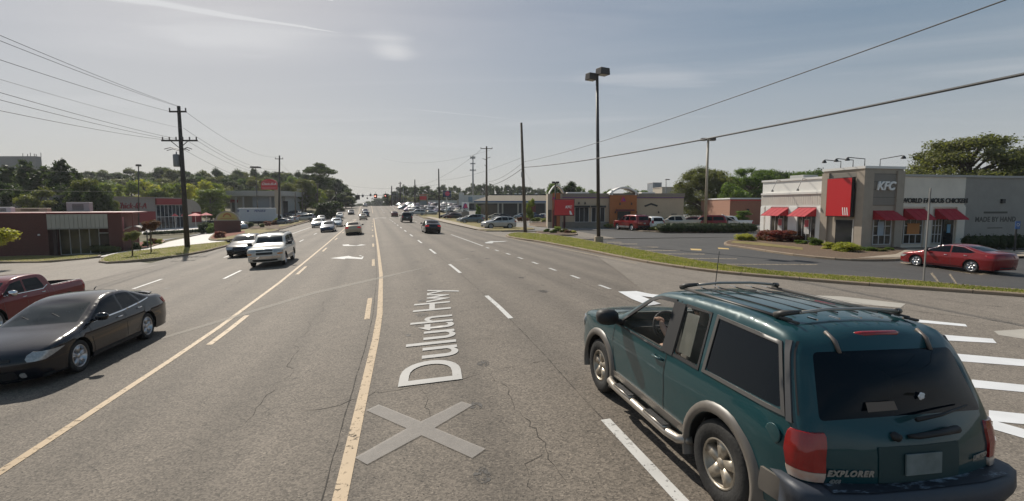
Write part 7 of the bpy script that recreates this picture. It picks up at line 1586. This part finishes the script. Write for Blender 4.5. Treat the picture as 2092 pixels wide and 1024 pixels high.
# ---------------------------------------------------------------- signs
def M_face(u, v, w, yaw=0): return Matrix.Translation((u, v, w)) @ Matrix.Rotation(yaw, 4, 'Z') @ Matrix(((1, 0, 0, 0), (0, 0, -1, 0), (0, 1, 0, 0), (0, 0, 0, 1)))
def pole_sign():
    p = at(1152, 468); k = p.y / FOC; o = thing('pole_sign', 'red pole sign reading KFC beside the drive', 'sign', p); w = 42 * k; h = 34 * k; z = up(1150, 424, p.y).z - p.z
    MB().tube([(.05, 0, 0), (.05, 0, z)], .13, 8).build('pole', P('pole_maroon', (.06, .015, .015), .5), o, True)
    b = MB().box((0, 0, z), (w, .35, h)).build('sign_box', P('sign_dark_red', (.16, .012, .015), .4), o, bev=.06); MB().box((0, -.185, z), (w * .93, .02, h * .9)).build('sign_face', SGR, b)
    text('KFC', .44, SGW, 'lettering', b, M_face(w * .2, -.2, z + h * .02), .01, .25, .015)
    m = MB(); m.prism([(-w * .02, -h * .43), (w * .1, -h * .43), (w * .02, -h * .2), (-w * .06, -h * .2)], -.2, -.198, lambda u, v, q: (u + w * .3, q, z + v)); m.build('sign_stripe', SGW, b)
pole_sign()
def bell_sign():
    Y = 92.; p = up(951, 444, Y); p.z = Z(p.x, Y); k = Y / FOC; o = thing('monument_sign', 'white sign with a purple and pink bell reading TACO BELL', 'sign', p); z1 = up(951, 414, Y).z - p.z; zb = up(951, 433, Y).z - p.z
    MB().box((0, 0, (z1 + zb) / 2), (14.5 * k, .5, z1 - zb)).build('sign_face', SGW, o, bev=.08); MB().box((0, 0, zb / 2), (14.5 * k, .8, zb)).build('base', MATS['stone_base'], o)
    pr = [(-.5, -.42), (-.42, -.3), (-.34, -.05), (-.25, .3), (-.1, .46), (.1, .46), (.25, .3), (.34, -.05), (.42, -.3), (.5, -.42)]; s = 1.05; zc = z1 - .62
    MB().prism([(x * s, zc + y * s) for x, y in pr], -.3, -.26, lambda a, b, c: (a, c, b)).build('bell_emblem', MATS['bell_purple'], o); MB().prism([(x * s * .72 + .1, zc + y * s * .75) for x, y in pr], -.32, -.305, lambda a, b, c: (a, c, b)).build('bell_emblem', MATS['bell_pink'], o)
    text('TACO', .42, MATS['letter_black'], 'lettering', o, M_face(0, -.27, zb + .55), .01, 0, .012); text('BELL', .42, MATS['letter_black'], 'lettering', o, M_face(0, -.27, zb + .2), .01, 0, .012)
bell_sign()
def blue_sign():
    Y = 135.; p = up(914, 440, Y); p.z = Z(p.x, Y); k = Y / FOC; o = thing('pole_sign', 'dark blue pole sign with a pink emblem over the parked cars', 'sign', p); z1 = up(914, 390, Y).z - p.z; h = 13 * k
    MB().box((0, 0, z1 - h / 2), (17 * k, .5, h)).build('sign_face', P('sign_navy', (.02, .035, .09), .4), o, bev=.05); MB().lathe([(.0001, -.3), (.62, -.3), (.62, -.26)], 16, 'y', (.1, 0, z1 - h * .45)).build('emblem', MATS['bell_pink'], o)
    MB().box((-.2, 0, (z1 - h) / 2), (2.4 * k, .3, z1 - h)).build('post', P('post_white', (.5, .5, .48), .6), o)
blue_sign()
def red_pylon():
    Y = 122.; p = up(568, 447, Y); p.z = Z(p.x, Y); k = Y / FOC; o = thing('pylon_sign', 'red scripted Chick-fil-A pylon sign on a beige post', 'sign', p); z1 = up(555, 366, Y).z - p.z; z0 = up(555, 387.5, Y).z - p.z; x0 = (538 - 568) * k; x1 = (570 - 568) * k
    MB().box((0, .3, z0 / 2), (10 * k, .7, z0 + 1.2)).build('post', P('post_beige', (.42, .35, .26), .8), o)
    n = 14; top = [(x0 + (x1 - x0) * i / n, z1 - .9 + .9 * sin(pi * i / n) ** .6) for i in range(n + 1)]; f = MB().prism([(x0, z0), (x1, z0)] + top[::-1], -.4, 0, lambda a, b, c: (a, c, b)).build('sign_face', SGR, o)
    text('Chick-fil-A', .82, SGW, 'lettering', f, M_face((x0 + x1) / 2, -.42, (z0 + z1) / 2 + .05), .01, .3, .01); MB().box(((x0 + x1) / 2, -.41, z0 + .35), ((x1 - x0) * .86, .02, .05)).build('sign_stripe', SGW, f)
red_pylon()
def monument():
    a = at(441, 480); b = at(490, 475); c = (a + b) / 2; k = c.y / FOC; o = thing('monument_sign', 'brick monument sign with a yellow half round top on the left verge', 'sign', c, atan2(b.y - a.y, b.x - a.x) * .6); w = 47 * k; z1 = up(465, 451, c.y).z - c.z
    BRM = brickmat('sign_brick', (.12, .045, .035), (.1, .04, .032), (.12, .09, .07), 4)
    MB().box((0, 0, z1 / 2), (w, .9, z1)).build('brick_base', BRM, o); n = 18; r = w * .45; hh = 19.5 * k
    MB().prism([(r * cos(pi * i / n), z1 + hh * sin(pi * i / n)) for i in range(n + 1)], -.38, .38, lambda u, v, q: (u, q, v)).build('arch_top', P('arch_stone', (.34, .3, .24), .8), o)
    f = MB().prism([(r * .84 * cos(pi * i / n), z1 + hh * .1 + hh * .78 * sin(pi * i / n)) for i in range(n + 1)], -.4, -.385, lambda u, v, q: (u, q, v)).build('arch_face', P('arch_yellow', (.42, .36, .12), .6), o)
    R = P('emblem_rust', (.35, .12, .05), .6); MB().prism([(r * .36 * cos(pi * i / n), z1 + hh * .38 + hh * .4 * sin(pi * i / n)) for i in range(n + 1)] + [(r * .24 * cos(pi * i / n), z1 + hh * .38 + hh * .26 * sin(pi * i / n)) for i in range(n, -1, -1)], -.41, -.402, lambda u, v, q: (u, q, v)).build('emblem', R, f)
    MB().box((0, -.405, z1 + hh * .25), (r * 1.2, .01, .07)).build('emblem_bar', R, f)
monument()
def thin_sign():
    p = at(1886, 581); t = up(1901, 385, p.y); o = thing('sign_post', 'thin edge on sign post at the kerb left of the red sedan', 'sign post', p)
    v = t - p; MB().box((v * .5), (.035, .05, v.z), Matrix.Rotation(atan2(v.x, v.z), 3, 'Y')).build('post', P('post_grey', (.2, .19, .18), .6), o); MB().box(v * .9, (.012, .34, .46), Matrix.Rotation(atan2(v.x, v.z), 3, 'Y') @ Matrix.Rotation(radians(-41), 3, 'Z')).build('sign_plate', P('sign_back2', (.3, .3, .3), .5), o)
    p = up(2073.5, 500, 30.5); p.z = Z(p.x, p.y); o = thing('parking_sign', 'blue and white handicapped parking sign on a black post', 'sign', p); z = up(2073, 460, 30.5).z - p.z
    MB().tube([(0, 0, 0), (0, 0, z)], .05, 6).build('post', BLK, o); f = MB().box((0, -.06, z), (.3, .03, .48)).build('sign_plate', P('sign_blue', (.05, .12, .3), .5), o, bev=.01); MB().lathe([(.07, -.085), (.09, -.085), (.09, -.08), (.07, -.08), (.07, -.085)], 12, 'y', (0, 0, z + .02)).build('symbol', SGW, f)
thin_sign()
def bollard(px, py, ph, col, label, name='bollard', r=.07):
    p = at(px, py); k = p.y / FOC; h = ph * k; o = thing(name, label, name.replace('_', ' '), p)
    MB().lathe([(r, 0), (r, h - .05), (r * .6, h), (.0001, h + .01)], 12, 'z').build('post', P('bollard_' + col, {'yellow': (.45, .38, .08), 'grey': (.4, .38, .34), 'red': (.35, .03, .03)}[col], .6), o, True); MB().lathe([(r * 1.15, h * .6), (r * 1.15, h * .68)], 12, 'z').build('band', P('band_grey', (.2, .2, .2), .6), o)
bollard(90, 521, 22, 'yellow', 'yellow bollard before the brick wall'); bollard(1000, 467, 13, 'grey', 'short grey post before the silver SUV', 'marker_post', .12)
p = at(134, 519); o = thing('fire_hydrant', 'small yellow hydrant by the glass entrance', 'hydrant', p); MB().lathe([(.12, 0), (.09, .05), (.09, .32), (.11, .34), (.08, .42), (.0001, .47)], 12, 'z').build('barrel', MATS['bollard_yellow'], o, True); MB().tube([(-.17, 0, .26), (.17, 0, .26)], .045, 8).build('outlet', MATS['bollard_yellow'], o)
def umbrella(px, py, w, label, Y=92.):
    c = up(px, py, Y); z = Z(c.x, Y); o = thing('parasol', label, 'parasol', (c.x, Y, z)); k = Y / FOC; h = c.z - z; R = w * k / 2
    m = MB(); n = 8; m.add([(0, 0, h + .25)] + [(R * cos(2 * pi * i / n), R * sin(2 * pi * i / n), h - .25) for i in range(n)], [(0, 1 + i, 1 + (i + 1) % n) for i in range(n)]); m.build('canopy', P('parasol_red', (.55, .05, .06), .7), o); MB().tube([(0, 0, 0), (0, 0, h + .2)], .04, 6).build('pole', TRIMW, o)
umbrella(357, 439, 12, 'leftmost red parasol outside the glass restaurant'); umbrella(374, 439, 9, 'small red parasol left of the utility pole'); umbrella(399, 438, 30, 'wide red parasol right of the utility pole'); umbrella(421, 437, 24, 'rightmost red parasol outside the restaurant')
def box_truck():
    Y = 104.; p = up(526, 452, Y); p.z = Z(p.x, Y); k = Y / FOC; o = thing('box_truck', 'white box truck with blue lettering parked behind the monument sign', 'truck', p, radians(-52)); L, Wd, Ht = 6.9, 2.3, 2.7; zb = .95
    b = MB().box((0, 0, zb + Ht / 2), (Wd, L, Ht)).build('cargo_box', P('truck_white', (.5, .52, .54), .5, var=.04), o, bev=.03)
    BL = P('letter_blue', (.03, .05, .18), .5)
    text('PENSKE', .52, BL, 'lettering', b, M_face(0, -L / 2 - .01, zb + Ht * .8), .005, .2, .01); text('LEASING', .34, BL, 'lettering', b, M_face(0, -L / 2 - .01, zb + .4), .005, .1, .006)
    MB().box((0, -L / 2 - .008, zb + Ht * .5), (1.5, .012, .06)).build('door_handle', P('band_grey', (.2, .2, .2), .6), b)
    st = MB().box((Wd / 2 + .006, -1.9, zb + Ht * .78), (.01, .35, .35)).build('sign_stripe', BL, b)
    text('PENSKE', .62, BL, 'lettering', b, Matrix(((0, 0, 1, Wd / 2 + .01), (1, 0, 0, .3), (0, 1, 0, zb + Ht * .78), (0, 0, 0, 1))), .005, .2, .012)
    cab = MB(); cab.prism([(L / 2 + .05, .5), (L / 2 + 1.9, .5), (L / 2 + 1.9, 1.15), (L / 2 + 1.5, 1.35), (L / 2 + 1.0, 2.3), (L / 2 + .05, 2.4)], -1., 1., lambda u, v, w: (w, u, v)); cab.build('cab', MATS['truck_white'], o, bev=.05)
    MB().box((1.01, L / 2 + .6, 1.75), (.02, .7, .55)).build('side_window', GLASS, o); MB().box((0, 0, .75), (1., L, .35)).build('chassis', WELL, o)
    for y in (-2.3, L / 2 + .9):
        for sx in (-1, 1): w = MB().lathe([(.25, -.14), (.44, -.14), (.46, 0), (.44, .14), (.25, .14), (.25, -.14)], 20, 'x', (sx * .98, y, .46)).build('wheel', TYRE, o, True); MB().lathe([(.25, sx * .1), (.1, sx * .04), (.0001, sx * .04)], 14, 'x', (sx * .98, y, .46)).build('rim', RIM, w, True)
    for sx in (-1, 1): MB().box((sx * .9, -L / 2 - .02, .8), (.16, .04, .12)).build('taillight', REDL, o)
box_truck()
def bus():
    s, d = SPX(717, 430); x, y = XY(s + 4, -8.9); x = up(717.5, 428, y).x; o = thing('bus', 'white and blue bus coming over the rise on the left side of the road', 'bus', (x, y, Z(x, y) + .02), tang(s) - pi / 2)
    MB().box((0, 3, 1.5), (2.1, 7, 1.3)).build('body', P('bus_blue', (.06, .09, .16), .4), o, bev=.15); MB().box((0, 3, 2.35), (2.25, 7.4, .5)).build('roof', TRIMW, o, bev=.18); MB().box((0, 3, .75), (2.05, 7, .5)).build('skirt', P('bus_silver', (.35, .36, .36), .4), o, bev=.05)
    MB().box((0, -.53, 1.75), (1.8, .04, .7)).build('windshield', GLASS, o)
    for sx in (-1, 1): MB().box((sx * .8, -.53, .8), (.25, .05, .18)).build('headlight', CLRL, o); MB().lathe([(.2, -.12), (.4, -.12), (.42, 0), (.4, .12), (.2, .12), (.2, -.12)], 16, 'x', (sx * .95, .8, .42)).build('wheel', TYRE, o, True)
bus()
# ---------------------------------------------------------------- parked cars
def park(key, px, pyb, yaw, col, label, scale=.86, group='cars in the right hand lots', Y=None, cat=None):
    if Y: q = up(px, pyb, Y); x, y = q.x, Y
    else: q = at(px, pyb); x, y = q.x, q.y
    cat = cat or {'sedan': 'sedan', 'coupe_sedan': 'sedan', 'hatch': 'car', 'crossover': 'SUV', 'suv': 'SUV', 'pickup': 'pickup', 'minivan': 'van', 'cab_pickup': 'pickup'}[key]
    return place(key, x, y, yaw, col, label, cat, {'sedan': 'sedan', 'coupe_sedan': 'sedan', 'hatch': 'hatchback', 'crossover': 'suv', 'suv': 'suv', 'pickup': 'pickup_truck', 'minivan': 'minivan', 'cab_pickup': 'pickup_truck'}[key], group, scale, lite=True)
pi_ = pi
park('suv', 1289, 454, radians(112), 'red', 'bright red SUV parked nose in before the tan restaurant door', .98, Y=60); park('minivan', 1324, 454, radians(105), 'white', 'white van between the red SUV and the cream pickup', .95, Y=60)
park('pickup', 1382, 455, radians(172), 'beige', 'cream pickup with dark bed behind the hedge', .95, Y=60.5); park('sedan', 1413, 452, radians(150), 'darkred', 'dark maroon sedan half hidden behind the hedge', 1.1, Y=62); park('suv', 1441, 455, radians(150), 'red', 'red SUV behind the slim lamp post', .95, Y=60.5); park('pickup', 1487, 456, radians(172), 'white', 'white pickup carrying a long white board', .92, Y=60.5)
q = up(1492, 446.5, 59.5); o = thing('white_board', 'long white board sticking out over the white pickup bed', 'board', q); MB().box((0, 0, 0), (2.2, .25, .06), Matrix.Rotation(radians(26), 3, 'Y')).build('plank', TRIMW, o); MB().box((0, .0, .04), (.04, .26, .02), Matrix.Rotation(radians(26), 3, 'Y')).build('strap', BLK, o)
for px, pyb, yaw, k, c, lab, Y in [(957, 455, 175, 'sedan', 'white', 'white car nose showing left of the blue grey SUV', 90), (976, 447, 178, 'sedan', 'silver', 'silver coupe behind the blue grey SUV', 104), (1012, 442, 185, 'sedan', 'beige', 'tan sedan left of the grey pair before the strip', 112), (1024, 443, 185, 'sedan', 'charcoal', 'dark grey sedan before the shopping strip', 106),
    (1050, 439, 150, 'sedan', 'grey', 'grey car with glinting windshield before the strip', 120), (1066, 440, 170, 'hatch', 'ltblue', 'pale blue car just left of the bare pole', 112), (1088, 442, 178, 'cab_pickup', 'navy', 'dark blue pickup under the slim green tree', 104), (1108, 441, 150, 'sedan', 'white', 'white car by the corner of the tan restaurant', 108),
    (916, 441, 185, 'sedan', 'navy', 'dark blue sedan left of the bell sign', 116), (930, 442, 178, 'sedan', 'charcoal', 'black sedan beside the bell sign', 112), (923, 443, 180, 'hatch', 'darkred', 'red car low before the bell sign', 112)]: park(k, px, pyb, radians(yaw), c, lab, .86, Y=Y)
s_ = place('suv', *up(852, 436, 128)[:2], radians(192), 'silver', 'silver wagon waiting to leave the far car lot', 'SUV', 'suv', None, .82, lite=True)
park('sedan', 878, 434, radians(185), 'silver', 'silver sedan right of the waiting wagon', .84, Y=132)
# the packed far lot
FR = random.Random(21); cols = ['white', 'silver', 'grey', 'black', 'darkred', 'white', 'navy', 'silver', 'charcoal', 'beige', 'red', 'purple']; ks = ['sedan', 'crossover', 'sedan', 'minivan', 'suv', 'hatch']
for r_, (y0, x0, x1, n) in enumerate([(146, 838, 945, 11), (158, 824, 945, 13), (172, 822, 940, 13), (190, 818, 935, 13)]):
    for i in range(n):
        px = x0 + (x1 - x0) * (i + FR.uniform(-.2, .2)) / n; c = FR.choice(cols); k = FR.choice(ks); x = up(px, 430, y0).x
        place(k, x, y0 + FR.uniform(-.5, .5), radians(250 + FR.uniform(-8, 8)), c, '%s %s, %s from the left in the %s row of the packed far lot' % (c if c not in ('darkred', 'charcoal') else {'darkred': 'dark red', 'charcoal': 'dark grey'}[c], {'sedan': 'sedan', 'crossover': 'SUV', 'minivan': 'van', 'suv': 'SUV', 'hatch': 'hatchback'}[k], ORD[i], ['nearest', 'second', 'third', 'farthest'][r_]), 'car', 'parked_car', 'cars in the packed far lot', .86, lite=True)
# left lots
for px, pyb, yaw, k, c, lab, Y in [(497, 448, 140, 'sedan', 'charcoal', 'dark car between the monument sign and the box truck', 96), (484, 459, 150, 'sedan', 'ltblue', 'pale car nose beside the monument sign', 82), (577, 452, 170, 'sedan', 'grey', 'grey car behind the utility pole at the flower bed', 96), (593, 448, 165, 'hatch', 'silver', 'silver car nearest the pylon post', 104),
    (625, 443.5, 180, 'minivan', 'silver', 'silver van turning out of the left side street', 112), (612, 436, 200, 'sedan', 'white', 'white car farther back among the left trees', 130), (598, 437, 180, 'suv', 'navy', 'dark vehicle parked under the left trees', 132), (560, 447, 170, 'sedan', 'white', 'white car behind the box truck cab', 118), (430, 452, 185, 'sedan', 'charcoal', 'dark car by the rightmost parasol', 104)]: park(k, px, pyb, radians(yaw), c, lab, .86, 'cars in the left hand lots', Y)

# ---------------------------------------------------------------- thin haze
def haze():
    m = bpy.data.materials.new('haze'); m.use_nodes = True; nt = m.node_tree; nt.nodes.remove(nt.nodes['Principled BSDF']); v = nt.nodes.new('ShaderNodeVolumePrincipled')
    v.inputs['Color'].default_value = (.86, .9, .96, 1); v.inputs['Density'].default_value = .00024; v.inputs['Anisotropy'].default_value = .3; nt.links.new(v.outputs[0], nt.nodes['Material Output'].inputs['Volume'])
    lo = [1e9] * 3; hi = [-1e9] * 3; bpy.context.view_layer.update()
    for o in C.objects:
        if o.type != 'MESH': continue
        for c in o.bound_box:
            w = o.matrix_world @ Vector(c)
            for i in range(3): lo[i] = min(lo[i], w[i]); hi[i] = max(hi[i], w[i])
    lo = [a - 1 for a in lo]; hi = [a + 1 for a in hi]; hi[2] += 3
    o = MB().box([(a + b) / 2 for a, b in zip(lo, hi)], [b - a for a, b in zip(lo, hi)]).build('haze', m); o['kind'] = 'stuff'
haze()
